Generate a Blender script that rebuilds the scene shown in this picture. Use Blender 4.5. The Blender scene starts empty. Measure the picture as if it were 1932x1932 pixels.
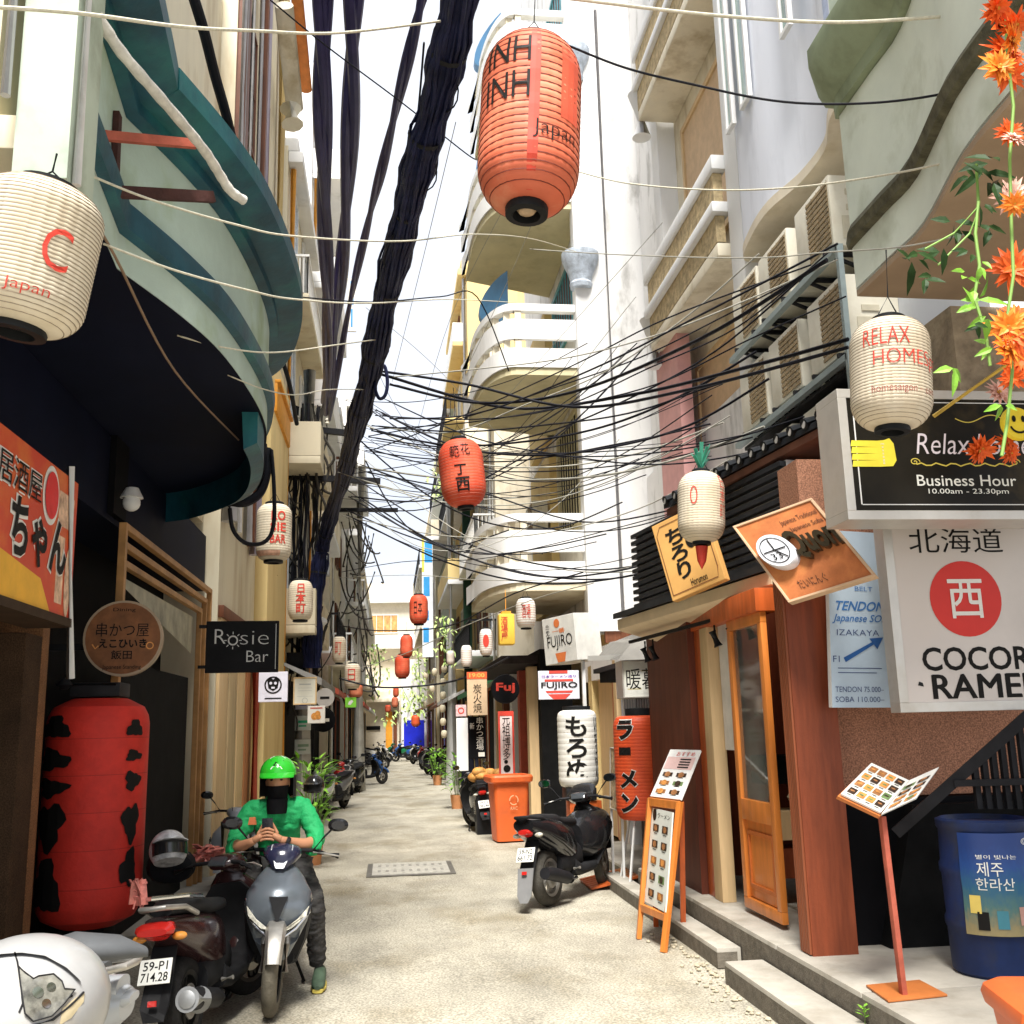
import bpy, bmesh, math, random
from mathutils import Vector, Matrix, Euler, noise as mnoise
R = math.radians
random.seed(7)
sc = bpy.context.scene
col = sc.collection
# ------------------------------------------------------------------ camera
EYE = 1.8
F = 1932.0
cam_d = Vector(((735-966)/F, -(1375-966)/F, -1)).normalized()      # the alley's direction seen by the camera
cam_z = Vector((1, .025, 0)).cross(cam_d)
if cam_z.y < 0: cam_z = -cam_z
cam_z.normalize()
cam_x = cam_d.cross(cam_z)
MC = Matrix((cam_x, cam_d, cam_z))
cd = bpy.data.cameras.new('camera'); cam = bpy.data.objects.new('camera', cd); col.objects.link(cam)
cd.lens = 36; cd.sensor_width = 36; cd.clip_end = 2000; cd.clip_start = .05
cam.matrix_world = Matrix.Translation((0, 0, EYE)) @ MC.to_4x4()
sc.camera = cam
# ------------------------------------------------------------------ sky, sun, exposure
SUN_EL, SUN_AZ = 60, 187
w = bpy.data.worlds.new('World'); sc.world = w; w.use_nodes = True
nt = w.node_tree; bg = nt.nodes['Background']
sky = nt.nodes.new('ShaderNodeTexSky'); sky.sky_type = 'NISHITA'; sky.sun_disc = False
sky.sun_elevation = R(SUN_EL); sky.sun_rotation = R(SUN_AZ); sky.dust_density = 3; sky.air_density = 1.0
tc = nt.nodes.new('ShaderNodeTexCoord'); nz = nt.nodes.new('ShaderNodeTexNoise')
nz.inputs['Scale'].default_value = 2.2; nz.inputs['Detail'].default_value = 5
rp = nt.nodes.new('ShaderNodeValToRGB'); rp.color_ramp.elements[0].position = .32; rp.color_ramp.elements[1].position = .62
rp.color_ramp.elements[0].color = (.72, .72, .72, 1); rp.color_ramp.elements[1].color = (1, 1, 1, 1)
mx = nt.nodes.new('ShaderNodeMixRGB'); mx.inputs[2].default_value = (7.2, 7.5, 8.2, 1)
nt.links.new(tc.outputs['Generated'], nz.inputs['Vector']); nt.links.new(nz.outputs['Fac'], rp.inputs['Fac'])
nt.links.new(rp.outputs['Color'], mx.inputs['Fac']); nt.links.new(sky.outputs['Color'], mx.inputs[1])
nt.links.new(mx.outputs['Color'], bg.inputs['Color']); bg.inputs['Strength'].default_value = .07
sl = bpy.data.lights.new('sun', 'SUN'); sl.energy = 4.2; sl.angle = R(20); sl.color = (1, .965, .91)
so = bpy.data.objects.new('sun', sl); col.objects.link(so)
so.rotation_euler = Euler((R(90-SUN_EL), 0, R(180-SUN_AZ)), 'XYZ')
sc.view_settings.view_transform = 'Standard'; sc.view_settings.look = 'None'
sc.view_settings.exposure = 1.2; sc.view_settings.gamma = 1
sc.cycles.max_bounces = 6; sc.cycles.diffuse_bounces = 4

# ------------------------------------------------------------------ pixel -> place
def ray(u, v): return MC @ Vector(((u-966)/F, -(v-966)/F, -1))
V = Vector
EYEP = Vector((0, 0, EYE))
def PY(u, v, Y): r = ray(u, v); return EYEP + r*(Y/r.y)
def PX(u, v, X): r = ray(u, v); return EYEP + r*(X/r.x)
def PZ(u, v, Z=0.): r = ray(u, v); return EYEP + r*((Z-EYE)/r.z)
def px(Y): return Y/F            # metres per pixel at depth Y (roughly)

# ------------------------------------------------------------------ materials
MATS = {}
def mat(name, c, rough=.65, metal=0., n=.12, ns=6., bump=.0, bs=None, stain=None, sa=.5, ss=1.5, stretch=(1,1,1), spec=None, emit=0, coat=0, trans=0, alpha=1, grain=0, gs=.45, sp=.5):
    if name in MATS: return MATS[name]
    m = bpy.data.materials.new(name); m.use_nodes = True; t = m.node_tree; b = t.nodes['Principled BSDF']
    MATS[name] = m
    b.inputs['Roughness'].default_value = rough; b.inputs['Metallic'].default_value = metal
    if spec is None: spec = .12 if max(c) < .06 and not coat and rough > .3 else .35
    b.inputs['Specular IOR Level'].default_value = spec
    if coat: b.inputs['Coat Weight'].default_value = coat; b.inputs['Coat Roughness'].default_value = .08
    if trans: b.inputs['Transmission Weight'].default_value = trans
    tc = t.nodes.new('ShaderNodeTexCoord')
    def noise(scale, det=6, st=(1,1,1)):
        mp = t.nodes.new('ShaderNodeMapping'); mp.inputs['Scale'].default_value = st
        t.links.new(tc.outputs['Object'], mp.inputs['Vector'])
        q = t.nodes.new('ShaderNodeTexNoise'); q.inputs['Scale'].default_value = scale; q.inputs['Detail'].default_value = det
        q.inputs['Roughness'].default_value = .62
        t.links.new(mp.outputs['Vector'], q.inputs['Vector']); return q
    def ramp(src, a, z, ca, cz):
        r = t.nodes.new('ShaderNodeValToRGB'); e = r.color_ramp.elements
        e[0].position = a; e[1].position = z; e[0].color = (*ca, 1); e[1].color = (*cz, 1)
        t.links.new(src, r.inputs['Fac']); return r.outputs['Color']
    lo = tuple(max(0, x*(1-n)) for x in c); hi = tuple(min(1, x*(1+n)) for x in c)
    q = noise(ns, st=stretch); out = ramp(q.outputs['Fac'], .3, .7, lo, hi)
    if stain:
        s = noise(ss, 8, (stretch if stretch != (1,1,1) else (1,1,1)))
        f = ramp(s.outputs['Fac'], sp, sp+.22, (0,0,0), (sa,sa,sa))
        mxx = t.nodes.new('ShaderNodeMixRGB'); t.links.new(f, mxx.inputs[0]); t.links.new(out, mxx.inputs[1])
        mxx.inputs[2].default_value = (*stain, 1); out = mxx.outputs[0]
    if grain:
        g = noise(grain, 2); f = ramp(g.outputs['Fac'], .35, .65, (1-gs,)*3, (1+gs*.7,)*3)
        mg = t.nodes.new('ShaderNodeMixRGB'); mg.blend_type = 'MULTIPLY'; mg.inputs[0].default_value = 1
        t.links.new(out, mg.inputs[1]); t.links.new(f, mg.inputs[2]); out = mg.outputs[0]
    t.links.new(out, b.inputs['Base Color'])
    if emit: t.links.new(out, b.inputs['Emission Color']); b.inputs['Emission Strength'].default_value = emit
    if bump:
        q2 = noise(bs or ns*4, 6); bp = t.nodes.new('ShaderNodeBump'); bp.inputs['Strength'].default_value = bump; bp.inputs['Distance'].default_value = .02
        t.links.new(q2.outputs['Fac'], bp.inputs['Height']); t.links.new(bp.outputs['Normal'], b.inputs['Normal'])
    return m

# ------------------------------------------------------------------ mesh builder
def frame_for(d):
    d = d.normalized(); a = Vector((0,0,1)) if abs(d.z) < .9 else Vector((1,0,0))
    x = d.cross(a).normalized(); return x, x.cross(d).normalized()
class MB:
    def __init__(s): s.v = []; s.f = []; s.mi = []; s.cur = 0; s.ch = []
    def add(s, vs, fs):
        o = len(s.v); s.ch.append((o, len(s.f))); s.v += [Vector(p) for p in vs]; s.f += [tuple(i+o for i in f) for f in fs]; s.mi += [s.cur]*len(fs); return s
    def box(s, c, d, rot=None):
        c = Vector(c); hx, hy, hz = d[0]/2, d[1]/2, d[2]/2
        vs = [Vector((x*hx, y*hy, z*hz)) for x in (-1,1) for y in (-1,1) for z in (-1,1)]
        if rot: m = Euler(rot).to_matrix(); vs = [m @ p for p in vs]
        return s.add([p+c for p in vs], [(0,1,3,2),(4,6,7,5),(0,4,5,1),(2,3,7,6),(0,2,6,4),(1,5,7,3)])
    def bb(s, x0, x1, y0, y1, z0, z1): return s.box(((x0+x1)/2,(y0+y1)/2,(z0+z1)/2), (abs(x1-x0),abs(y1-y0),abs(z1-z0)))
    def beam(s, a, b, wd, ht, up=None):
        a = Vector(a); b = Vector(b); d = (b-a).normalized(); up = Vector(up or (0,0,1))
        if abs(d.dot(up)) > .98: up = Vector((1,0,0))
        r = d.cross(up).normalized(); u = r.cross(d); vs = []
        for p in (a, b):
            for i, j in ((-1,-1),(1,-1),(1,1),(-1,1)): vs.append(p + r*(i*wd/2) + u*(j*ht/2))
        return s.add(vs, [(0,3,2,1),(4,5,6,7),(0,1,5,4),(1,2,6,5),(2,3,7,6),(3,0,4,7)])
    def rings(s, rs, cap=True, close=True):
        n = len(rs[0]); vs = [p for r in rs for p in r]; fs = []
        for i in range(len(rs)-1):
            for j in range(n if close else n-1):
                k = (j+1) % n; fs.append((i*n+j, i*n+k, (i+1)*n+k, (i+1)*n+j))
        if cap: fs.append(tuple(range(n-1,-1,-1))); fs.append(tuple((len(rs)-1)*n+j for j in range(n)))
        return s.add(vs, fs)
    def tube(s, pts, r, n=8, cap=True):
        pts = [Vector(p) for p in pts]; rs = []
        if not hasattr(r, '__len__'): r = [r]*len(pts)
        x = None
        for i, p in enumerate(pts):
            d = (pts[min(i+1,len(pts)-1)]-pts[max(i-1,0)])
            if d.length < 1e-9: d = Vector((0,0,1))
            d.normalize()
            if x is None: x, y = frame_for(d)
            else:
                x = (x - d*x.dot(d))
                x = x.normalized() if x.length > 1e-6 else frame_for(d)[0]
                y = d.cross(x)
            rs.append([p + x*(r[i]*math.cos(2*math.pi*k/n)) + y*(r[i]*math.sin(2*math.pi*k/n)) for k in range(n)])
        return s.rings(rs, cap)
    def cyl(s, a, b, r0, r1=None, n=16): return s.tube([a, b], [r0, r0 if r1 is None else r1], n)
    def lathe(s, prof, n=32, c=(0,0,0), ax=None, cap=True):
        c = Vector(c); rs = []
        q = Vector((0,0,1)).rotation_difference(Vector(ax)).to_matrix() if ax else None
        for r, z in prof:
            ring = [Vector((r*math.cos(2*math.pi*k/n), r*math.sin(2*math.pi*k/n), z)) for k in range(n)]
            if q: ring = [q @ p for p in ring]
            rs.append([p+c for p in ring])
        return s.rings(rs, cap)
    def prism(s, poly, depth):           # poly: list of Vector (planar, ccw from +n side); depth: vector pushed back
        n = len(poly); d = Vector(depth); vs = [Vector(p) for p in poly] + [Vector(p)+d for p in poly]
        fs = [tuple(range(n)), tuple(range(2*n-1, n-1, -1))] + [(j, n+j, n+(j+1)%n, (j+1)%n) for j in range(n)]
        return s.add(vs, fs)
    def loft(s, secs, n=16, ex=2.6, cap=True):   # sections: (y, z, halfwidth, halfheight[, tilt about x]) in a plane facing y
        rs = []
        for sec in secs:
            y, z, a, b = sec[:4]; t = sec[4] if len(sec) > 4 else 0; x0 = sec[5] if len(sec) > 5 else 0; ring = []
            for k in range(n):
                th = 2*math.pi*k/n; cs, sn = math.cos(th), math.sin(th)
                X = a*math.copysign(abs(cs)**(2/ex), cs); Z = b*math.copysign(abs(sn)**(2/ex), sn)
                ring.append(Vector((x0+X, y - Z*math.sin(t), z + Z*math.cos(t))))
            rs.append(ring)
        return s.rings(rs, cap)
    def ball(s, c, r, n=14, m=9):
        c = Vector(c); r = (r,r,r) if not hasattr(r,'__len__') else r
        rs = [[c + Vector((r[0]*math.sin(t)*math.cos(2*math.pi*k/n), r[1]*math.sin(t)*math.sin(2*math.pi*k/n), r[2]*math.cos(t))) for k in range(n)]
              for t in [math.pi*(i+.02)/(m+.04) for i in range(m+1)]]
        return s.rings(rs)
    def each(s, name, m, parent=None, **kw):      # every added piece becomes an object of its own
        out = []
        for i, (v0, f0) in enumerate(s.ch):
            v1, f1 = s.ch[i+1] if i+1 < len(s.ch) else (len(s.v), len(s.f))
            q = MB(); q.add(s.v[v0:v1], [tuple(k-v0 for k in f) for f in s.f[f0:f1]]); out.append(q.build(name, m, parent, **kw))
        return out
    def xf(s, mtx): s.v = [mtx @ p for p in s.v]; return s
    def join(s, o, mtx=None):
        return s.add([mtx @ p for p in o.v] if mtx else o.v, o.f)
    def build(s, name, m, parent=None, smooth=True, bevel=0, angle=35, **tags):
        me = bpy.data.meshes.new(name); me.from_pydata([tuple(p) for p in s.v], [], s.f); me.validate()
        for x in (m if isinstance(m, (list, tuple)) else [m]): me.materials.append(x)
        if isinstance(m, (list, tuple)) and len(me.polygons) == len(s.mi):
            for p, i in zip(me.polygons, s.mi): p.material_index = i
        bm = bmesh.new(); bm.from_mesh(me)
        bmesh.ops.recalc_face_normals(bm, faces=bm.faces)
        if bevel:
            es = [e for e in bm.edges if len(e.link_faces) == 2 and e.calc_face_angle(0) > R(40)]
            bmesh.ops.bevel(bm, geom=es, offset=bevel, segments=2, profile=.6, affect='EDGES', clamp_overlap=True)
        bm.to_mesh(me); bm.free()
        if smooth:
            me.polygons.foreach_set('use_smooth', [True]*len(me.polygons)); me.set_sharp_from_angle(angle=R(angle))
        o = bpy.data.objects.new(name, me); col.objects.link(o)
        if parent: o.parent = parent
        for k, v in tags.items(): o[k] = v
        return o
def tag(o, label, cat, group=None):
    o['label'] = label; o['category'] = cat
    if group: o['group'] = group
    return o
def thing(name, label, cat, loc=(0,0,0), rz=0, group=None):
    o = bpy.data.objects.new(name, None); col.objects.link(o); o.empty_display_size = .1
    o.location = loc; o.rotation_euler = (0, 0, rz); return tag(o, label, cat, group)
def kids(o): return [c for c in bpy.data.objects if c.parent == o]
def copy_tree(o, parent=None):
    ch = kids(o); c = o.copy(); col.objects.link(c)
    if parent: c.parent = parent
    for k in ch: copy_tree(k, c)
    return c

# ------------------------------------------------------------------ lettering (built-in font) as flat meshes
_tx = {}
def text_geo(body, off=0., vertical=False, spacing=1.0):
    key = (body, off, vertical, spacing)
    if key in _tx: return _tx[key]
    c = bpy.data.curves.new('lettering', 'FONT'); c.offset = off; c.resolution_u = 3; c.space_character = spacing
    c.body = '\n'.join(body) if vertical else body
    if vertical: c.align_x = 'CENTER'; c.space_line = .92*spacing
    o = bpy.data.objects.new('lettering', c); col.objects.link(o)
    dg = bpy.context.evaluated_depsgraph_get(); dg.update()
    me = bpy.data.meshes.new_from_object(o.evaluated_get(dg))
    vs = [v.co.copy() for v in me.vertices]; fs = [tuple(p.vertices) for p in me.polygons]
    bpy.data.objects.remove(o); bpy.data.curves.remove(c); bpy.data.meshes.remove(me)
    x0 = min(p.x for p in vs); x1 = max(p.x for p in vs); y0 = min(p.y for p in vs); y1 = max(p.y for p in vs)
    vs = [((p.x-x0)/(x1-x0), (p.y-y0)/(y1-y0)) for p in vs]
    _tx[key] = (vs, fs, (x1-x0)/(y1-y0)); return _tx[key]
class Plane:
    """A sign face: o = lower left corner, r/u = unit right/up, n = towards the viewer, w/h in metres."""
    def __init__(s, o, r, u, w, h): s.o = Vector(o); s.r = Vector(r).normalized(); s.u = Vector(u).normalized(); s.n = s.r.cross(s.u).normalized(); s.w = w; s.h = h
    def P(s, x, y, d=0.): return s.o + s.r*(x*s.w) + s.u*(y*s.h) + s.n*d
    def text(s, mb, body, x0, y0, x1, y1, d=.004, off=.0, keep=False, vertical=False, slant=0, spacing=1.):
        vs, fs, asp = text_geo(body, off, vertical, spacing)
        if keep:                       # keep the letters' own aspect inside the box
            W = (x1-x0)*s.w; Hh = (y1-y0)*s.h
            if W/Hh > asp: nw = Hh*asp/s.w; xm = (x0+x1)/2; x0, x1 = xm-nw/2, xm+nw/2
            else: nh = W/asp/s.h; ym = (y0+y1)/2; y0, y1 = ym-nh/2, ym+nh/2
        mb.add([s.P(x0+(x1-x0)*(a+slant*b), y0+(y1-y0)*b, d) for a, b in vs], fs); return mb
    def rect(s, mb, x0, y0, x1, y1, d=.002): return mb.add([s.P(x0,y0,d), s.P(x1,y0,d), s.P(x1,y1,d), s.P(x0,y1,d)], [(0,1,2,3)])
    def poly(s, mb, pts, d=.002): return mb.add([s.P(x,y,d) for x, y in pts], [tuple(range(len(pts)))])
    def disc(s, mb, cx, cy, r, d=.002, n=40, r2=0, ar=1):
        k = s.w/s.h
        o = [(cx + r*math.cos(2*math.pi*i/n), cy + r*k*ar*math.sin(2*math.pi*i/n)) for i in range(n)]
        if not r2: return s.poly(mb, o, d)
        q = [(cx + r2*math.cos(2*math.pi*i/n), cy + r2*k*ar*math.sin(2*math.pi*i/n)) for i in range(n)]
        return mb.add([s.P(x,y,d) for x, y in o+q], [(i, (i+1)%n, n+(i+1)%n, n+i) for i in range(n)])
    def stroke(s, mb, pts, wd, d=.003):     # a brush line through points, width in metres
        P = [s.P(x,y,d) for x, y in pts]; vs = []; fs = []
        for i, p in enumerate(P):
            t = (P[min(i+1,len(P)-1)]-P[max(i-1,0)]).normalized(); nn = s.n.cross(t)
            ww = wd[i] if hasattr(wd,'__len__') else wd
            vs += [p+nn*ww/2, p-nn*ww/2]
        for i in range(len(P)-1): fs.append((2*i, 2*i+1, 2*i+3, 2*i+2))
        return mb.add(vs, fs)
    def slab(s, mb, t, x0=0, y0=0, x1=1, y1=1, d=0): return mb.prism([s.P(x0,y0,d), s.P(x1,y0,d), s.P(x1,y1,d), s.P(x0,y1,d)], -s.n*t)
    def border(s, mb, wd, t, out=.01):      # a raised frame round the face, width wd metres
        a = wd/s.w; b = wd/s.h
        for q in ((0,0,1,b),(0,1-b,1,1),(0,b,a,1-b),(1-a,b,1,1-b)): s.slab(mb, t, *q, d=out)
        return mb
def xplane(X, Y0, Y1, z0, z1, side):
    """A face on the plane X: side=+1 the left-hand walls facing +X, -1 the right-hand walls facing -X."""
    return Plane((X, Y0, z0), (0,1,0), (0,0,1), Y1-Y0, z1-z0) if side > 0 else Plane((X, Y1, z0), (0,-1,0), (0,0,1), Y1-Y0, z1-z0)
def yplane(Y, X0, X1, z0, z1, yaw=0):
    r = Vector((math.cos(yaw), math.sin(yaw), 0)); return Plane((X0, Y, z0), r, (0,0,1), X1-X0, z1-z0)
def curly(n=30, amp=1., turns=1.6):
    return [((amp*(1-i/n))*math.cos(turns*2*math.pi*i/n), (amp*(1-i/n))*math.sin(turns*2*math.pi*i/n)) for i in range(n)]
# ================================================================== materials of the setting
m_road = mat('concrete_road', (.4,.37,.295), .82, n=.26, ns=1.6, bump=.45, bs=80, stain=(.2,.16,.085), sa=.8, ss=.9, stretch=(1,.6,1), grain=58, gs=.42)
m_slab = mat('stone_slab', (.44,.41,.35), .8, n=.15, ns=3, bump=.25, stain=(.2,.17,.12), sa=.6, ss=2)
m_slabdark = mat('stone_riser', (.16,.14,.11), .85, n=.3, ns=12, bump=.4)
m_mint = mat('mint_plaster', (.5,.62,.54), .8, n=.12, ns=1.6, bump=.2, bs=18, stain=(.3,.4,.17), sa=.8, ss=1.3)
m_mint2 = mat('pale_mint_plaster', (.52,.6,.5), .85, n=.1, ns=1.5, bump=.12, stain=(.2,.22,.15), sa=.7, ss=2.2)
m_teal = mat('teal_paint', (.008,.065,.095), .5, n=.45, ns=2.5, bump=.2, bs=14, stain=(.02,.17,.16), sa=.8, ss=1.4)
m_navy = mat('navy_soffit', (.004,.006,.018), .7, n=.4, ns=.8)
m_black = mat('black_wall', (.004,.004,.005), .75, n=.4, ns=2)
m_brownwall = mat('speckled_brown_wall', (.05,.028,.015), .8, n=.35, ns=3, bump=.3, bs=90, grain=120)
m_cream = mat('cream_plaster', (.72,.65,.48), .85, n=.1, ns=1.3, stain=(.4,.27,.12), sa=.6, ss=1.6, stretch=(1,1,.25))
m_yellow = mat('yellow_plaster', (.72,.55,.25), .85, n=.1, ns=1.5, stain=(.42,.25,.08), sa=.6, ss=1.5, stretch=(1,1,.25))
m_white = mat('white_plaster', (.78,.78,.77), .8, n=.06, ns=1.4, stain=(.25,.24,.2), sa=.5, ss=1.4, stretch=(1,1,.25), sp=.55, bump=.05)
m_whitedirty = mat('stained_white_wall', (.77,.76,.74), .85, n=.05, ns=2, stain=(.16,.15,.12), sa=.75, ss=2.4, stretch=(1,1,.35), bump=.15, sp=.53)
m_bluewhite = mat('pale_blue_render', (.76,.79,.87), .75, n=.06, ns=1, stain=(.4,.42,.48), sa=.5, ss=1.6, stretch=(1,1,.3), sp=.54)
m_tan = mat('tan_plaster', (.78,.71,.56), .85, n=.12, ns=1.2, stain=(.35,.26,.12), sa=.7, ss=2, stretch=(1,1,.4))
m_tanpat = mat('tan_relief', (.5,.39,.22), .85, n=.4, ns=9, bump=.8, bs=16)
m_soffit = mat('olive_soffit', (.6,.54,.34), .85, n=.12, ns=1.4, stain=(.3,.26,.12), sa=.5, ss=1.5)
m_brown = mat('brown_wood', (.14,.045,.018), .55, n=.35, ns=3, stretch=(6,6,.5), bump=.15)
m_redwood = mat('red_brown_wood', (.2,.045,.016), .5, n=.3, ns=3, stretch=(6,6,.5), bump=.15)
m_orange = mat('orange_wood', (.62,.2,.035), .45, n=.2, ns=2.5, stretch=(5,5,.6), bump=.1, coat=.2)
m_orangered = mat('varnished_red_wood', (.5,.1,.02), .4, n=.25, ns=2.5, stretch=(5,5,.6), bump=.1, coat=.2)
m_palewood = mat('pale_wood', (.66,.47,.25), .6, n=.12, ns=3, stretch=(5,5,.5))
m_pinkwall = mat('rust_pink_wall', (.42,.2,.12), .85, n=.14, ns=2.5, bump=.25, bs=70, grain=90)
m_metal = mat('grey_metal', (.42,.43,.43), .45, .6, n=.15, ns=6)
m_dkmetal = mat('dark_metal', (.02,.02,.022), .5, .3, n=.3)
m_whitemetal = mat('white_metal', (.76,.76,.74), .45, n=.05, stain=(.45,.4,.3), sa=.4, ss=4)
m_creamplastic = mat('cream_plastic', (.74,.7,.58), .5, n=.05, ns=4, stain=(.5,.42,.28), sa=.4, ss=3)
m_grille = mat('bronze_grille', (.3,.22,.12), .6, n=.3, ns=10)
m_glass = mat('window_glass', (.1,.14,.15), .08, n=.3, ns=1.2, spec=.8)
m_glassgreen = mat('green_glass', (.18,.28,.25), .1, n=.3, ns=1.5, spec=.8)
m_glassblue = mat('pale_blue_glass', (.34,.45,.58), .12, n=.2, ns=1, spec=.8)
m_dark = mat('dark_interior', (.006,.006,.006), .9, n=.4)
m_rust = mat('rust_paint', (.42,.1,.06), .7, n=.25, ns=8, bump=.2)
m_pipegrey = mat('grey_pipe', (.5,.49,.5), .5, n=.12)
m_pipewhite = mat('white_pipe', (.78,.77,.75), .5, n=.08, stain=(.4,.36,.3), sa=.5, ss=5)
m_redpipe = mat('red_pipe', (.5,.09,.05), .5, n=.2, ns=4, stain=(.25,.08,.04), sa=.6, ss=3)
m_tile = mat('black_roof_tile', (.022,.024,.027), .4, n=.3, ns=6)
m_bluebalc = mat('blue_panel', (.07,.2,.36), .5, n=.2, ns=2)
m_stone = mat('rough_stone', (.36,.29,.2), .9, n=.35, ns=7, bump=1., bs=14)
m_pole = mat('concrete_pole', (.42,.4,.35), .9, n=.15, ns=3, stain=(.2,.18,.14), sa=.6, ss=2.5, bump=.2)
m_blue = mat('blue_tarp', (.01,.02,.5), .5, n=.2, ns=2)
m_orangepaint = mat('orange_paint', (.75,.32,.03), .6, n=.15)
m_terracotta = mat('terracotta', (.55,.24,.1), .8, n=.2)

# ================================================================== ground
def grid(x0,x1,y0,y1,nx,ny,z=0.,amp=0.):
    mb = MB(); rnd = random.Random(3); vs = []
    for j in range(ny+1):
        for i in range(nx+1): vs.append((x0+(x1-x0)*i/nx, y0+(y1-y0)*j/ny, z - abs(rnd.gauss(0,amp))))
    fs = [(j*(nx+1)+i, j*(nx+1)+i+1, (j+1)*(nx+1)+i+1, (j+1)*(nx+1)+i) for j in range(ny) for i in range(nx)]
    return mb.add(vs, fs)
grid(-60,60,-30,160,20,20).build('ground', mat('earth',(.2,.19,.17),.9), kind='structure').location.z = -.03
grid(-3.2,5.2,-6,71,30,200,0.,.004).build('road', m_road, kind='structure')
mh = thing('manhole_cover', 'rectangular steel manhole cover set in the pale road in mid alley', 'manhole', (.27,14.1,0))
g = MB().bb(-.56,.56,-.62,.62,.001,.012); g.build('rim', mat('worn_steel',(.16,.15,.13),.6,.4,n=.3,ns=10), mh, bevel=.003)
g = MB().bb(-.49,.49,-.55,.55,.012,.02)
for i in range(-4,5): g.bb(i*.1-.03, i*.1+.03, -.48,-.40,.02,.026); g.bb(i*.1-.03, i*.1+.03, .40,.48,.02,.026); g.bb(i*.1-.015,i*.1+.015,-.1,.1,.02,.026)
mh2 = MB()
for i in range(-4,5):
    for y in (-.3,-.2,.2,.3): mh2.bb(i*.1-.02,i*.1+.02,y-.012,y+.012,.0205,.0212)
mh2.build('slot_pattern', m_dark, mh, smooth=False)
g.build('lid', mat('pale_steel',(.5,.48,.42),.6,.3,n=.2,ns=14,bump=.3), mh, smooth=False)

# right-hand steps: long low tread, raised platform, loose near slab
def slabrun(name, x0, x1, ys, z0, z1, label, cat='step'):
    t = thing(name, label, cat, (x0, ys[0], z0))
    for i in range(len(ys)-1):
        MB().bb(0, x1-x0, ys[i]-ys[0]+.006, ys[i+1]-ys[0]-.006, 0, z1-z0).build('slab', m_slab, t, bevel=.012)
    MB().bb(.012, x1-x0-.02, 0, ys[-1]-ys[0], .0, z1-z0-.03).build('riser', m_slabdark, t, smooth=False).location.x = -.0125
    return t
slabrun('stone_step', 2.62, 5.4, (3.2,4.7,5.9,7.2,9.2,11.2), 0, .29, 'raised stone platform under the wooden sliding door and menu stands')
slabrun('kerb_step', 2.42, 2.607, (7.9,9.1,10.6,12.1), 0, .14, 'low grey stone tread along the foot of the wooden door')
slabrun('kerb_step', 2.33, 2.607, (3.0,5.4,7.45), 0, .15, 'loose pale stone kerb slab beside the menu stand with open book')
mb = MB(); rnd = random.Random(9)
for i in range(150):
    y = rnd.uniform(5.2,9.2); x = 2.30 - abs(rnd.gauss(0,.09)) - (.0 if y < 7.6 else -.08); s_ = rnd.uniform(.008,.022)
    mb.ball((x, y, s_*.4), (s_, s_*rnd.uniform(.7,1.3), s_*.6), 6, 4)
mb.build('gravel', mat('gravel_stone',(.42,.37,.27),.9,n=.3,ns=20), kind='stuff')
# step at the far right (in front of the ramen shop) and left tiled step
slabrun('shop_step', 2.75, 4.4, (11.3,13.0,15.2), 0, .13, 'wide cream tiled step in front of the red ramen lantern')
wr = thing('wooden_ramp', 'small slatted wooden ramp behind the orange framed menu board', 'ramp', (2.5,11.75,0))
g = MB()
for i in range(6): g.beam((-.3,i*.12,.02),(.25,i*.12,.13),.1,.025)
g.each('slat', m_orangered, wr, smooth=False)
slabrun('tiled_step', -3.0, -1.83, (9.4,11.0,12.6,14.4), 0, .16, 'cream tiled step in front of the dark shop doorway on the left')

# ================================================================== helpers for buildings
def sweep(mb, plan, prof, cap=False):
    """plan: list of (x,y); prof: closed list of (out, z); out is measured to the left-hand side's street (+normal)"""
    n = len(plan); rs = []
    for i in range(n):
        a = Vector(plan[max(i-1,0)]); b = Vector(plan[min(i+1,n-1)]); t = (b-a).normalized(); nn = Vector((t.y, -t.x))
        rs.append([Vector((plan[i][0]+nn.x*o, plan[i][1]+nn.y*o, z)) for o, z in prof])
    return mb.rings(rs, True)
def smoothplan(pts, k=6):
    out = []
    for i in range(len(pts)-1):
        p0 = Vector(pts[max(i-1,0)]); p1 = Vector(pts[i]); p2 = Vector(pts[i+1]); p3 = Vector(pts[min(i+2,len(pts)-1)])
        for j in range(k):
            t = j/k; out.append(tuple(.5*((2*p1)+(p2-p0)*t+(2*p0-5*p1+4*p2-p3)*t*t+(3*p1-p0-3*p2+p3)*t**3)))
    return out+[tuple(pts[-1])]
def window(par, pl, x0, y0, x1, y1, fm, gm, bars=(1,1), depth=.06, fw=.05, name='window'):
    """a window on face pl: frame (part) with its pane (sub-part); x/y in metres on the face"""
    q = Plane(pl.P(x0/pl.w, y0/pl.h), pl.r, pl.u, x1-x0, y1-y0)
    g = q.border(MB(), fw, .05, depth)
    for i in range(1,bars[0]): q.slab(g, .03, i/bars[0]-fw*.3/q.w, fw/q.h, i/bars[0]+fw*.3/q.w, 1-fw/q.h, depth-.008)
    for i in range(1,bars[1]): q.slab(g, .02, fw/q.w, i/bars[1]-fw*.3/q.h, 1-fw/q.w, i/bars[1]+fw*.3/q.h, depth-.014)
    f = g.build(name, fm, par, smooth=False)
    q.slab(MB(), .02, .02,.02,.98,.98, depth-.025).build('pane', gm, f, smooth=False)
    return f
def building(name, label, side, X, Y0, Y1, z0, z1, m, depth=5, cat='building'):
    t = thing(name, label, cat, (X, (Y0+Y1)/2, z0))
    mb = MB().bb(X, X-side*depth, Y0, Y1, z0, z1); 
    o = mb.build('wall', m, t, smooth=False); o.matrix_parent_inverse = Matrix.Translation(t.location).inverted()
    return t, xplane(X, Y0, Y1, z0, z1, side)
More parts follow.
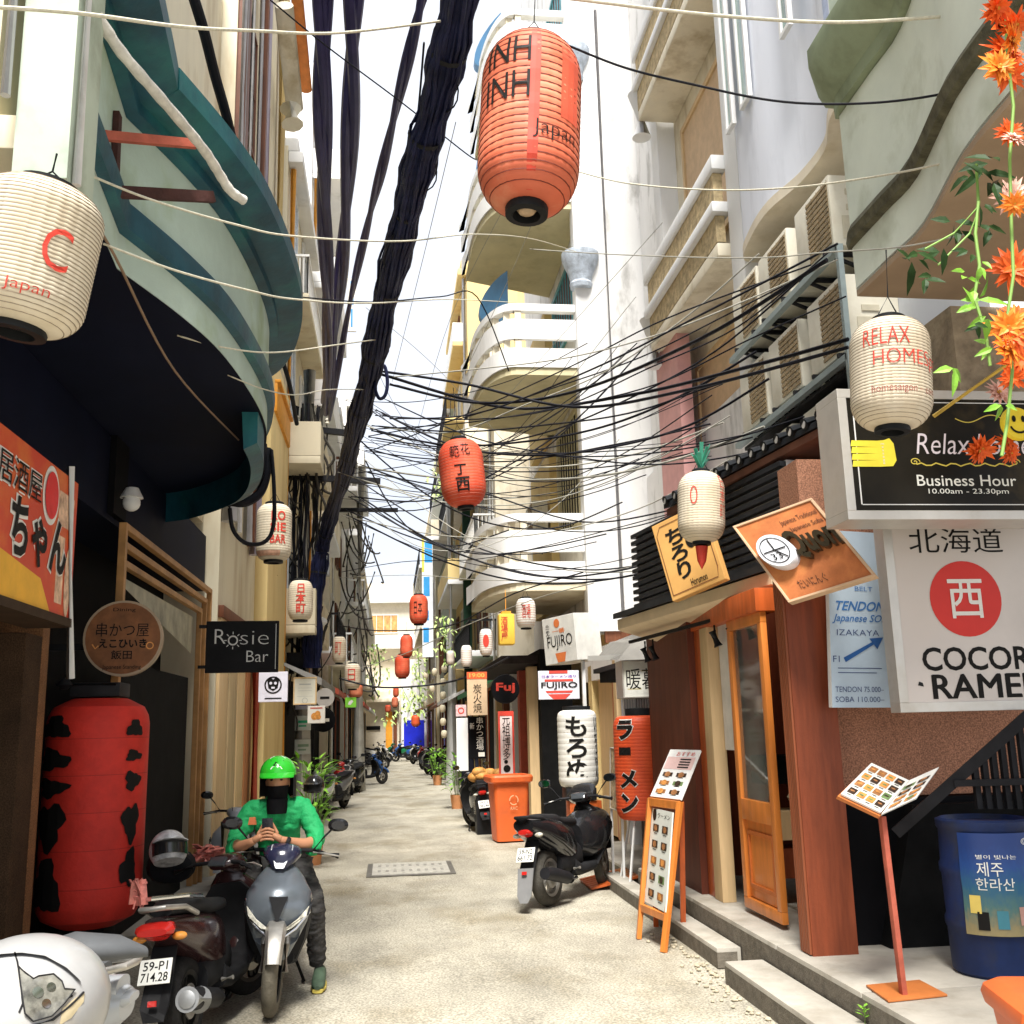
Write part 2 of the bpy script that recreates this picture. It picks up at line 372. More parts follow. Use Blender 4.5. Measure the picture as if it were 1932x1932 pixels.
def inv(t):      # world-placed parts under a thing
    for c in kids(t):
        if c.matrix_parent_inverse == Matrix.Identity(4): c.matrix_parent_inverse = Matrix.Translation(t.location).inverted() if not t.rotation_euler.z else t.matrix_basis.inverted()

# ================================================================== LEFT 1: dark ground floor with the mint and teal balcony
t = thing('shop_house', 'dark shop building under the curved mint and teal balcony', 'building', (-2.6,8,0))
g = MB().bb(-7,-2.75,2.5,12.9,0,4.35).bb(-7,-2.2,8.35,8.75,3.55,4.3)
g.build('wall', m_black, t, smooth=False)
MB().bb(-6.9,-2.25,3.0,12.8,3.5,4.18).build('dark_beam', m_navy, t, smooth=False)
MB().bb(-6.9,-2.3,2.6,12.8,4.36,12).build('upper_wall', m_cream, t, smooth=False)
MB().bb(-3.4,-2.16,6.45,6.75,0,2.42).build('column', m_brownwall, t, bevel=.01)
MB().bb(-2.6,-2.24,7.0,7.14,0,2.9).build('side_column', mat('orange_brown_column',(.22,.1,.04),.8,n=.3,ns=4,bump=.3,bs=80,grain=100), t, bevel=.01)
plan = smoothplan([(-1.35,4.12),(-1.37,4.5),(-1.42,5.2)], 4)[:-1] + smoothplan([(-1.42,5.2),(-1.22,5.8),(-1.08,6.4),(-1.0,7.2),(-.98,7.9),(-1.03,8.5),(-1.17,9.18),(-1.4,9.75),(-1.9,10.4),(-2.4,10.7)], 6)
g = MB(); sweep(g, plan, [(0,4.2),(.0,5.2),(-.12,5.2),(-.12,4.2)]); g.build('balcony_parapet', m_mint, t)
g = MB(); sweep(g, plan, [(.001,4.4),(.05,4.42),(.06,4.5),(.05,4.57),(.001,4.6)]); g.build('balcony_band', m_teal, t)
g = MB(); sweep(g, plan, [(.001,5.08),(.07,5.1),(.07,5.17),(.2,5.2),(.27,5.25),(.27,5.38),(.2,5.42),(-.15,5.42),(-.15,5.2),(.001,5.2)]); g.build('balcony_rail', m_teal, t)
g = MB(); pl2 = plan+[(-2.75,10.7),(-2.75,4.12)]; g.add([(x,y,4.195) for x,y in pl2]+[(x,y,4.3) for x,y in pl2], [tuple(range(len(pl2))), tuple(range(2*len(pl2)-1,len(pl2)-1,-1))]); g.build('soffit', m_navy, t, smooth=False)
# rounded dark drop panel at the far end of the soffit
g = MB(); sweep(g, plan[30:], [(-.02,4.2),(-.02,3.95),(-.12,3.9),(-.14,4.2)]) if len(plan) > 34 else None
g.build('soffit_drop', m_teal, t)
# moulded door surround
q = xplane(-2.2, 8.39, 12.5, .16, 3.48, 1); g = MB()
for k in range(3):
    i = .0 + k*.13; w_ = .055; d_ = .10-.03*k
    for x0,y0,x1,y1 in ((i,.0,i+w_,q.h-i),(q.w-i-w_,0,q.w-i,q.h-i),(i+w_,q.h-i-w_,q.w-i-w_,q.h-i)):
        q.slab(g, .06, x0/q.w, y0/q.h, x1/q.w, y1/q.h, d_)
g.build('door_frame', mat('gilded_brown_trim',(.42,.22,.08),.5,n=.3,ns=4), t, smooth=False, bevel=.006)
g = MB(); q.slab(g, .04, .12, 0, .88, .68, -.05); g.build('door_opening', m_dark, t, smooth=False)
g = MB(); q.poly(g, [(.13,.885),(.87,.885),(.87,.76),(.13,.86)], -.02); g.build('transom_pane', mat('frosted_pane',(.32,.31,.22),.4,n=.5,ns=4), t, smooth=False)
MB().ball((-2.05,8.3,3.62),.07).lathe([(.09,0),(.05,.08)],14,(-2.05,8.3,3.66)).build('soffit_lamp', m_whitemetal, t)
# dirty pillar and pipes at the top left edge
a = PY(28,345,3.9); b = PY(134,343,3.9)
MB().bb(-2.6, a.x-.002, 3.9, 4.2, a.z+.15, a.z+.3).bb(-2.6, a.x-.12, 3.95, 4.2, a.z+.31, 7).build('pillar_wall', m_cream, t, bevel=.01)
MB().bb(a.x, b.x, 3.85, 4.2, a.z, 7).build('upper_pillar', m_mint2, t, bevel=.01)
MB().tube([PY(144,350,3.9), PY(144,350,3.9)+Vector((0,0,3))], .018, 10).build('downpipe', m_pipewhite, t)
MB().tube([PY(10,180,3.8), PY(10,180,3.8)+Vector((0,0,3))], .02, 8).build('conduit', m_pipegrey, t)
inv(t)
# red and dark sign brackets on the parapet
br = thing('sign_bracket', 'rust red angle iron bracket fixed to the mint parapet', 'bracket', PY(155,250,5.0))
g = MB(); A = PY(157,78,4.6); B = PY(152,252,4.6); C = PY(370,272,5.1)
g.beam(A, B, .035, .035).beam(B, C, .035, .045); g.each('iron_bar', m_rust, br, smooth=False); inv(br)
br = thing('sign_bracket', 'dark rusty angle bracket below the red one on the mint parapet', 'bracket', PY(215,360,5.2))
g = MB(); A = PY(222,215,4.9); B = PY(216,362,4.9); C = PY(402,372,5.35)
g.beam(A, B, .06, .03).beam(B, C, .03, .06); g.each('iron_bar', mat('dark_rust',(.06,.022,.018),.8,n=.4,ns=9,bump=.3), br, smooth=False); inv(br)
pts = [PY(u_,v_,y_*.87) for u_,v_,y_ in ((150,-20,4.7),(190,40,4.8),(230,100,4.95),(290,170,5.2),(350,240,5.6),(390,290,5.9),(415,330,6.1),(435,360,6.2),(460,378,6.3))]
ct = smoothplan([tuple(p) for p in pts], 5)
tag(MB().tube(ct, [.027+.002*math.sin(i*2.1) for i in range(len(ct))], 12).build('wrapped_conduit', mat('wrapped_white_tape',(.68,.66,.6),.7,n=.2,ns=14,bump=.5,bs=30)), 'thick white taped conduit slanting across the teal balcony rail', 'conduit')
pts = [PY(*p) for p in ((362,-15,5.6),(385,60,5.8),(405,140,6.1),(430,230,6.5),(455,350,6.9),(470,420,7.2),(500,560,8.2),(520,640,8.9))]
tag(MB().tube(smoothplan([tuple(p) for p in pts],5), .035, 10).build('power_cable', mat('black_cable',(.012,.012,.016),.5,n=.3,ns=9)), 'thick black cable hanging down over the teal balcony edge', 'cable')

# ================================================================== LEFT 2..: facades down the left side
def pipe(par, X, Y, z0, z1, r, m, name='pipe'): return MB().tube([(X,Y,z0),(X,Y,z1)], r, 10).build(name, m, par)
t, q = building('corner_house', 'tall cream house with grey downpipes right behind the teal balcony', 1, -2.1, 12.9, 19.2, 0, 17, m_cream)
for z in (8.2,11.6,15):
    for y in (.5, 2.2): window(t, q, y, z-1.3, y+1.1, z+.7, m_brown, m_glass, (2,2))
for y, r, m in ((12.95,.10,m_pipegrey),(13.7,.05,m_pipewhite),(14.6,.07,m_pipegrey),(15.5,.09,mat('lilac_pipe',(.45,.4,.5),.5)),(17.6,.12,m_yellow)): pipe(t, -2.0, y, 4.4, 16.5, r, m)
for y0, y1 in ((12.95,13.35),(15.2,15.35)): MB().bb(-2.12,-1.98,y0,y1,4.5,16).each('brown_strip', m_brown, t, smooth=False)
MB().bb(-2.2,-1.85,16.6,18.9,7.0,7.5).bb(-2.2,-1.8,16.6,18.9,7.5,7.56).build('cornice', m_orangepaint, t, bevel=.02)
MB().bb(-2.25,-1.9,16.3,19.1,0,8).build('yellow_column', m_yellow, t, bevel=.02)
inv(t)
t, q = building('timber_shop', 'shop front of pale stained timber panels beside the dark doorway', 1, -2.12, 12.95, 16.2, .1, 3.3, m_palewood, .5)
for i in range(4):
    y = 12.98+i*.8
    MB().bb(-2.14,-2.06,y,y+.68,.1,3.2).build('panel', [m_palewood, mat('grey_gold_wood',(.48,.36,.2),.6,n=.35,ns=3,stretch=(6,6,.4)), m_palewood, mat('rust_wood',(.4,.16,.06),.6,n=.4,ns=3,stretch=(6,6,.4))][i], t, bevel=.01)
MB().bb(-2.13,-2.03,12.95,16.2,3.2,3.35).build('lintel', m_brown, t, bevel=.01)
inv(t)
tag(MB().tube([(-1.98,15.9,.05),(-1.98,15.9,3.1)],.1,12).build('drainpipe', m_redpipe), 'red painted drainpipe standing between the timber front and the rider', 'pipe')
tag(MB().tube([(-1.95,16.7,.05),(-1.95,16.7,3.4)],.05,10).build('drainpipe', m_pipewhite), 'slim white drainpipe next to the red drainpipe', 'pipe')

def aircon(X, Y, z, side, label, wd=.8, ht=.55, dp=.3, group=None, yaw=0):
    """outdoor unit fixed on a wall at plane X facing the street"""
    t = thing('aircon_unit', label, 'air conditioner', (X, Y, z), yaw, group)
    s = side; g = MB().bb(0, s*dp, -wd/2, wd/2, 0, ht); g.build('casing', m_creamplastic, t, bevel=.015)
    q = xplane(s*dp, -wd/2+.03, wd*.62-wd/2, .04, ht-.04, s); g = MB()
    for i in range(12): q.slab(g, .012, 0, i/12, 1, i/12+.045, .014)
    for i in range(5): q.slab(g, .01, i/4-.008 if i else 0, 0, i/4+.008 if i < 4 else 1, 1, .005)
    g.build('grille', m_grille, t, smooth=False)
    q2 = yplane(-wd/2, 0 if s > 0 else -dp, dp if s > 0 else 0, 0, ht); g = MB()
    q2.slab(g,.006,.2,.1,.8,.42,.008); q2.slab(g,.01,.3,.5,.62,.58,.012); q2.slab(g,.01,.3,.72,.62,.8,.012)
    g.build('side_panel', mat('panel_beige',(.6,.55,.42),.5), t, smooth=False)
    g = MB()
    for y in (-wd*.35, wd*.35): g.beam((0,y,-.03),(s*dp*1.1,y,-.03),.04,.04).beam((0,y,-.25),(s*dp,y,-.04),.03,.03)
    g.each('bracket', m_dkmetal, t, smooth=False)
    return t

def rowhouse(name, label, side, X, Y0, Y1, H, m, floors, seed, trim=m_whitemetal, glass=m_glass, balc=True, ground=True):
    rnd = random.Random(seed); t, q = building(name, label, side, X, Y0, Y1, 0, H, m, 6)
    W = Y1-Y0; fh = (H-3.6)/floors
    for f in range(floors):
        z = 3.6+f*fh; n = max(1, int(W/2.1))
        for i in range(n):
            c = W*(i+.5)/n; hw = min(.55, W/n*.34)
            window(t, q, c-hw, z+.75, c+hw, z+fh-.45, trim if rnd.random() < .6 else m_brown, glass if rnd.random() < .7 else m_glassblue, (2, 1 if rnd.random() < .5 else 2))
        if balc and rnd.random() < .75:
            d = rnd.uniform(.45,.85); s = side; y0 = Y0+rnd.uniform(.1,.5); y1 = Y1-rnd.uniform(.1,.4)
            g = MB().bb(X+s*.001, X+s*d, y0, y1, z, z+.16); b_ = g.build('balcony_slab', m if rnd.random() < .5 else m_white, t, bevel=.02)
            g = MB()
            if rnd.random() < .5: g.bb(X+s*(d-.1), X+s*d, y0, y1, z+.165, z+.85).bb(X+s*.01, X+s*(d-.1), y0, y0+.1, z+.165, z+.85).bb(X+s*.01, X+s*(d-.1), y1-.1, y1, z+.165, z+.85); mm = rnd.choice([m, m_white, m_tan])
            else:
                mm = m_dkmetal if rnd.random() < .5 else m_whitemetal
                g.beam((X+s*(d-.03),y0,z+.95),(X+s*(d-.03),y1,z+.95),.05,.05).beam((X+s*.01,y0,z+.95),(X+s*d,y0,z+.95),.05,.05)
                k = int((y1-y0)/.16)
                for j in range(k+1): yy = y0+(y1-y0)*j/k; g.beam((X+s*(d-.03),yy,z+.16),(X+s*(d-.03),yy,z+.95),.022,.022)
                for j in range(6): xx = X+s*(.03+(d-.06)*j/5); g.beam((xx,y0,z+.16),(xx,y0,z+.95),.022,.022)
            g.build('balcony_railing', mm, t, smooth=False)
    MB().bb(X+side*.001, X+side*.3, Y0+.02, Y1-.02, H-.35, H-.1).bb(X-side*.2, X+side*.2, Y0+.02, Y1-.02, H-.1, H+.2).build('cornice', rnd.choice([m_white, m, m_tan]), t, bevel=.03)
    pipe(t, X+side*.09, Y0+.25, .2, H-.4, .06, rnd.choice([m_pipegrey, m_pipewhite, m_orangepaint]), 'downpipe')
    if ground:
        n = max(1, int(W/2.6))
        for i in range(n):
            c = W*(i+.5)/n; hw = W/n*.38
            g = MB(); qq = Plane(q.P((c-hw)/W, .03), q.r, q.u, 2*hw, 2.5); qq.border(g, .08, .06, .05)
            o = g.build('shop_front', rnd.choice([m_brown, m_redwood, m_palewood, m_dkmetal, m_orangered]), t, smooth=False)
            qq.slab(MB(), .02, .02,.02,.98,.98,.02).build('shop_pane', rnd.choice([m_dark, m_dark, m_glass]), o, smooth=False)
        a = rnd.uniform(.5,.9); z = 2.75
        c_ = rnd.choice([m_redpipe, m_brown, mat('green_awning',(.03,.16,.06),.7), m_white, mat('grey_awning',(.3,.3,.29),.7), m_tan])
        s = side; y0 = Y0+.2; y1 = Y1-.2
        MB().rings([[Vector((X+s*o_,y,z_)) for o_, z_ in ((.002,z+.35),(a,z),(a,z-.12),(a-.03,z-.12),(.002,z+.3))] for y in (y0,y1)]).build('awning', c_, t, smooth=False)
    inv(t); return t
rowhouse('row_house', 'narrow pale house with balconies just beyond the yellow column on the left', 1, -2.05, 19.3, 24.5, 13.5, m_cream, 3, 11)
rowhouse('row_house', 'tall white house with pale blue panes far along the left side', 1, -2.0, 24.6, 30, 19, m_white, 5, 12, glass=m_glassblue)
rowhouse('row_house', 'cream and orange trimmed house in the left row past the tall white one', 1, -1.75, 30.1, 37, 11.5, m_tan, 3, 13)
rowhouse('row_house', 'white balconied house near the far left bend of the alley', 1, -1.6, 37.1, 47, 14, m_white, 4, 14)
rowhouse('row_house', 'last pale yellow house of the left row before the dead end', 1, -1.55, 47.1, 67, 10, m_cream, 2, 15)
t = thing('awning_shade', 'orange and cream rolled shade high on the left facade', 'awning', PX(560,60,-1.85))
for (u0,v0),(u1,v1),r_,m in (((536,10),(556,205),.16,m_tan),((560,-10),(578,170),.12,mat('orange_canvas',(.6,.2,.05),.7,n=.2)),((548,205),(552,235),.2,m_creamplastic)):
    MB().cyl(PX(u0,v0,-1.8), PX(u1,v1,-1.75), r_, r_, 10).build('canvas_roll', m, t)
inv(t)

# ================================================================== END of the alley
t = thing('end_house', 'beige house with an orange door closing the far end of the alley', 'building', (.4,68.5,0))
MB().bb(-9,.62,68.5,76,0,4.2).bb(-9,9,72,80,0,11.8).build('wall', mat('pale_beige_render',(.66,.6,.48),.8,n=.08,stain=(.45,.4,.3),sa=.5,ss=.6), t, smooth=False)
MB().bb(-2,.7,67.6,68.49,3.5,3.75).build('canopy', m_tan, t, bevel=.03)
q = yplane(68.5, -2, 1.35, 0, 4.2)
MB().bb(-.25,.18,68.38,68.49,.05,2.9).build('door', m_orangepaint, t, bevel=.02)
MB().bb(.24,.48,68.38,68.49,.05,2.9).build('side_door', m_brown, t, bevel=.02)
MB().bb(-1.5,-.6,68.42,68.49,1.75,2.0).build('vent_slot', m_dark, t, smooth=False)
q = yplane(72, -2, 4, 0, 11.8)
window(t, q, .6, 8.3, 2.6, 9.6, m_white, mat('amber_shutter',(.5,.28,.1),.6,n=.4,ns=4), (4,1))
MB().bb(-1.6,4,71.2,71.99,7.2,7.4).bb(-1.6,4,71.2,71.3,7.4,8.1).bb(-1.6,4,71.5,71.99,10.4,10.6).each('balcony_slab', m_white, t, bevel=.02)
inv(t)
tag(MB().bb(.9,2.2,66.9,67.0,.4,2.3).build('tarpaulin', m_blue), 'bright blue tarpaulin hung beside the orange door at the alley end', 'tarpaulin')
tag(MB().bb(.75,5,67.6,70,0,6.2).build('side_wall', m_whitedirty), 'plain white wall rising behind the blue tarpaulin', 'wall')

# ================================================================== RIGHT far rows
rowhouse('row_house', 'pale house with vines at the far right end of the alley', -1, 2.35, 52, 66, 13, m_cream, 3, 21)
rowhouse('row_house', 'grey green house with metal railings far along the right side', -1, 2.5, 41, 51.9, 15, mat('grey_green_render',(.45,.5,.42),.8,n=.1,stain=(.3,.32,.25),sa=.5), 4, 22)
rowhouse('row_house', 'tall narrow yellow house right of the blue banner', -1, 2.65, 33, 40.9, 17.5, m_yellow, 5, 23)
rowhouse('row_house', 'cream house beyond the white curved balconies on the right', -1, 2.8, 26.5, 32.9, 12, m_tan, 3, 24)

# ================================================================== RIGHT white house with curved balconies
t = thing('balcony_house', 'white house with stacked curved balconies and olive soffits', 'building', (3.7,22,0))
MB().bb(3.72,9,18,26.4,3.4,22).build('wall', m_whitedirty, t, smooth=False)
MB().bb(3.9,9,18.1,26.4,0,3.4).build('ground_wall', mat('amber_wall',(.55,.38,.16),.7,n=.2,ns=2), t, smooth=False)
MB().bb(3.5,4.1,17.85,18.2,3.4,22).build('corner_pilaster', m_white, t, bevel=.02)
for z in (9.9,14.3):
    g = MB().lathe([(.2,0),(.22,.08),(.2,.12),(.24,.3),(.33,.5),(.36,.62),(.36,.7)],20,(3.62,17.9,z)); g.build('capital', mat('blue_grey_capital',(.5,.56,.64),.7,n=.3,ns=8,bump=.6), t)
def curved_plan(x0, d, y0, y1, k=10):   # from the near wall corner out and round to the far wall
    P = [(x0, y0), (x0-d*.68, y0)]
    for i in range(k+1): a = math.pi/2*i/k; P.append((x0-d*.68-d*.32*math.sin(a), y0+ (1-math.cos(a))*(y1-y0)*.5))
    P += [(x0-d, y1-.8),(x0, y1)]; return P
def flat(mb, P, z0, z1): n = len(P); return mb.add([(x,y,z0) for x,y in P]+[(x,y,z1) for x,y in P], [tuple(range(n)), tuple(range(2*n-1,n-1,-1))]+[(i,(i+1)%n,n+(i+1)%n,n+i) for i in range(n)])
levels = [(4.15,1.1,2.0,m_cream), (8.2,1.1,2.0,m_soffit), (11.6,1.05,2.0,m_soffit), (14.6,1.05,1.75,m_soffit)]
for z, ph, d, sm in levels:
    P = curved_plan(3.71, d, 18.0, 22.2)
    flat(MB(), P, z, z+.14).build('balcony_slab', sm, t, smooth=False)
    P2 = [(x-(.03 if x < 3.6 else 0), y-.03) for x, y in P]
    def ring(zz0, zz1, th):
        g = MB(); n = len(P2); rs = []
        for i in range(n-1):
            a = Vector(P2[max(i-1,0)]); b = Vector(P2[min(i+1,n-1)]); tt = (b-a).normalized(); nn = Vector((-tt.y, tt.x)); nn = nn if nn.y > 0 or nn.x > 0 else -nn
            x, y = P2[i]; rs.append([Vector((x,y,zz0)), Vector((x,y,zz1)), Vector((x+nn.x*th,y+nn.y*th,zz1)), Vector((x+nn.x*th,y+nn.y*th,zz0))])
        g.rings(rs); return g
    ring(z+.145, z+.52, .1).build('parapet', m_white, t, angle=50)
    ring(z+.70, z+.86*ph+.15, .1).build('parapet_band', m_white, t, angle=50)
    ring(z+.86*ph+.32, z+.86*ph+.46, .16).build('handrail', m_white, t, angle=50)
    g = MB()
    for i in range(0, len(P2)-1, 2): x, y = P2[i]; g.bb(x+.02, x+.14, y+.02, y+.14, z+.5, z+.86*ph+.34)
    g.each('post', m_tan, t, smooth=False)
for z0, z1, m in ((5.6,8.0,m_dark),(9.7,11.2,m_brown),(12.6,14.5,m_brown),(15.9,18,m_brown)):
    q = xplane(3.72, 19.0, 21.6, z0, z1+.0, -1); g = q.border(MB(), .1, .06, .06)
    for i in range(1,9): q.slab(g, .02, i/9-.008, .05, i/9+.008, .95, .045)
    f = g.build('window_frame', mat('turquoise_frame',(.1,.34,.4),.5,n=.2) if z0 > 9 else m_soffit, t, smooth=False)
    q.slab(MB(), .02, .02,.02,.98,.98,.02).build('pane', m, f, smooth=False)
MB().bb(3.55,3.72,22.0,25,8.2,11.2).bb(3.55,3.72,22,25,4.3,7.8).build('yellow_wall', m_yellow, t, smooth=False)
for z in (10.7,14.0,16.6):
    g = MB(); a = [Vector((2.35-.5*math.sin(k_*.2244), 19.0+.9*math.sin(k_*.2244), z-.45-.5*math.cos(k_*.2244))) for k_ in range(15)]
    g.prism(a, (0,.25,0)); g.build('blue_panel', m_bluebalc, t, smooth=False)
MB().bb(3.8,4.9,17.9,17.99,3.2,3.4).build('lintel', m_brown, t, smooth=False)
for dy in (0,.25): pipe(t, 4.0+dy*.6, 17.95, 3.3, 16, .035, m_pipegrey, 'downpipe')
inv(t)
aircon(3.5, 22.6, 5.9, -1, 'pale louvred air conditioner on the yellow wall behind the red lantern', 1.1, .8, .35)
# tall pale pole left of that house
tag(MB().tube([(2.0,33.5,0),(2.0,33.5,10.8)],[.24,.2],14).build('concrete_post', m_white), 'tall pale post rising behind the hanging red lantern', 'post')
tag(MB().bb(2.35,2.6,32.5,32.8,2.6,9.6).build('dark_banner', mat('dark_green_panel',(.02,.05,.03),.6)), 'narrow dark green vertical panel beside the tall pale post', 'banner')

# ================================================================== RIGHT ornate tan house (upper floors set back)
t = thing('ornate_house', 'tan house with long relief balconies slanting above the alley', 'building', (4.9,14,0))
MB().bb(4.75,9,11.4,15.4,6.2,20).build('wall', m_tan, t, smooth=False)
MB().bb(4.7,9,11.4,17.9,2.9,6.2).bb(4.85,9,15.4,17.95,6.2,20).build('white_wall', m_whitedirty, t, smooth=False)
MB().bb(3.35,9,11.3,17.9,2.5,3.0).build('canopy', m_white, t, smooth=False)
MB().bb(4.45,4.85,15.1,15.5,3,20).build('end_pilaster', m_white, t, bevel=.02)
for z, k in ((7.55,0),(11.6,1),(15.4,2)):
    MB().bb(4.12,4.749,11.6,15.0,z,z+.18).build('balcony_slab', m_tan, t, bevel=.02)
    MB().bb(4.12,4.24,11.6,15.0,z+.19,z+.55).build('relief_panel', m_tanpat, t, smooth=False)
    MB().bb(4.05,4.3,11.5,15.1,z+.555,z+.7).bb(4.08,4.28,11.5,15.1,z+1.15,z+1.35).each('white_rail', m_white, t, bevel=.02)
    MB().bb(4.12,4.24,11.6,15.0,z+.71,z+1.14).build('upper_panel', m_tanpat, t, smooth=False)
    MB().cyl((4.2,15.15,z-.2),(4.2,15.15,z+.6),.16,.2,14).build('corner_scroll', m_white, t)
    q = xplane(4.75, 12.2, 14.6, z-3, z-.4, -1); g = q.border(MB(), .09, .06, .06)
    f = g.build('arch_frame', m_palewood, t, smooth=False); q.slab(MB(), .02,.02,.02,.98,.98,.03).build('pane', mat('peach_blind',(.6,.42,.25),.7), f, smooth=False)
inv(t)
tag(MB().bb(4.3,4.5,14.2,15.4,4.9,7.6).build('pink_banner', mat('pink_panel',(.68,.36,.34),.7,n=.08)), 'pale pink advertising panel behind the white lantern', 'banner')
# ================================================================== RIGHT pale blue bay house with air conditioners
t = thing('bay_house', 'pale blue house with a wavy bay and narrow green windows', 'building', (4.6,9.5,0))
MB().bb(4.62,9,6.95,11.35,3.3,22).build('wall', m_bluewhite, t, smooth=False)
MB().bb(4.25,4.62,11.05,11.5,3.2,22).build('corner_strip', m_white, t, bevel=.015)
pl_ = smoothplan([(4.62,11.04),(4.25,11.0),(4.12,10.4),(4.1,9.8),(4.22,9.2),(4.22,8.6),(4.05,8.1),(4.0,7.6)], 5)
n_ = len(pl_); P = pl_+[(4.62,7.6)]
flat(MB(), P, 7.32, 22).build('bay', m_bluewhite, t, angle=25)
flat(MB(), [(x-.02,y) for x,y in P], 7.2, 7.315).build('bay_trim', mat('cream_trim',(.74,.66,.52),.8,n=.1,ns=3,stain=(.45,.35,.2),sa=.5,ss=2), t, smooth=False)
for y0, y1 in ((9.95,10.25),(10.5,10.75),(8.75,9.0)):
    q = xplane(4.08, y0, y1, 8.7, 13.5, -1); g = q.border(MB(), .045, .05, .06); f = g.build('window', m_white, t, smooth=False); q.slab(MB(),.02,.02,.02,.98,.98,.03).build('pane', m_glassgreen, f, smooth=False)
MB().bb(4.02,4.5,7.7,8.0,7.9,8.6).build('louvre', mat('grey_blue_louvre',(.4,.46,.62),.7,n=.2,ns=10), t, smooth=False)  # grey-blue louvre colour, varied a little by noise
inv(t)
k = 0
for z, ys in ((6.1,(8.8,9.85,10.75)),(5.05,(8.7,9.75,10.7)),(4.05,(9.0,10.1))):
    for y in ys:
        aircon(4.62, y, z, -1, ['cream air conditioner nearest the mint wall, upper row','cream air conditioner in the middle of the upper row','cream air conditioner at the far end of the upper row','cream air conditioner with exposed side panel below the black opening','cream air conditioner in the middle of the second row','far cream air conditioner of the second row','lower cream air conditioner over the tiled roof, nearer one','lower cream air conditioner over the tiled roof, farther one'][k], .82, .72, .52, 'air conditioners stacked on the blue house'); k += 1
sh = thing('metal_ledge', 'dark steel frame ledge carrying the rows of air conditioners', 'shelf', (4.4,9.7,4.9))
g = MB()
for z in (4.98,6.03,3.95): g.beam((4.06,8.2,z-.04),(4.06,11.2,z-.04),.07,.06).beam((4.55,8.2,z-.04),(4.55,11.2,z-.04),.07,.06)
g.beam((4.05,8.2,3.9),(4.05,8.2,6.0),.05,.05); g.each('steel_bar', mat('grey_blue_steel',(.3,.36,.36),.5,.3), sh, smooth=False)
MB().bb(4.1,4.55,8.3,11.1,4.86,4.9).build('shelf_plate', m_dkmetal, sh, smooth=False); inv(sh)

# ================================================================== RIGHT mint balcony building above the camera
t = thing('mint_house', 'weathered mint building with a curved balcony at the upper right', 'building', (4.5,4,4.7))
A_ = [PZ(1616,549,4.7), PZ(1680,487,4.7), PZ(1742,425,4.7), PZ(1818,288,4.7), PZ(1911,173,4.7)]
pm = [(p.x,p.y) for p in A_]; d0 = (Vector(pm[0])-Vector(pm[1])).normalized(); 
plan = [(pm[0][0]+1.0,pm[0][1]+.02)]+[pm[0]]+smoothplan(pm,4)[1:]+[(pm[-1][0]-.05,pm[-1][1]-1.2),(pm[-1][0]-.05,pm[-1][1]-5)]
plan = plan[::-1]
def sweepR(g, prof): 
    n = len(plan); rs = []
    for i in range(n):
        a = Vector(plan[max(i-1,0)]); b = Vector(plan[min(i+1,n-1)]); tt = (b-a).normalized(); nn = Vector((-tt.y, tt.x))
        rs.append([Vector((plan[i][0]+nn.x*o, plan[i][1]+nn.y*o, z)) for o, z in prof])
    return g.rings(rs)
sweepR(MB(), [(0,4.7),(0,6.05),(-.15,6.05),(-.15,4.7)]).build('balcony_parapet', mat('mint_weathered',(.7,.76,.66),.85,n=.1,ns=1.2,bump=.1,stain=(.3,.33,.2),sa=.6,ss=1.6), t, angle=25)
sweepR(MB(), [(.001,5.02),(.05,5.03),(.07,5.09),(.04,5.15),(.001,5.16)]).build('mouldy_band', mat('mouldy_trim',(.1,.095,.06),.9,n=.5,ns=10,bump=.7,bs=24), t)
sweepR(MB(), [(.001,6.06),(.05,6.06),(.06,6.15),(.16,6.22),(.24,6.36),(.24,6.5),(-.1,6.5),(-.1,6.06)]).build('cornice', mat('dark_mint_cornice',(.3,.36,.24),.85,n=.2,ns=2,stain=(.1,.12,.07),sa=.7,ss=2), t)
sweepR(MB(), [(-.01,6.505),(-.01,9.5),(-.2,9.5),(-.2,6.505)]).build('upper_wall', m_mint2, t, angle=25)
flat(MB(), [(x,y) for x,y in plan]+[(6.5,pm[0][1]),(6.5,-1.2)], 4.66, 4.72).build('soffit', mat('brown_soffit',(.36,.26,.17),.85,n=.15,ns=2), t, smooth=False)
inv(t)
tag(MB().bb(3.95,11,6.4,6.9,3.76,4.64).build('stone_wall', m_stone), 'rough stone block wall under the brown soffit behind the orange flowers', 'wall')

# ================================================================== RIGHT wooden shop with tiled eave
t = thing('wooden_shop', 'little wooden Japanese style shop with tiled eave and sliding doors', 'shop', (3.2,9,.29))
MB().bb(3.0,7,10.35,11.1,.29,3.0).bb(3.9,7,7.85,10.35,.29,3.3).build('wall', m_redwood, t, smooth=False)
MB().bb(2.76,3.0,9.35,10.9,.29,2.75).build('side_panel', mat('dark_red_panel',(.12,.028,.012),.6,n=.3,ns=3,stretch=(5,5,.5)), t, smooth=False)
MB().bb(3.25,3.88,7.45,9.3,.29,.31).build('threshold', m_slab, t, smooth=False)
# big reeded pillar at the corner
g = MB().bb(2.72,3.03,6.8,6.98,.29,3.2); g.build('corner_pillar', m_redwood, t, smooth=False)
g = MB()
for i in range(6): g.bb(2.705,2.72,6.81+i*.028,6.826+i*.028,.3,3.2)
g.build('reeding', mat('reeded_wood',(.26,.075,.03),.5,n=.2,ns=3,stretch=(5,5,.4)), t, smooth=False)
g = MB()
for i in range(7): g.bb(2.73+i*.042,2.76+i*.042,6.785,6.8,.3,3.2)
pass
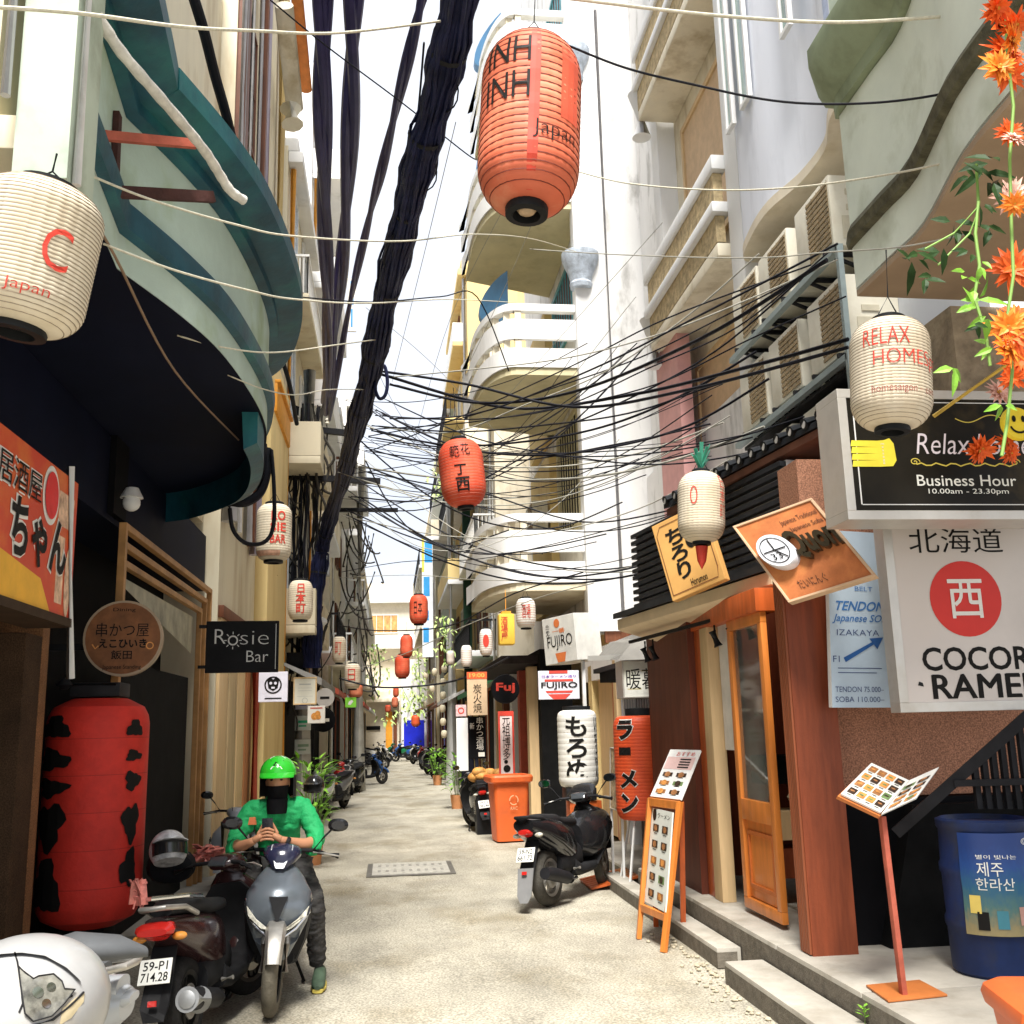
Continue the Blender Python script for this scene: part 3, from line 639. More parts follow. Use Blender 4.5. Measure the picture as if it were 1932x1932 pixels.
# sliding door: frame, glass, panelled bottom
d = MB(); q = xplane(2.86, 7.63, 8.45, .33, 2.62, -1)
q.border(d, .085, .05, .02); q.slab(d, .05, .1, .30, .9, .37, .02)
dr = d.build('sliding_door', m_orange, t, bevel=.006)
g = MB(); q.slab(g, .02, .1,.04,.9,.31,-.012); g.build('door_panel', m_orange, dr, smooth=False)
g = MB(); qq = Plane(q.P(.16,.075), q.r, q.u, q.w*.68, q.h*.19); qq.border(g, .03, .02, .005); g.build('moulding', mat('deep_orange_wood',(.48,.13,.025),.5), dr, smooth=False)
g = MB(); q.slab(g, .008, .1,.37,.9,.965,-.01); m_clear = mat('door_glass',(.75,.8,.74),.04,trans=.93,n=.04); g.build('door_glass', m_clear, dr, smooth=False)
MB().bb(2.80,3.0,7.6,10.9,2.62,2.8).build('lintel', m_orangered, t, bevel=.006)
MB().bb(2.82,2.93,9.12,9.34,.29,2.62).build('post', m_orangered, t, bevel=.008)
MB().bb(2.80,2.92,8.88,9.1,.29,2.62).build('pale_post', m_palewood, t, bevel=.008)
MB().bb(2.80,2.92,10.75,10.95,.29,2.7).build('far_post', m_palewood, t, bevel=.008)
MB().bb(2.90,2.94,8.56,8.86,1.55,2.62).build('paper_screen', mat('paper_white',(.75,.72,.66),.8), t, smooth=False)
MB().bb(2.92,2.98,8.46,8.56,.3,2.62).build('inner_post', m_redwood, t, smooth=False)
for z, m in ((1.45,m_dark),(1.0,m_palewood),(.7,m_redwood)): MB().bb(3.1,3.5,8.5,8.85,z-.18,z+.05).build('counter_box', m, t, smooth=False)
MB().bb(3.3,3.85,7.5,8.5,.3,1.0).build('counter', m_palewood, t, bevel=.01)
MB().lathe([(.0,0),(.2,.05),(.28,.2),(.2,.34),(.05,.4)],16,(3.35,7.9,1.0)).build('ceramic_pot', mat('beige_pot',(.45,.36,.24),.5), t)
MB().bb(3.86,3.89,7.5,9.3,1.2,2.5).build('shelf_back', mat('lit_interior',(.5,.4,.2),.7,n=.5,ns=5), t, smooth=False)
# eave, slatted band and upper tiled eave (this block is turned towards the far end)
e0 = Vector((2.33,10.35,2.74)); e1 = Vector((2.95,7.62,2.83)); ed = (e1-e0); back = Vector((.95,.22,0))
def along(a, b, prof, mb):   # prof: (back, z)
    return mb.rings([[p + back*o + Vector((0,0,z)) for o, z in prof] for p in (a, b)])
along(e0, e1, [(0,0),(0,.10),(.9,.25),(.9,.0),(.45,-.12),(.04,-.02)], MB()).build('eave', mat('lit_eave_wood',(.78,.62,.4),.6,n=.12,ns=3), t, smooth=False)  # pale wood lightened for the eave, its lit look put into the colour
along(e0, e1, [(-.05,.105),(-.05,.16),(.9,.32),(.9,.26)], MB()).build('eave_tiles', m_tile, t, smooth=False)
along(e0+Vector((.25,.05,0)), e1+Vector((.2,0,0)), [(0,.2),(0,1.0),(.8,1.0),(.8,.2)], MB()).build('band_wall', mat('white_gap',(.62,.62,.6),.6), t, smooth=False)
g = MB()
for i in range(11): z = .24+i*.073; g.beam(e0+Vector((.22,.05,z)), e1+Vector((.17,0,z)), .06, .04)
g.build('slat', m_tile, t, smooth=False)
u0 = Vector((2.62,9.3,3.72)); u1 = Vector((3.4,6.7,3.95))
along(u0, u1, [(0,0),(0,.06),(.9,.3),(.9,.0)], MB()).build('upper_eave', mat('red_brown_soffit',(.16,.07,.045),.7,n=.3,ns=5), t, smooth=False)
along(u0, u1, [(-.03,.062),(-.03,.11),(.9,.42),(.9,.31)], MB()).build('upper_tiles', m_tile, t, smooth=False)
g = MB(); n = 16
for i in range(n):
    p = u0+(u1-u0)*((i+.5)/n); g.cyl(p+Vector((-.06,0,.12)), p+back*.9+Vector((0,0,.47)), .045, .045, 10)
    g.cur = 1; g.cyl(p+Vector((-.065,-.0,.118)), p+Vector((-.0605,-.0,.118)), .032, .032, 10); g.cur = 0
g.build('roll_tile', [m_tile, mat('pale_tile_end',(.6,.6,.58),.5)], t)
g = MB().beam(e0+Vector((.12,.0,-.13)), e0+Vector((.12,0,-.13))+ed*.95, .03, .03); g.build('lamp_track', m_dkmetal, t, smooth=False)
for f_ in (.12,.18,.60,.70,.80):
    p = e0+Vector((.12,0,-.16))+ed*f_
    MB().cyl(p, p+Vector((0,0,-.07)), .012, .012, 8).cyl(p+Vector((-.02,.0,-.07)), p+Vector((.02,-.02,-.2)), .035, .04, 12).build('spot_lamp', m_dkmetal, t)
inv(t)
# rust pink end wall behind the signs, black sheet painted in for the shaded void under the stair
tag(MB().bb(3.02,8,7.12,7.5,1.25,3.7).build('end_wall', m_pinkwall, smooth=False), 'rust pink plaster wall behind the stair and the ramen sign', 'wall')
tag(MB().bb(3.04,8,7.04,7.11,.29,1.24).build('under_stair_void', m_black, smooth=False), 'black panel standing in for the shaded void under the stair', 'panel')
st = thing('stair_rail', 'black steel stair railing rising to the right edge', 'railing', (3.1,6.6,1.1))
a = PY(1690,1572,6.5); b = PY(1945,1345,6.1)
g = MB().beam(a, b, .05, .07); g.build('handrail', m_dkmetal, st, smooth=False)
g = MB()
for i in range(1,8):
    p = a+(b-a)*(.52+i*.065); g.beam(p, Vector((p.x,p.y,1.22)), .035, .035)
g.each('baluster', m_dkmetal, st, smooth=False)
g = MB().beam(PY(1800,1478,6.3), PY(1950,1474,6.1), .05, .04); g.build('lower_rail', m_dkmetal, st, smooth=False); inv(st)
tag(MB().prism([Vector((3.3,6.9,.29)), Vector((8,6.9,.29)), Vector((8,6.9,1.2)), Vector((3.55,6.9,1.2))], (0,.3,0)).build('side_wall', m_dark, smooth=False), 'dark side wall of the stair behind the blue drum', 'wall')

# ================================================================== RIGHT ground floor between the wooden shop and the white house
t = thing('shop_row', 'dark shop fronts with timber posts between the red ramen lantern and the white house', 'shop', (3.4,14,0))
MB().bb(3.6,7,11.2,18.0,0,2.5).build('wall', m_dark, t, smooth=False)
for y, m, w_ in ((11.4,m_brown,.3),(14.8,m_whitemetal,.16),(15.3,m_palewood,.2),(17.2,m_yellow,.3)): MB().bb(3.35,3.62,y-w_/2,y+w_/2,0,2.75).build('post', m, t, smooth=False)
MB().bb(3.45,3.61,15.8,17.0,.1,2.6).build('timber_panel', m_palewood, t, smooth=False)
MB().bb(3.4,3.6,15.4,15.7,.1,2.6).build('red_panel', m_orangered, t, smooth=False)
MB().bb(3.45,3.58,12.0,14.4,.1,2.4).build('black_panel', mat('charcoal_panel',(.02,.019,.02),.6), t, smooth=False)
MB().bb(2.9,3.6,11.3,14.6,2.5,2.56).build('flat_canopy', m_dkmetal, t, smooth=False)
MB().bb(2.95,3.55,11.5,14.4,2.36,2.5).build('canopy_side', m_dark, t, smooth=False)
inv(t)
t = thing('shop_row', 'black fronted bars with dark awnings further along the right side', 'shop', (3.2,23,0))
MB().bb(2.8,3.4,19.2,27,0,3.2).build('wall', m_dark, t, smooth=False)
MB().bb(2.1,2.8,19.4,26.4,2.95,3.1).build('awning', mat('dark_awning',(.03,.022,.02),.7,n=.4), t, smooth=False)
for y, m in ((19.6,m_palewood),(21,m_redpipe),(22.4,m_white),(24,m_brown),(25.6,m_palewood)): MB().bb(2.62,2.81,y,y+.3,0,2.9).build('post', m, t, smooth=False)
inv(t)
# ================================================================== LANTERNS
m_paper = mat('cream_paper', (.72,.64,.5), .75, n=.12, ns=3, stain=(.5,.38,.2), sa=.6, ss=2.2, stretch=(1,1,.5))
m_paper2 = mat('white_paper', (.78,.76,.7), .75, n=.06, ns=3, stain=(.6,.5,.35), sa=.4, ss=3)
m_redpaper = mat('red_paper', (.68,.075,.03), .6, n=.16, ns=3, stain=(.75,.3,.16), sa=.45, ss=2)
m_redpaper2 = mat('faded_red_paper', (.7,.16,.08), .6, n=.14, ns=2.5, stain=(.78,.42,.26), sa=.65, ss=2.6)
m_orangepaper = mat('orange_red_paper', (.72,.09,.025), .5, n=.1, ns=2, stain=(.8,.25,.1), sa=.3, ss=2)
m_yellowpaper = mat('yellow_paper', (.78,.5,.06), .6, n=.1, ns=4)
m_greenpaper = mat('pale_green_paper', (.72,.68,.5), .7, n=.12)
m_ink = mat('black_ink', (.012,.011,.01), .6, n=.2)
m_redink = mat('red_ink', (.58,.05,.03), .6, n=.2)
m_cap = mat('black_cap', (.015,.016,.017), .5, n=.2)
m_hoop = mat('red_hoop', (.18,.03,.015), .7); m_hoopc = mat('grey_hoop', (.3,.24,.17), .7)
def lantern_prof(rad, h, sh=.28, neck=.42, n=26, ribs=0, amp=.012):
    """r(z) list from the bottom opening to the top"""
    out = []
    for i in range(n+1):
        t = i/n; z = h*(t-.5)
        e = min(t, 1-t)/sh
        r = rad*(neck+(1-neck)*math.sqrt(max(0,1-(1-min(1,e))**2))) if e < 1 else rad
        if ribs: r *= 1 - amp*(1+math.cos(2*math.pi*t*ribs))/2
        out.append((r, z))
    return out
def radius_at(prof, z):
    for (r0,z0),(r1,z1) in zip(prof, prof[1:]):
        if z0 <= z <= z1: return r0+(r1-r0)*(z-z0)/max(1e-9,z1-z0)
    return prof[0][0] if z < prof[0][1] else prof[-1][0]
def sliced(vs, fs, nx, ny):
    bm = bmesh.new(); vv = [bm.verts.new((a,b,0)) for a,b in vs]
    for f in fs:
        try: bm.faces.new([vv[i] for i in f])
        except ValueError: pass
    for k in range(1,nx): bmesh.ops.bisect_plane(bm, geom=bm.verts[:]+bm.edges[:]+bm.faces[:], plane_co=(k/nx,0,0), plane_no=(1,0,0))
    for k in range(1,ny): bmesh.ops.bisect_plane(bm, geom=bm.verts[:]+bm.edges[:]+bm.faces[:], plane_co=(0,k/ny,0), plane_no=(0,1,0))
    bm.verts.index_update(); o = ([tuple(v.co.xy) for v in bm.verts], [tuple(v.index for v in f.verts) for f in bm.faces]); bm.free(); return o
def wrap(mb, prof, body, az, width, z0, z1, out=.006, off=.02, vertical=False, flat=False):
    """lettering wrapped round a lantern: az = middle azimuth (0 faces -Y), width = arc in radians"""
    if body is None: vs, fs = [(0,0),(1,0),(1,1),(0,1)], [(0,1,2,3)]
    else: vs, fs, _ = text_geo(body, off, vertical)
    R_ = max(r for r,_ in prof)
    vs, fs = sliced(vs, fs, max(2,int(width/.16)), max(2, int((z1-z0)/(R_*.25))))
    P = []
    for a, b in vs:
        th = az+(a-.5)*width; z = z0+(z1-z0)*b; r = radius_at(prof, z)+out
        P.append(Vector((r*math.sin(th), -r*math.cos(th), z)))
    return mb.add(P, fs)
def lantern(name, label, pos, rad, h, pm, texts=(), hoops=18, hoopm=None, sh=.28, neck=.42, cord=1., group=None, tilt=(0,0), cap=True, seg=32, facets=0, bulb=False, hoopr=.0035):
    t = thing(name, label, 'lantern', pos, 0, group); t.rotation_euler = (tilt[0], tilt[1], 0)
    prof = lantern_prof(rad, h, sh, neck, ribs=0 if facets else hoops, n=max(26, hoops*4) if not facets and hoops else 26)
    g = MB().lathe(prof, facets or seg, cap=False)
    if facets:
        g = MB(); pr = [p for i, p in enumerate(prof) if i in (0,1,2,3,5,7,10,13,16,19,21,23,24,25,26)]
        g.lathe(pr, facets, cap=False)
    o = g.build('paper_shade', pm, t, angle=30 if facets else 60)
    if hoops and hoopm:
        g = MB()
        for i in range(1, hoops):
            z = h*(i/hoops-.5); r = radius_at(prof, z)+.001
            k = 28; ring = [[Vector(((r+hoopr*a)*math.cos(2*math.pi*j/k), (r+hoopr*a)*math.sin(2*math.pi*j/k), z+hoopr*b)) for a,b in ((-1,0),(.5,-.7),(.5,.7))] for j in range(k)]
            g.rings(ring+[ring[0]], cap=False)
        g.build('hoops', hoopm, t)
    if cap:
        rt = prof[-1][0]
        c1 = MB().lathe([(rt*.92,h/2-.005),(rt*1.08,h/2),(rt*1.08,h*.54),(rt*.9,h*.555),(.01,h*.56)], 24).build('top_cap', m_cap, t)
        rb = prof[0][0]
        MB().lathe([(rb*1.05,-h/2+.005),(rb*1.12,-h/2-.01),(rb*1.1,-h*.545),(rb*.72,-h*.55),(rb*.72,-h/2+.01)], 24, cap=False).build('bottom_ring', m_cap, t)
        if bulb: MB().lathe([(.0,-h*.44),(rb*.5,-h*.46),(rb*.62,-h*.5),(rb*.4,-h*.53),(0,-h*.54)],16).build('bulb', mat('bulb_glass',(.55,.4,.25),.2,n=.5,ns=9), t)
    if cord:
        g = MB().tube([(-rad*.3,0,h*.555),(0,0,h*.555+min(.12,cord*.4)),(rad*.3,0,h*.555)], .004, 6).tube([(0,0,h*.555+min(.12,cord*.4)),(0,0,h*.555+cord)], .004, 6)
        g.build('hanging_cord', m_cap, t, smooth=False)
    for tx in texts:
        g = MB(); body, az, wd, z0, z1 = tx[:5]; kw = tx[5] if len(tx) > 5 else {}
        m_ = kw.get('m', m_redink); wrap(g, prof, body, az, wd, z0*h, z1*h, kw.get('out',.006), kw.get('off',.02), kw.get('v',False))
        g.build(kw.get('name','lettering'), m_, t, smooth=False)
    return t
def pos_size(u, v, wpx, hpx, Y): return PY(u, v, Y), wpx*px(Y)/2, hpx*px(Y)
# 1 big red lantern over the alley
p, r_, h_ = pos_size(1000, 237, 214, 392, 5.2)
K = {'m': m_ink, 'off': .0}
lantern('paper_lantern', 'large faded red lantern lettered INH hanging at the top centre above the alley', p, r_, h_, m_redpaper2,
  [('INH',-.62,.95,.2,.36,K),('INH',-.62,.95,-.02,.14,K),('Japan',.42,.95,-.26,-.15,{'m':m_ink,'off':-.01}),(None,-.05,.2,-.49,.5,{'m':mat('red_stripe',(.62,.06,.03),.6,n=.15),'name':'stripe','out':.003}),
   (None,.75,.5,-.1,.34,{'m':mat('red_block',(.66,.1,.05),.6,n=.2,ns=5),'name':'red_block','out':.0025})], 24, m_hoop, tilt=(R(-3),R(4)), cord=.9, bulb=True, hoopr=.0045, sh=.24, neck=.38)
# 2 white lantern, upper left edge
p, r_, h_ = pos_size(60, 487, 232, 285, 3.6)
lantern('paper_lantern', 'grimy white lantern with red letters at the upper left edge of the view', p, r_, h_, m_paper,
  [('日',-.62,.42,.16,.34,{}),('本',-.66,.42,-.05,.12,{}),('町',-.7,.42,-.3,-.12,{}),('C',.72,.45,-.17,.12,{'off':.0}),('Japan',.42,.7,-.38,-.29,{'off':-.01})], 34, m_hoopc, tilt=(R(2),R(9)), cord=.12, sh=.2, neck=.46, hoopr=.0028)
# 3 white lantern RELAX HOME Spa, right
p, r_, h_ = pos_size(1680, 707, 163, 232, 5.0)
lantern('paper_lantern', 'white lantern lettered RELAX HOME Spa in front of the black Relax sign', p, r_, h_, m_paper,
  [('RELAX',-.55,1.15,.17,.33,{'off':-.01}),('HOMESpa',.08,1.9,-.06,.12,{'off':-.01}),('homesaigon – com',-.05,1.75,-.29,-.2,{'off':-.01,'m':mat('maroon_ink',(.3,.04,.03),.6)})], 34, m_hoopc, tilt=(0,R(4)), cord=.4, sh=.24, neck=.4, hoopr=.0026)
# 4 white lantern in front of the tiled roof
p, r_, h_ = pos_size(1323, 957, 93, 140, 7.5)
t = lantern('paper_lantern', 'white lantern with red characters in front of the slatted roof of the wooden shop', p, r_, h_, m_paper,
  [('日本町',.75,.38,-.2,.42,{'v':True,'off':-.01}),('0',-.6,.32,-.02,.24,{'off':-.02})], 28, m_hoopc, tilt=(0,R(3)), cord=.25, sh=.26, neck=.36, hoopr=.002)
MB().lathe([(.0,.0),(.05,-.01),(.035,-.12),(.0,-.19)],10,(0,0,-h_*.55)).build('red_tassel', m_redink, t)
g = MB(); rr = random.Random(2)
for i in range(9): a = rr.uniform(0,6.28); g.beam((0,0,h_*.56),(.07*math.cos(a),.07*math.sin(a),h_*.56+rr.uniform(.08,.2)),.03,.006)
g.build('green_streamers', mat('green_foil',(.05,.3,.2),.4), t, smooth=False)
# 5 red lantern mid alley
p, r_, h_ = pos_size(872, 893, 88, 132, 9.5)
lantern('paper_lantern', 'bright red lantern with black characters hanging in mid alley left of the white balconies', p, r_, h_, m_redpaper,
  [('範',-.35,.45,.17,.36,{'m':m_ink,'off':0}),('花',.15,.4,.2,.38,{'m':m_ink,'off':0}),('丁',-.15,.5,-.1,.06,{'m':m_ink}),('西',-.1,.6,-.34,-.13,{'m':m_ink})], 22, mat('pink_hoop',(.7,.25,.18),.6), tilt=(0,R(-5)), cord=.5, sh=.3, neck=.34, hoopr=.0022)
# 6,7 white lanterns on the left behind the balcony
p, r_, h_ = pos_size(517, 1005, 66, 106, 11.5)
lantern('paper_lantern', 'white lantern lettered ROSIE BAR under the black cable loop on the left', p, r_, h_, m_paper, [('RO',.35,.8,.17,.34,{}),('SIE',.35,.9,-.03,.13,{}),('BAR',.35,.9,-.24,-.08,{}),(None,-.3,1.6,-.45,-.36,{'m':mat('faded_print',(.66,.38,.26),.7,n=.4,ns=12)})], 22, m_hoopc, cord=.3, sh=.2, neck=.5, hoopr=.002)
p, r_, h_ = pos_size(567, 1133, 46, 73, 15)
lantern('paper_lantern', 'small white lantern with red characters above the Rosie Bar board', p, r_, h_, m_paper, [('日本町',.1,.8,-.36,.4,{'v':True})], 18, m_hoopc, cord=.3, sh=.3, neck=.55, hoopr=.002)
# far lanterns: label, u, v, w, h, Y, material, text
GR = 'small lanterns hung far down the alley'
FAR = [('red lantern hung high in front of the blue and white banner',790,1150,35,54,24,m_redpaper,'日本'),
 ('slim red lantern just above another red one in the middle distance',767,1219,24,40,30,m_redpaper,None),
 ('red lantern directly below the slim red one in the middle distance',759,1257,28,42,31,m_redpaper,None),
 ('tiny red lantern highest of the trio before the end house',747,1306,11,16,48,m_redpaper,None),
 ('tiny pale red lantern in the middle of the trio before the end house',745,1325,12,18,47,m_redpaper2,None),
 ('tiny red lantern lowest of the trio, over the beige canopy',732,1337,11,13,52,m_redpaper,None),
 ('orange lantern in front of the blue tarpaulin',784,1360,16,20,50,m_orangepaper,None),
 ('dull cream lantern beside the utility pole on the left',640,1226,26,48,23,m_paper,'町'),
 ('peach lantern with red print below the dull cream one',665,1276,30,46,24,m_paper,'日'),
 ('smaller peach lantern under the peach one with red print',672,1303,24,24,25,m_redpaper2,None),
 ('white lantern shaped like a bottle left of the yellow lantern',917,1212,25,50,17.5,m_paper2,'●'),
 ('pale lantern by the black awning below the pale post',880,1238,21,40,20,m_paper2,None),
 ('white lantern with a red square print above the yellow lantern',992,1157,38,56,15.5,m_paper2,'酒場'),
 ('small white lantern left of the pale post',850,1241,15,26,24,m_paper2,None)]
for lb, u, v, w_, hh, Y, m, tx in FAR:
    p, r_, h_ = pos_size(u, v, w_, hh, Y)
    lantern('paper_lantern', lb, p, r_, h_, m, [(tx,-.1,.9,-.2,.28,{'off':.0,'m':m_ink if m is m_redpaper else m_redink})] if tx else [], 12, mat('warm_hoop',(.45,.2,.1),.7), cord=.35, group=GR, sh=.3, neck=.5, seg=20, hoopr=.003)
p, r_, h_ = pos_size(955, 1188, 30, 58, 16.5)
t = thing('box_lantern', 'yellow box lantern with red characters among the hanging lanterns', 'lantern', p)
MB().box((0,0,0),(2*r_,2*r_,h_)).build('paper_shade', m_yellowpaper, t, bevel=.03)
q = yplane(-r_, -r_, r_, -h_/2, h_/2); q.text(MB(), '酒場屋', .12,.12,.55,.9, .004, .01, vertical=True).build('lettering', m_redink, t, smooth=False)
MB().box((0,0,h_*.53),(1.2*r_,1.2*r_,.06)).beam((0,0,h_*.5),(0,0,h_*.5+.4),.01,.01).build('top_cap', m_orangepaint, t, smooth=False)
# string of round pale green lanterns at the far right
for i, (u, v) in enumerate(((838,1262),(836,1287),(836,1312),(835,1337),(836,1362),(838,1385))):
    p, r_, h_ = pos_size(u, v, 12, 14, 33)
    lantern('round_lantern', ['topmost round pale lantern of the vertical string on the far right','second round pale lantern from the top of the string on the far right','third round pale lantern from the top of the string on the far right','third round pale lantern from the bottom of the string on the far right','second round pale lantern from the bottom of the string on the far right','lowest round pale lantern of the string on the far right, among leaves'][i], p, r_, h_, m_greenpaper, [], 8, mat('warm_hoop',(.45,.2,.1),.7), sh=.5, neck=.3, cord=.2, group='vertical string of round lanterns', seg=18, hoopr=.003)
for i,(u,v) in enumerate(((803,1275),(815,1300),(800,1330),(820,1268))):
    p, r_, h_ = pos_size(u, v, 11, 14, 40)
    lantern('round_lantern', ['tiny cream lantern over the parked bikes at the far right','tiny cream lantern nearest the dark awning at the far right','lowest tiny cream lantern beside the blue tarpaulin','topmost tiny cream lantern at the far right'][i], p, r_, h_, m_paper, [], 8, m_hoopc, sh=.5, neck=.3, cord=.2, seg=16, hoopr=.003)

# standing lanterns
p = Vector((-2.06, 7.75, .53)); H_ = 1.53; r_ = .345
t = lantern('standing_lantern', 'tall red faceted cloth lantern standing by the dark doorway on the left', p+Vector((0,0,H_/2)), r_, H_, mat('red_cloth',(.6,.03,.018),.65,n=.22,ns=3,bump=.25,bs=20,stain=(.3,.015,.01),sa=.6,ss=2.4), [], 0, None, sh=.12, neck=.55, cord=0, cap=False, facets=28)
prof = lantern_prof(r_, H_, .12, .55)
g = MB(); rr = random.Random(4)
for az, zs in ((-.68,((.37,.12),(.23,.12),(.11,.1),(-.05,.24),(-.31,.27))),(1.02,((.36,.09),(.24,.06),(.13,.1),(-.05,.2),(-.25,.2)))):
    for z, hh in zs:
        k = 26; pts = []
        for i in range(k):
            a = 2*math.pi*i/k; rr_ = 1+.22*math.sin(3*a+z*9)+.1*math.sin(7*a)
            pts.append((.5+.5*rr_*math.cos(a)*.8, .5+.5*rr_*math.sin(a)*.8))
        vs, fs = sliced(pts, [tuple(range(k))], 4, 4)
        P = []
        for a, b in vs:
            th = az+(a-.5)*(1.0 if az < 0 else .5); zz = (z+(b-.5)*hh)*H_; r = radius_at(prof, zz)*1.01+.004; P.append(Vector((r*math.sin(th), -r*math.cos(th), zz)))
        g.add(P, fs)
g.each('brush_mark', m_ink, t, smooth=False)
g = MB()
for z in (-.32,-.16,0,.16,.32): 
    r = radius_at(prof, z*H_)*1.003; g.rings([[Vector((r*math.cos(2*math.pi*j/28), r*math.sin(2*math.pi*j/28), z*H_+dz)) for j in range(28)] for dz in (-.002,.002)], cap=False)
g.build('seams', mat('dark_red_seam',(.35,.02,.012),.7), t)
MB().box((0,0,-H_/2-.1),(.3,.3,.2)).build('base_block', m_dark, t, bevel=.01)
MB().box((0,0,H_/2+.06),(.34,.3,.1)).build('top_plate', m_dkmetal, t, bevel=.01)
p = PY(1208, 1447, 11.5); r_ = 48*px(11.5); H_ = 188*px(11.5)
t = lantern('standing_lantern', 'orange red ramen lantern with black katakana standing on thin white legs', p, r_, H_, m_orangepaper, [('ラ',-.82,.75,.27,.46,{'m':m_ink,'off':.045}),('ー',-.85,.55,.12,.2,{'m':m_ink,'off':.03}),('メ',-.75,.75,-.19,-.02,{'m':m_ink,'off':.045}),('ン',-.75,.75,-.42,-.24,{'m':m_ink,'off':.045}),
   ('ラ',-.82,.82,.26,.47,{'m':m_paper2,'off':.06,'out':.003}),('メ',-.75,.82,-.2,-.01,{'m':m_paper2,'off':.06,'out':.003}),('ン',-.75,.82,-.43,-.23,{'m':m_paper2,'off':.06,'out':.003})], 30, mat('deep_red_hoop',(.5,.05,.02),.6), sh=.12, neck=.72, cord=0, cap=False, hoopr=.002)
for sx, sy in ((-.6,-.6),(.6,-.6),(.6,.6),(-.6,.6)): MB().beam((sx*r_*.7,sy*r_*.7,-H_/2),(sx*r_*1.3,sy*r_*1.3,-p.z+.14),.02,.02).build('leg', m_whitemetal, t, smooth=False)
MB().lathe([(r_*.5,H_/2-.01),(r_*.5,H_/2+.08),(.01,H_/2+.09)],20).build('top_cap', m_cap, t)
p = PY(1090, 1412, 14); r_ = 37*px(14); H_ = 140*px(14)
t = lantern('standing_lantern', 'white lantern with heavy black brush lettering behind the black scooter', p, r_, H_, m_paper2, [('もろぬ',-.18,1.25,-.38,.42,{'m':m_ink,'v':True,'off':.022}),('いちばん',.95,.35,-.4,.4,{'m':m_ink,'v':True,'off':.01})], 14, m_hoopc, sh=.1, neck=.7, cord=0, cap=False, hoopr=.0015)
MB().lathe([(r_*.7,H_/2-.01),(r_*.72,H_/2+.05),(.01,H_/2+.06)],20).build('top_cap', m_cap, t)
MB().box((0,0,-H_/2-.08),(r_*1.5,r_*1.4,.16)).build('base', m_dkmetal, t, bevel=.01)
MB().box((r_*.2,0,-H_/2-.4),(r_*1.6,r_*1.2,.46)).build('red_box', m_orangered, t, bevel=.01)
tag(MB().bb(2.55,2.6,14.78,14.85,.0,2.7).build('white_post', m_whitemetal, bevel=.005), 'slim white post between the white lantern and the menu panel', 'post').location.x = .22

# ================================================================== SIGNS
WORLD = []
def board(name, label, pl, thick, fm, face=None, border=0, bm_=None, cat='sign', bev=.006):
    t = thing(name, label, cat, pl.P(.5,0)); WORLD.append(t)
    e_ = .004 if border else 0
    pl.slab(MB(), thick-e_, e_/pl.w, e_/pl.h, 1-e_/pl.w, 1-e_/pl.h).build('panel', fm, t, smooth=False, bevel=bev)
    if face: pl.rect(MB(), .0+border/pl.w, border/pl.h, 1-border/pl.w, 1-border/pl.h, .003).build('face', face, t, smooth=False)
    if border and bm_: pl.border(MB(), border, thick+.01, .012).build('frame', bm_, t, smooth=False, bevel=.003)
    return t
def skew(a, b, d):     # plane from lower-left, lower-right, upper-left
    a, b, d = Vector(a), Vector(b), Vector(d); q = Plane(a, b-a, d-a, (b-a).length, (d-a).length); return q
def put(t, m, fn, name='lettering'): g = MB(); fn(g); o = g.build(name, m, t, smooth=False); return o
m_steel = mat('aluminium_frame',(.62,.6,.55),.4,.5,n=.12,ns=3,stain=(.35,.3,.22),sa=.5,ss=3)
# -- RELAX HOME box sign
q = yplane(5.6, 2.66, 4.3, 2.93, 3.73)
t = board('box_sign', 'black and gold Relax home box sign with business hours', q, .3, m_steel, mat('bronze_black_face',(.012,.01,.006),.4,n=.5,ns=2.0,stain=(.12,.085,.03),sa=.8,ss=1.3,spec=.2), .055, m_steel)
put(t, m_whitemetal, lambda g: (q.rect(g,.055,.115,.06,.9,.006), q.rect(g,.06,.11,1,.117,.006), q.rect(g,.06,.9,1,.907,.006)), 'white_line')
put(t, mat('lilac_letters',(.82,.74,.78),.5), lambda g: q.text(g,'Relax home',.285,.5,.73,.66,.007,-.004,slant=.03))
put(t, mat('pale_letters',(.82,.82,.75),.5), lambda g: (q.text(g,'Business Hour',.275,.255,.66,.34,.007,.006), q.text(g,'10.00am - 23.30pm',.315,.185,.625,.235,.007)), 'hours')
gold = mat('gold_print',(.72,.58,.1),.5)
def scroll(g):
    q.stroke(g, [(.28+.0*i,0) for i in ()] or [(.28+.38*i/20, .42+.012*math.sin(i*1.9)) for i in range(21)], .008, .006)
    for cx in (.275,.665): q.stroke(g, [(cx+.02*a, .44+.03*b) for a, b in curly(22)], .006, .006)
    q.stroke(g, [(.45+.2*i/20, .78-.03*math.sin(i*.33)) for i in range(21)], .006, .006)
    q.stroke(g, [(.64+.018*a, .765+.03*b) for a, b in curly(20)], .006, .006)
put(t, gold, scroll, 'ornament')
put(t, mat('yellow_hand',(.78,.66,.05),.5), lambda g: [q.poly(g, [(.035,.40+i*.052),(.04,.445+i*.052),(.14,.45+i*.05),(.14,.40+i*.05)], .008) for i in range(4)] + [q.poly(g,[(.14,.4),(.19,.405),(.205,.45),(.2,.58),(.185,.62),(.165,.605),(.14,.6)],.008)], 'hand_print')
put(t, mat('sticker_white',(.7,.72,.66),.6), lambda g: q.text(g,'massage',.15,.42,.162,.58,.01,vertical=True), 'small_lettering')
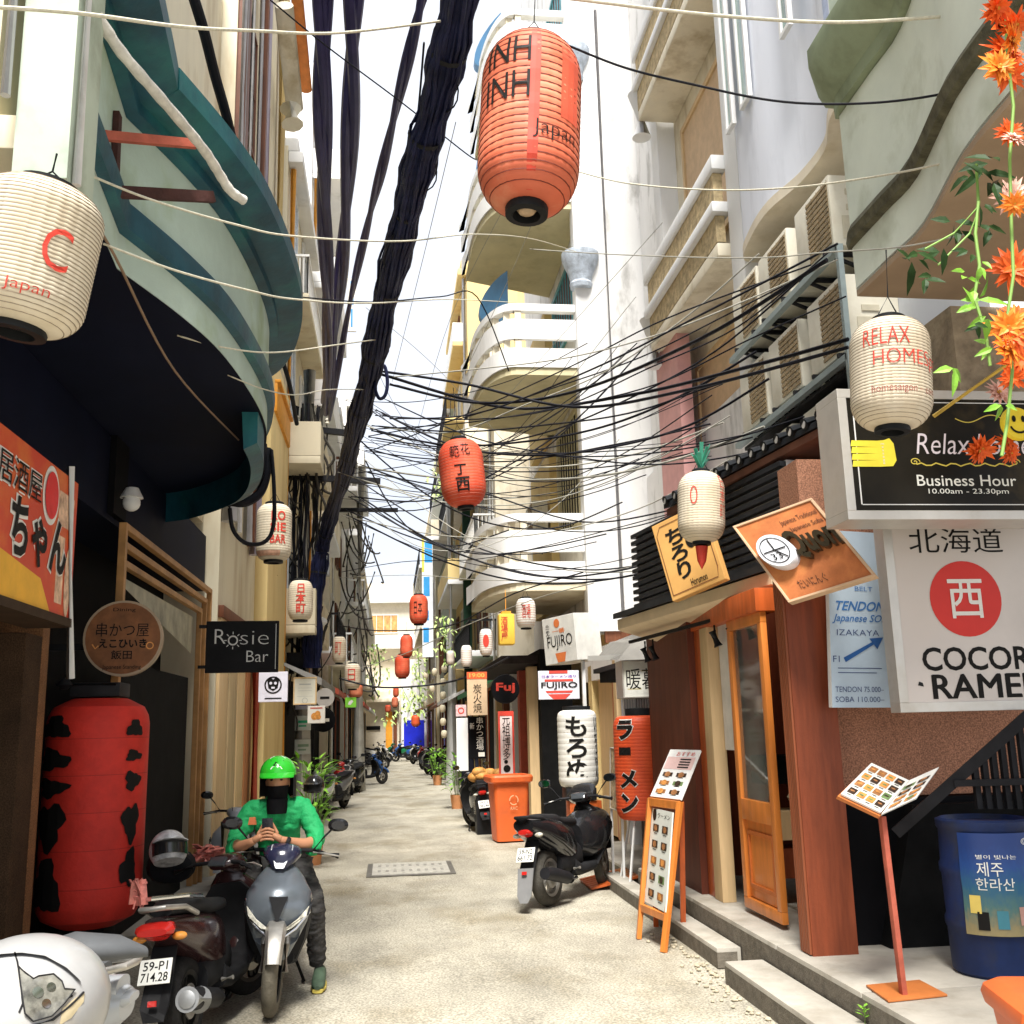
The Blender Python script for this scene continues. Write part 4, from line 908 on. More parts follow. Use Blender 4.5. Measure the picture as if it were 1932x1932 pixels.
# yellow smiling charm hanging at the right edge: plain round face
ch = thing('smiley_charm', 'round yellow smiling charm dangling by the orange flowers', 'charm', PY(1918,800,5.2))
MB().lathe([(.0,-.02),(.09,-.018),(.1,0),(.09,.018),(0,.02)],26,ax=(0,1,0)).build('disc', mat('charm_yellow',(.8,.6,.03),.45), ch)
q2 = Plane((-.1,-.021,-.1),(1,0,0),(0,0,1),.2,.2)
put(ch, m_ink, lambda g: (q2.disc(g,.36,.62,.06,.002,ar=1.6), q2.disc(g,.64,.62,.06,.002,ar=1.6), q2.stroke(g,[(.5+.28*math.cos(a),.5+.28*math.sin(a)) for a in [math.pi*(1.12+.76*i/14) for i in range(15)]],.012,.002)), 'smile')
# -- COCORO RAMEN
q = yplane(6.2, 3.17, 4.75, 1.82, 3.4)
t = board('ramen_sign', 'large pale ramen sign with a red disc and black block letters', q, .12, mat('aged_steel',(.5,.5,.42),.5,.3,n=.15,stain=(.3,.3,.2),sa=.5,ss=3), mat('pale_sign_face',(.62,.57,.53),.5,n=.08,ns=2,stain=(.5,.42,.36),sa=.4,ss=1), .06, m_steel)
put(t, m_ink, lambda g: (q.text(g,'北海道',.11,.64,.52,.745,.005,0), q.text(g,'COCORO',.115,.16,.68,.255,.005,.018,keep=False), q.text(g,'RAMEN',.145,.05,.632,.145,.005,0), q.text(g,'RAMEN',.152,.05,.639,.143,.0056,0), q.text(g,'RAMEN',.149,.053,.636,.147,.0062,0)))
put(t, mat('sign_red',(.62,.03,.02),.45,n=.05), lambda g: q.disc(g,.33,.45,.155,.006), 'red_disc')
put(t, m_paper2, lambda g: q.text(g,'西',.255,.37,.405,.53,.01,.008), 'disc_character')
put(t, m_cap, lambda g: q.poly(g,[(.085,.105),(.11,.1),(.106,.115),(.092,.12)],.006), 'bolt_mark')
# -- TENDON panel
q = skew(PY(1570,1335,6.65), PY(1692,1335,6.75), PY(1560,1000,6.65))
t = board('tendon_panel', 'pale blue menu panel with a dark blue arrow hung on the pillar', q, .04, m_whitemetal, mat('pale_blue_face',(.55,.68,.8),.5,n=.05))
bl = mat('blue_print',(.06,.2,.5),.5); put(t, bl, lambda g: (q.text(g,'TENDON',.06,.54,.84,.595,.006,.02,slant=.06), q.text(g,'Japanese SOBA',.03,.465,.97,.52,.006,.01,slant=.05), q.text(g,'BELT',.4,.655,.68,.68,.006)))
put(t, mat('navy_print',(.03,.06,.2),.5), lambda g: (q.text(g,'IZAKAYA',.1,.4,.76,.433,.006,-.01), q.text(g,'F1',.03,.25,.13,.285,.006), q.text(g,'TENDON 75.000–',.05,.085,.8,.115,.006,-.005), q.text(g,'SOBA 110.000–',.05,.03,.8,.06,.006,-.005), [q.rect(g,.1,.19+i*.025,.7+.08*i,.194+i*.025,.006) for i in range(2)]), 'price_lettering')
put(t, mat('arrow_blue',(.03,.12,.36),.5), lambda g: (q.poly(g,[(.22,.25),(.66,.35),(.69,.375),(.19,.275)],.007), q.poly(g,[(.6,.385),(.82,.393),(.72,.325)],.0075)), 'arrow')
put(t, m_redink, lambda g: (q.rect(g,.86,.72,.97,.99,.006),), 'red_strip'); put(t, m_paper2, lambda g: q.text(g,'居酒屋',.88,.74,.95,.97,.009,vertical=True), 'strip_lettering')
# -- QUON board
q = skew(PY(1489,1138,6.5), PY(1654,1087,6.1), PY(1383,994,6.9))
t = board('tilted_board', 'tilted orange board lettered Quon with a white round emblem', q, .05, mat('board_orange',(.5,.16,.05),.55,n=.25,ns=6,stain=(.6,.3,.08),sa=.5,ss=3,bump=.1), None, .018, mat('pale_edge',(.62,.42,.26),.6))
em = mat('emblem_white',(.75,.77,.82),.4)
g = MB(); n_ = 36; ring = [[q.P(.27+r*math.cos(2*math.pi*i/n_), .53+r*1.0*math.sin(2*math.pi*i/n_), d) for i in range(n_)] for r, d in ((.2,.0),(.2,.07),(.19,.08))]; g.rings(ring); g.build('emblem', em, t, angle=40)
put(t, m_ink, lambda g: (q.disc(g,.27,.53,.155,.084,r2=.145,ar=q.h/q.w), q.stroke(g,[(.27+.0,.53),(.27,.67)],.008,.086), q.stroke(g,[(.14,.53),(.4,.53)],.01,.086), q.stroke(g,[(.27,.53),(.36,.42)],.008,.086), q.text(g,'33',.19,.42,.31,.5,.086)), 'emblem_lines')
g = MB(); q.text(g, 'Quon', .40,.36,.97,.72,.05,.035); n0 = len(g.v)
vs = list(g.v); fs = list(g.f); g = MB(); g.add(vs, fs); g.add([p - q.n*.05 for p in vs], fs)
ed = {}
for f in fs:
    for a, b in zip(f, f[1:]+f[:1]): ed[(min(a,b),max(a,b))] = ed.get((min(a,b),max(a,b)),0)+1
g.f += [(a,b,b+n0,a+n0) for (a,b),k in ed.items() if k == 1]; g.mi = [0]*len(g.f); g.build('raised_lettering', mat('gloss_brown_black',(.03,.022,.012),.2,coat=.4), t, smooth=False)
put(t, mat('dark_brown_ink',(.08,.03,.015),.6), lambda g: (q.text(g,'Japanese Traditional',.5,.8,.94,.88,.004), q.text(g,'Japanese Soba',.55,.7,.94,.77,.004), q.text(g,'だいにんぐ',.22,.1,.55,.2,.004)), 'small_lettering')
# -- chirori board
q = skew(PY(1269,1135,8.3), PY(1369,1092,7.9), PY(1229,994,8.5))
t = board('crest_board', 'ochre wooden board with black brush characters below the white lantern', q, .07, mat('ochre_board',(.6,.33,.1),.6,n=.12,ns=3,bump=.05), None)
put(t, m_ink, lambda g: (q.text(g,'ちろり',.2,.2,.52,.86,.004,.03,vertical=True), q.text(g,'Horumon',.42,.08,.72,.17,.004,.01), q.disc(g,.62,.62,.09,.004,ar=1.4), q.disc(g,.8,.62,.07,.004,ar=1.4)))
def rimline(g): q.stroke(g,[(.05,.06),(.05,.84),(.14,.94),(.94,.94),(.94,.18),(.9,.06),(.05,.06)],.008,.004)
put(t, mat('brown_line',(.2,.08,.03),.6), rimline, 'line_border')
# -- orange sign left
q = xplane(-1.94, 4.6, 6.52, 2.5, 3.35, 1)
t = board('izakaya_sign', 'big red and orange sign with white outlined hiragana at the left edge', q, .25, m_dkmetal, mat('red_orange_print',(.62,.06,.02),.5,n=.1,ns=1,stain=(.75,.26,.03),sa=.9,ss=1.0), .0)
wht = mat('letter_white',(.82,.78,.72),.5)
put(t, wht, lambda g: (q.text(g,'ちゃん',.42,.24,.92,.66,.006,.075), q.text(g,'居酒屋',.3,.66,.66,.88,.006,.03), q.disc(g,.74,.78,.075,.0055,ar=1.2)), 'white_outline')
put(t, m_ink, lambda g: (q.text(g,'ちゃん',.43,.255,.91,.645,.011,.028), q.text(g,'居酒屋',.31,.675,.65,.865,.011,0)))
put(t, mat('hot_red',(.7,.02,.02),.5), lambda g: q.disc(g,.74,.78,.06,.011,ar=1.2), 'red_emblem')
put(t, mat('pink_gold_print',(.75,.45,.3),.6,n=.5,ns=14), lambda g: (q.rect(g,.83,.08,.9,.55,.004), q.disc(g,.945,.25,.032,.006,ar=3.4), q.rect(g,.82,.62,.97,.86,.0045)), 'print')
put(t, mat('amber_print',(.8,.42,.04),.6), lambda g: q.poly(g,[(0,0),(.8,0),(.7,.2),(.2,.32),(0,.2)],.0035), 'amber_patch')
put(t, mat('brown_sill',(.05,.03,.018),.7,n=.3,ns=5), lambda g: q.slab(g,.27,0,-.06,1,-.0,.02), 'sill')
MB().tube([PX(133,880,-1.93),PX(133,1280,-1.93)],.025,10).build('steel_post', m_whitemetal, t); inv(t)
# -- round sign
c = PY(234,1205,8.2); rr_ = 68*px(8.2)
t = thing('round_sign', 'round brown wooden sign with black characters on a wall arm', 'sign', c)
MB().lathe([(0,-.05),(rr_,-.05),(rr_,.05),(0,.05)],44,ax=(.12,-1,0)).build('disc', mat('pale_rim',(.4,.3,.2),.5), t)
qr = Plane(Vector((-rr_,-.056,-rr_)),(1,.12,0),(0,0,1),2*rr_,2*rr_); qr.o = -qr.r*rr_ - qr.u*rr_ + qr.n*.052
put(t, mat('brown_face',(.22,.085,.03),.6,n=.35,ns=8,stain=(.16,.06,.02),sa=.6,ss=3), lambda g: qr.disc(g,.5,.5,.47,.002), 'face')
put(t, m_ink, lambda g: (qr.text(g,'串かつ屋',.16,.52,.82,.7,.005,0), qr.text(g,'えこひいき',.2,.37,.8,.49,.005,.03), qr.text(g,'飯田',.36,.22,.62,.34,.005,.01), qr.text(g,'Dining',.36,.84,.64,.9,.005), qr.text(g,'Japanese Standing',.26,.08,.74,.15,.005)))
put(t, mat('orange_print',(.7,.3,.08),.6), lambda g: (qr.disc(g,.84,.4,.05,.005,r2=.035), qr.stroke(g,[(.12,.42),(.16,.36),(.2,.4)],.01,.005)), 'ornament')
MB().beam((-rr_*1.9,.0,-.06),(-rr_*.9,0,-.06),.03,.05).build('arm', m_dkmetal, t, smooth=False)
# -- wall spotlight left
lt = thing('wall_lamp', 'small black wall lamp on an arm under the round sign', 'lamp', PY(150,1292,7.6))
MB().cyl((-.12,0,0),(.25,0,0),.012,.012,8).lathe([(.02,-.03),(.06,.0),(.02,.05)],12,(-.1,0,0)).build('arm_and_shade', m_dkmetal, lt)
# -- Rosie Bar
q = yplane(9.9, PY(386,1270,9.9).x, PY(524,1270,9.9).x, PY(386,1270,9.9).z, PY(386,1172,9.9).z, R(3))
t = board('chalk_board', 'black board lettered Rosie Bar with a small sun', q, .05, mat('chalk_black',(.01,.01,.011),.6,n=.3), None)
put(t, mat('chalk_white',(.62,.62,.6),.7), lambda g: (q.text(g,'R',.12,.56,.27,.84,.004,-.01), q.text(g,'sie',.47,.54,.86,.8,.004,-.02), q.text(g,'Bar',.56,.2,.86,.42,.004,-.01), q.disc(g,.37,.62,.07,.004,r2=.05,ar=1), [q.stroke(g,[(.37+.085*math.cos(a),.62+.12*math.sin(a)),(.37+.12*math.cos(a),.62+.17*math.sin(a))],.008,.004) for a in [k*.785 for k in range(8)]], q.stroke(g,[(.96,.06),(.96,.94)],.006,.004)))
MB().beam(q.P(-.1,.9,-.03),q.P(.02,.9,-.03),.03,.03).beam(q.P(-.1,.12,-.03),q.P(.02,.12,-.03),.03,.03).each('arm', m_dkmetal, t, smooth=False); inv(t)
# -- smaller hanging boards, left
def smallsign(name, label, u0, v0, u1, v1, Y, fm, items, thick=.06, frame=None, bw=.02, cat='sign', yaw=0):
    a = PY(u0,v1,Y); b = PY(u1,v1,Y); d = PY(u0,v0,Y); q = Plane(a, Vector((1,yaw,0)), (0,0,1), (b-a).length, d.z-a.z)
    t = board(name, label, q, thick, frame or fm, fm if frame else None, bw if frame else 0, frame)
    for m, fn in items: put(t, m, lambda g: fn(q, g))
    inv(t); return t
lil = mat('lilac_white',(.72,.7,.78),.5)
smallsign('hanging_sign','white square sign with a black round animal face emblem',487,1268,542,1325,13.5,lil,[(m_ink,lambda q,g:(q.disc(g,.5,.56,.3,.004,r2=.25),q.poly(g,[(.3,.7),(.38,.84),(.5,.74),(.62,.84),(.7,.7),(.66,.46),(.5,.36),(.34,.46)],.004),q.rect(g,.22,.1,.8,.14,.004))),(lil,lambda q,g:(q.disc(g,.42,.62,.05,.007),q.disc(g,.58,.62,.05,.007),q.rect(g,.44,.44,.56,.5,.007)))])
smallsign('hanging_sign','tall cream sheet sign with faint grey writing left of the utility pole',553,1278,597,1330,15.5,mat('cream_sheet',(.7,.68,.58),.6,n=.05),[(mat('faint_grey',(.42,.42,.4),.7),lambda q,g:(q.rect(g,.25,.72,.75,.76,.004),q.rect(g,.2,.6,.8,.61,.004),q.rect(g,.2,.5,.8,.51,.004),q.rect(g,.15,.3,.85,.31,.004),q.disc(g,.5,.15,.12,.004,r2=.1)))],frame=m_palewood)
smallsign('hanging_sign','white sign with an orange fried chicken picture',580,1332,613,1365,19,m_paper2,[(mat('fried_orange',(.65,.28,.06),.6,n=.4,ns=20),lambda q,g:(q.disc(g,.4,.4,.2,.004),q.disc(g,.58,.55,.16,.005),q.disc(g,.62,.36,.15,.006))),(m_redink,lambda q,g:q.rect(g,.15,.84,.85,.9,.004))])
for lb, u, v, r, Y, m, tx in (('grey half round sign above the fried chicken sign',613,1316,17,19.6,mat('grey_face',(.45,.43,.4),.6),'麺'),('black round sign behind the fried chicken sign',610,1358,22,20,m_black,'酒')):
    c = PY(u,v,Y); r_ = r*px(Y); t = thing('round_sign', lb, 'sign', c)
    MB().lathe([(0,-.04),(r_,-.04),(r_,.04),(0,.04)],28,ax=(0,-1,0)).build('disc', m, t)
    qq = Plane((-r_,-.042,-r_),(1,0,0),(0,0,1),2*r_,2*r_); put(t, m_paper2 if m is m_black else m_ink, lambda g: qq.rect(g,.25,.42,.75,.55,.004))
smallsign('hanging_sign','bright green square sign beneath the peach lanterns',651,1316,672,1335,24,mat('leaf_green',(.22,.6,.05),.5),[(m_paper2,lambda q,g:q.poly(g,[(.25,.3),(.5,.25),(.75,.6),(.6,.75),(.35,.6)],.004))])
# -- right: FUJIRO pair
q = skew(PY(1030,1256,15.2), PY(1090,1245,14.6), PY(1022,1170,15.2))
t = board('lightbox_sign','upright white light box lettered Fujiro over the doorway', q, .5, mat('box_white',(.74,.73,.68),.5), None)
put(t, m_ink, lambda g: (q.text(g,'FUJIRO',.12,.28,.9,.6,.004,.0), q.text(g,'らーめん',.1,.62,.22,.86,.004,.02,vertical=True)))
put(t, mat('bowl_orange',(.72,.2,.06),.5), lambda g: (q.disc(g,.46,.86,.09,.004), q.text(g,'一番',.3,.64,.7,.74,.004,.02), q.poly(g,[(.4,.02),(.62,.02),(.68,.22),(.34,.22)],.004)), 'orange_print'); inv(t)
smallsign('lightbox_sign','square white board lettered FUJIRO over red bowl stripes',1017,1266,1094,1320,14.2,mat('board_white',(.75,.74,.8),.5),[(mat('bowl_red',(.68,.07,.05),.5),lambda q,g:(q.rect(g,.15,.62,.85,.7,.004),q.rect(g,.26,.9,.72,1.0,.004),q.poly(g,[(.16,.3),(.84,.3),(.8,.22),(.2,.22)],.004),q.poly(g,[(.22,.18),(.78,.18),(.64,.0),(.36,.0)],.004))),(m_ink,lambda q,g:q.text(g,'FUJIRO',.06,.34,.95,.6,.008,.02)),(mat('violet_ink',(.2,.08,.4),.6),lambda q,g:q.text(g,'日本ラーメン通り',.08,.75,.92,.85,.006,.01))])
smallsign('lightbox_sign','white light box with two brush characters over the ramen lantern',1176,1246,1247,1317,11.6,mat('light_white',(.75,.75,.68),.4,stain=(.6,.68,.42),sa=.5,ss=1.5),[(m_ink,lambda q,g:q.text(g,'暖暮',.1,.22,.92,.78,.004,0)),(mat('gold_tiny',(.6,.5,.2),.6),lambda q,g:(q.rect(g,.5,.7,.85,.72,.004),q.rect(g,.12,.22,.5,.24,.004)))],thick=.35,frame=m_steel,bw=.015)
g = thing('slat_screen','screen of thin black rods below the two character light box','screen',PY(1210,1330,11.75)); mb = MB(); a = PY(1175,1360,11.7); b = PY(1248,1318,11.7)
for i in range(16): x = a.x+(b.x-a.x)*i/15; mb.beam((x,11.7,a.z),(x,11.7,b.z),.018,.018)
mb.each('rod', m_metal, g, smooth=False); inv(g)
# small gable over it
t = thing('gable_canopy','small dark gable roof above the two character light box','canopy',PY(1190,1225,12)); a = PY(1120,1245,12); b = PY(1190,1245,11.8); c = PY(1195,1180,12.4)
MB().prism([PY(1165,1246,11.5),PY(1252,1243,11.5),PY(1225,1205,11.7),PY(1192,1212,11.7)],(0,1.2,.1)).build('roof', mat('grey_roof',(.2,.19,.17),.7), t, smooth=False)
MB().beam(PY(1112,1242,12.5),PY(1178,1240,11.6),.05,.06).build('edge_beam', m_whitemetal, t, smooth=False); inv(t)
# -- charcoal grill board, dark banner, red banner, Fuj disc
smallsign('grill_board','beige board with three black grill characters under a red header',882,1268,920,1350,18.3,mat('beige_board',(.6,.44,.28),.7,n=.12,ns=4),[(m_ink,lambda q,g:q.text(g,'炭火焼',.3,.06,.72,.72,.004,0,vertical=True)),(mat('header_red',(.75,.12,.04),.5),lambda q,g:q.rect(g,0,.84,1,1.0,.006)),(mat('header_gold',(.8,.45,.1),.5),lambda q,g:q.text(g,'19:00',.12,.87,.88,.97,.01,.02))])
smallsign('cloth_banner','black hanging cloth with white characters under the grill board',884,1352,918,1432,18.6,m_black,[(m_paper2,lambda q,g:(q.text(g,'串かつ酒場',.45,.2,.85,.98,.004,0,vertical=True),q.text(g,'新',.1,.7,.35,.85,.004))),(m_paper2,lambda q,g:q.rect(g,.55,.05,.9,.15,.004))],thick=.02)
smallsign('cloth_banner','red edged white banner with black characters beside the black doorway',942,1342,972,1470,17.8,mat('banner_white',(.7,.62,.6),.7,n=.08),[(m_ink,lambda q,g:q.text(g,'元祖博多',.25,.28,.75,.95,.004,0,vertical=True)),(m_redink,lambda q,g:(q.rect(g,0,0,.12,1,.005),q.rect(g,.12,.93,1,1,.005),q.rect(g,.88,0,1,.93,.005))),(m_ink,lambda q,g:(q.disc(g,.5,.15,.22,.006),q.disc(g,.45,.25,.12,.006)))],thick=.02)
c = PY(953,1300,17.2); r_ = 26*px(17.2); t = thing('round_sign','round black sign with dark red letters Fuj','sign',c)
MB().lathe([(0,-.06),(r_,-.06),(r_*1.05,0),(r_,.06),(0,.06)],32,ax=(0,-1,0)).build('disc', m_black, t); qq = Plane((-r_,-.062,-r_),(1,0,0),(0,0,1),2*r_,2*r_); put(t, m_redink, lambda g: qq.text(g,'Fuj',.16,.34,.84,.72,.004,.03))
smallsign('poster','pinkish paper poster with flower print left of the grill board',860,1330,880,1352,20,mat('pink_poster',(.6,.42,.42),.7,n=.4,ns=20),[(m_redink,lambda q,g:q.disc(g,.5,.5,.3,.004,r2=.2))],thick=.01)
smallsign('white_door','plain tall white panel left of the black hanging cloth',862,1355,884,1455,21,m_white,[],thick=.06,cat='door')
smallsign('banner','tall narrow banner with blue, yellow and white bands in the far right row',797,1012,818,1240,36,mat('banner_pale',(.7,.74,.78),.6),[(mat('banner_blue',(.04,.3,.65),.6),lambda q,g:(q.rect(g,.25,.78,.95,.96,.004),q.rect(g,.15,.5,.7,.66,.004),q.rect(g,.1,.3,.6,.38,.004),q.rect(g,.1,.12,.6,.24,.004))),(mat('banner_yellow',(.7,.6,.1),.6),lambda q,g:q.rect(g,.0,.7,.22,1,.004))],thick=.03,cat='banner')
smallsign('vertical_sign','narrow blue and white vertical sign high on the left row',655,525,672,625,22,m_paper2,[(mat('banner_blue',(.04,.3,.65),.6),lambda q,g:(q.rect(g,.3,.5,.7,.95,.004),q.rect(g,.4,.08,.6,.42,.004)))],thick=.05)
# narrow menu panel beside the ramen lantern
q = xplane(2.62, 11.85, 12.35, .62, 2.0, -1); q = skew(PY(1152,1525,12), PY(1172,1533,11.6), PY(1152,1410,12))
t = board('menu_rack','narrow leaning panel of food photographs left of the ramen lantern', q, .03, m_whitemetal, mat('photo_print',(.45,.33,.2),.6,n=.7,ns=16), .01, m_steel)
MB().beam(q.P(0,0,-.01),Vector((q.P(0,0).x,q.P(0,0).y,.13)),.025,.025).beam(q.P(1,0,-.01),Vector((q.P(1,0).x,q.P(1,0).y,.13)),.025,.025).each('leg', m_whitemetal, t, smooth=False); inv(t)
for t in WORLD: inv(t)
# ================================================================== SCOOTERS (local: +y forward, x right, z up, wheels on z=0)
m_tyre = mat('tyre_rubber',(.022,.021,.02),.85,n=.3,ns=20,bump=.5,bs=60)
m_dusttyre = mat('dusty_tyre',(.13,.115,.085),.9,n=.4,ns=9,bump=.5,bs=60)
m_gblack = mat('gloss_black',(.012,.012,.013),.18,n=.2,coat=.6)
m_mblack = mat('matt_black_plastic',(.018,.018,.019),.55,n=.25,ns=8)
m_alloy = mat('dark_alloy',(.07,.068,.062),.4,.7,n=.2)
m_alloyl = mat('light_alloy',(.45,.43,.39),.4,.7,n=.2,ns=9)
m_chrome = mat('chrome',(.6,.6,.6),.15,1,n=.05)
m_silver = mat('silver_grey_paint',(.13,.15,.17),.28,.3,n=.08,coat=.5)
m_wpaint = mat('white_paint',(.62,.62,.6),.25,n=.04,coat=.5,stain=(.6,.5,.32),sa=.35,ss=2.5)
m_spaint = mat('silver_white_paint',(.4,.42,.44),.3,.15,n=.06,coat=.4)
m_red = mat('red_lens',(.5,.02,.015),.2,coat=.5); m_amber = mat('amber_lens',(.75,.3,.05),.25,coat=.4)
m_lens = mat('headlight_lens',(.5,.48,.4),.12,n=.6,ns=22,coat=.5)
m_plate = mat('plate_white',(.76,.76,.7),.5,n=.06,ns=6); m_mirror = mat('mirror_glass',(.55,.6,.62),.05,1)
m_bluep = mat('blue_paint',(.03,.1,.3),.25,coat=.5); m_redp = mat('red_paint',(.45,.02,.02),.25,coat=.5); m_greyp = mat('grey_paint',(.2,.2,.2),.3,coat=.4)
def wheel(par, y, r, wd, name, ty, al, steer=0, tread=True, n=36):
    t = MB()
    prof = []
    for i in range(13):
        a = math.pi*(.08+.84*i/12) ; prof.append((r-.085+.085*math.sin(a)**.8, wd/2*math.cos(a)*1.05))
    prof += [(r-.09,-wd*.42),(r-.09,wd*.42)]
    rs = [[Vector((z, q*math.cos(2*math.pi*k/n), q*math.sin(2*math.pi*k/n))) for q, z in prof+[prof[0]]] for k in range(n)]
    t.rings(rs+[rs[0]], cap=False)
    o = t.build(name, ty, par); o.location = (0,y,r); o.rotation_euler = (0,0,steer)
    g = MB(); rim = [(r-.088,-wd*.43),(r-.088,wd*.43),(r-.115,wd*.36),(r-.115,-wd*.36)]
    rs = [[Vector((z, q*math.cos(2*math.pi*k/n), q*math.sin(2*math.pi*k/n))) for q, z in rim+[rim[0]]] for k in range(n)]
    g.rings(rs+[rs[0]], cap=False)
    for k in range(5):
        for s in (-.13,.13):
            a = 2*math.pi*k/5; b = a+s; g.beam((0,.03*math.cos(a),.03*math.sin(a)),(0,(r-.11)*math.cos(b),(r-.11)*math.sin(b)),.035,.02)
    g.cyl((-wd*.55,0,0),(wd*.55,0,0),.045,.045,14); g.build('rim', al, o, angle=30)
    g = MB().lathe([(.035,-.004),(.1,-.004),(.1,.004),(.035,.004)],24,(wd*.42,0,0),(1,0,0)); g.build('brake_disc', m_alloyl, o)
    return o
def plate(par, y, z, tilt, l1, l2, w_=.19, h_=.14, face=-1):
    t = MB().box((0,0,0),(w_,.006,h_)).build('number_plate', m_plate, par, bevel=.002); t.location = (0,y,z); t.rotation_euler = (tilt,0,0)
    q = Plane((-w_/2,-.0035,-h_/2),(1,0,0),(0,0,1),w_,h_); g = MB(); q.text(g,l1,.12,.54,.88,.9,.001,.01); q.text(g,l2,.08,.1,.92,.46,.001,.01); g.build('lettering', m_ink, t, smooth=False)
    return t
def scooter(name, label, body, pos, rz, lean=0, front=None, seat=None, steer=0, tyres=None, plate_text=('59-X1','428.15'), lights=True, mirrors=True, group=None, wheel_al=None, topbox=False, sc_=.97, dash=False, tailred=True):
    t = thing(name, label, 'scooter', pos, rz, group); t.rotation_euler = (0, lean, rz); t.scale = (sc_,)*3
    front = front or body; seat = seat or m_mblack; ty = tyres or m_tyre; al = wheel_al or m_alloy
    ry = -.64; fy = .64; r = .265
    wheel(t, ry, r, .13, 'rear_wheel', ty, al); wheel(t, fy, r, .095, 'front_wheel', ty, al, steer)
    # fork and front mudguard
    g = MB()
    for s in (-1,1): g.tube([(s*.075,fy,r),(s*.07,fy-.06,.42),(s*.06,fy-.16,.68)], [.022,.024,.026], 10)
    g.each('fork', m_alloyl, t)
    g = MB(); rs = []
    for i in range(13):
        a = R(20+i*11.5); rr = r+.03; c = Vector((0, fy+rr*math.cos(a), r+rr*math.sin(a))); d = Vector((0, math.cos(a), math.sin(a)))
        w_ = .07*(1-.3*abs(i-6)/6); rs.append([c+Vector((-w_,0,0))-d*.03, c+Vector((-w_*.7,0,0))+d*.012, c+d*.022, c+Vector((w_*.7,0,0))+d*.012, c+Vector((w_,0,0))-d*.03])
    g.rings(rs, cap=False, close=False); g.build('front_mudguard', front if front is not m_silver else m_alloyl, t)
    # legshield / nose
    nose = MB().loft([(.50,.36,.09,.05,R(0)),(.58,.50,.15,.10,R(-15)),(.56,.60,.2,.12,R(-20)),(.48,.70,.215,.10,R(-25)),(.40,.79,.16,.07,R(-25)),(.34,.86,.10,.045,R(-25))], 20, 2.4)
    nose.v = [Vector((p.x, p.y+(.05 if p.y > .45 else 0)*(1-abs(p.x)/.25), p.z)) for p in nose.v]
    nose.build('front_cowl', front, t, angle=50)
    ls = MB().loft([(.36,.30,.16,.03,0),(.42,.45,.2,.035,0),(.40,.62,.215,.04,0),(.34,.78,.17,.04,0)], 16, 3); 
    g = MB(); rs = []
    for z, w_, y in ((.28,.15,.30),(.42,.2,.40),(.58,.225,.42),(.72,.19,.38),(.82,.1,.33)): rs.append([Vector((-w_,y-.05,z)),Vector((-w_*.9,y+.02,z)),Vector((0,y+.07,z)),Vector((w_*.9,y+.02,z)),Vector((w_,y-.05,z)),Vector((0,y-.02,z))])
    g.rings(rs); g.build('leg_shield', m_mblack, t, angle=40)
    # headlights and nose trim
    if lights:
        for s in (-1,1):
            g = MB(); P_ = [Vector((s*x,y,z)) for x,y,z in ((.03,.652,.50),(.10,.652,.535),(.185,.60,.60),(.2,.575,.66),(.13,.625,.585),(.05,.66,.53))]
            if s < 0: P_ = P_[::-1]
            cen = sum(P_, Vector())/len(P_); MB().prism([cen+(p-cen)*1.22+Vector((0,.014,0)) for p in P_], (0,-.1,0)).build('headlight_bezel', m_gblack, t, smooth=False)
            g.prism([p+Vector((0,.022,0)) for p in P_], (0,-.1,0)); g.build('headlight', m_lens, t, smooth=False, bevel=.004)
        g = MB()
        for s in (-1,1): g.tube([(s*.21,.56,.70),(s*.20,.59,.62),(s*.12,.655,.53),(s*.03,.69,.47)],[.008,.011,.011,.006],8)
        g.build('nose_trim', m_chrome, t)
        g = MB().prism([Vector(p) for p in ((-.06,.655,.72),(.06,.655,.72),(.0,.70,.56))], (0,-.06,0)); g.build('nose_vee', m_mblack, t, smooth=False)
    # handlebar cowl, bars, grips, levers
    hb = bpy.data.objects.new('handlebar', None); col.objects.link(hb); hb.parent = t; hb.location = (0,.30,.92); hb.rotation_euler = (0,0,steer)
    bpy.data.objects.remove(hb)
    S = Matrix.Translation((0,.30,0)) @ Matrix.Rotation(steer,4,'Z') @ Matrix.Translation((0,-.30,0))
    g = MB().loft([(.44,.88,.05,.03,R(-20)),(.40,.93,.1,.06,R(-20)),(.33,.96,.13,.065,R(-15)),(.26,.965,.12,.05,R(-5)),(.2,.95,.07,.03,0)], 18, 2.3).xf(S)
    hc = g.build('handlebar_cowl', body if body is not m_silver else mat('indigo_black_paint',(.02,.022,.05),.2,coat=.6), t, angle=50)
    g = MB().tube([(-.34,.18,.93),(-.2,.22,.965),(0,.28,.97),(.2,.22,.965),(.34,.18,.93)],.014,10).xf(S); g.build('bar', m_dkmetal, hc)
    for s in (-1,1):
        MB().tube([(s*.23,.215,.955),(s*.37,.17,.925)],.02,10).xf(S).build('grip', m_mblack, hc)
        MB().tube([(s*.2,.25,.955),(s*.28,.265,.95),(s*.38,.235,.93)],[.008,.008,.005],8).xf(S).build('lever', m_alloyl, hc)
        if mirrors:
            g = MB().tube([(s*.2,.24,.97),(s*.27,.25,1.06),(s*.33,.24,1.12)],.007,8).xf(S); mm = g.build('mirror', m_mblack, t)
            g = MB().loft([(.225,1.14,.02,.015,0,s*.36),(.235,1.14,.068,.042,0,s*.36),(.262,1.14,.07,.044,0,s*.36),(.28,1.14,.045,.028,0,s*.36)],18,2.3).xf(S); g.build('mirror_shell', m_gblack, mm)
            g = MB().loft([(.2232,1.14,.058,.034,0,s*.36),(.2245,1.14,.058,.034,0,s*.36)],16,2.3).xf(S); g.build('mirror_glass', m_mirror, mm)
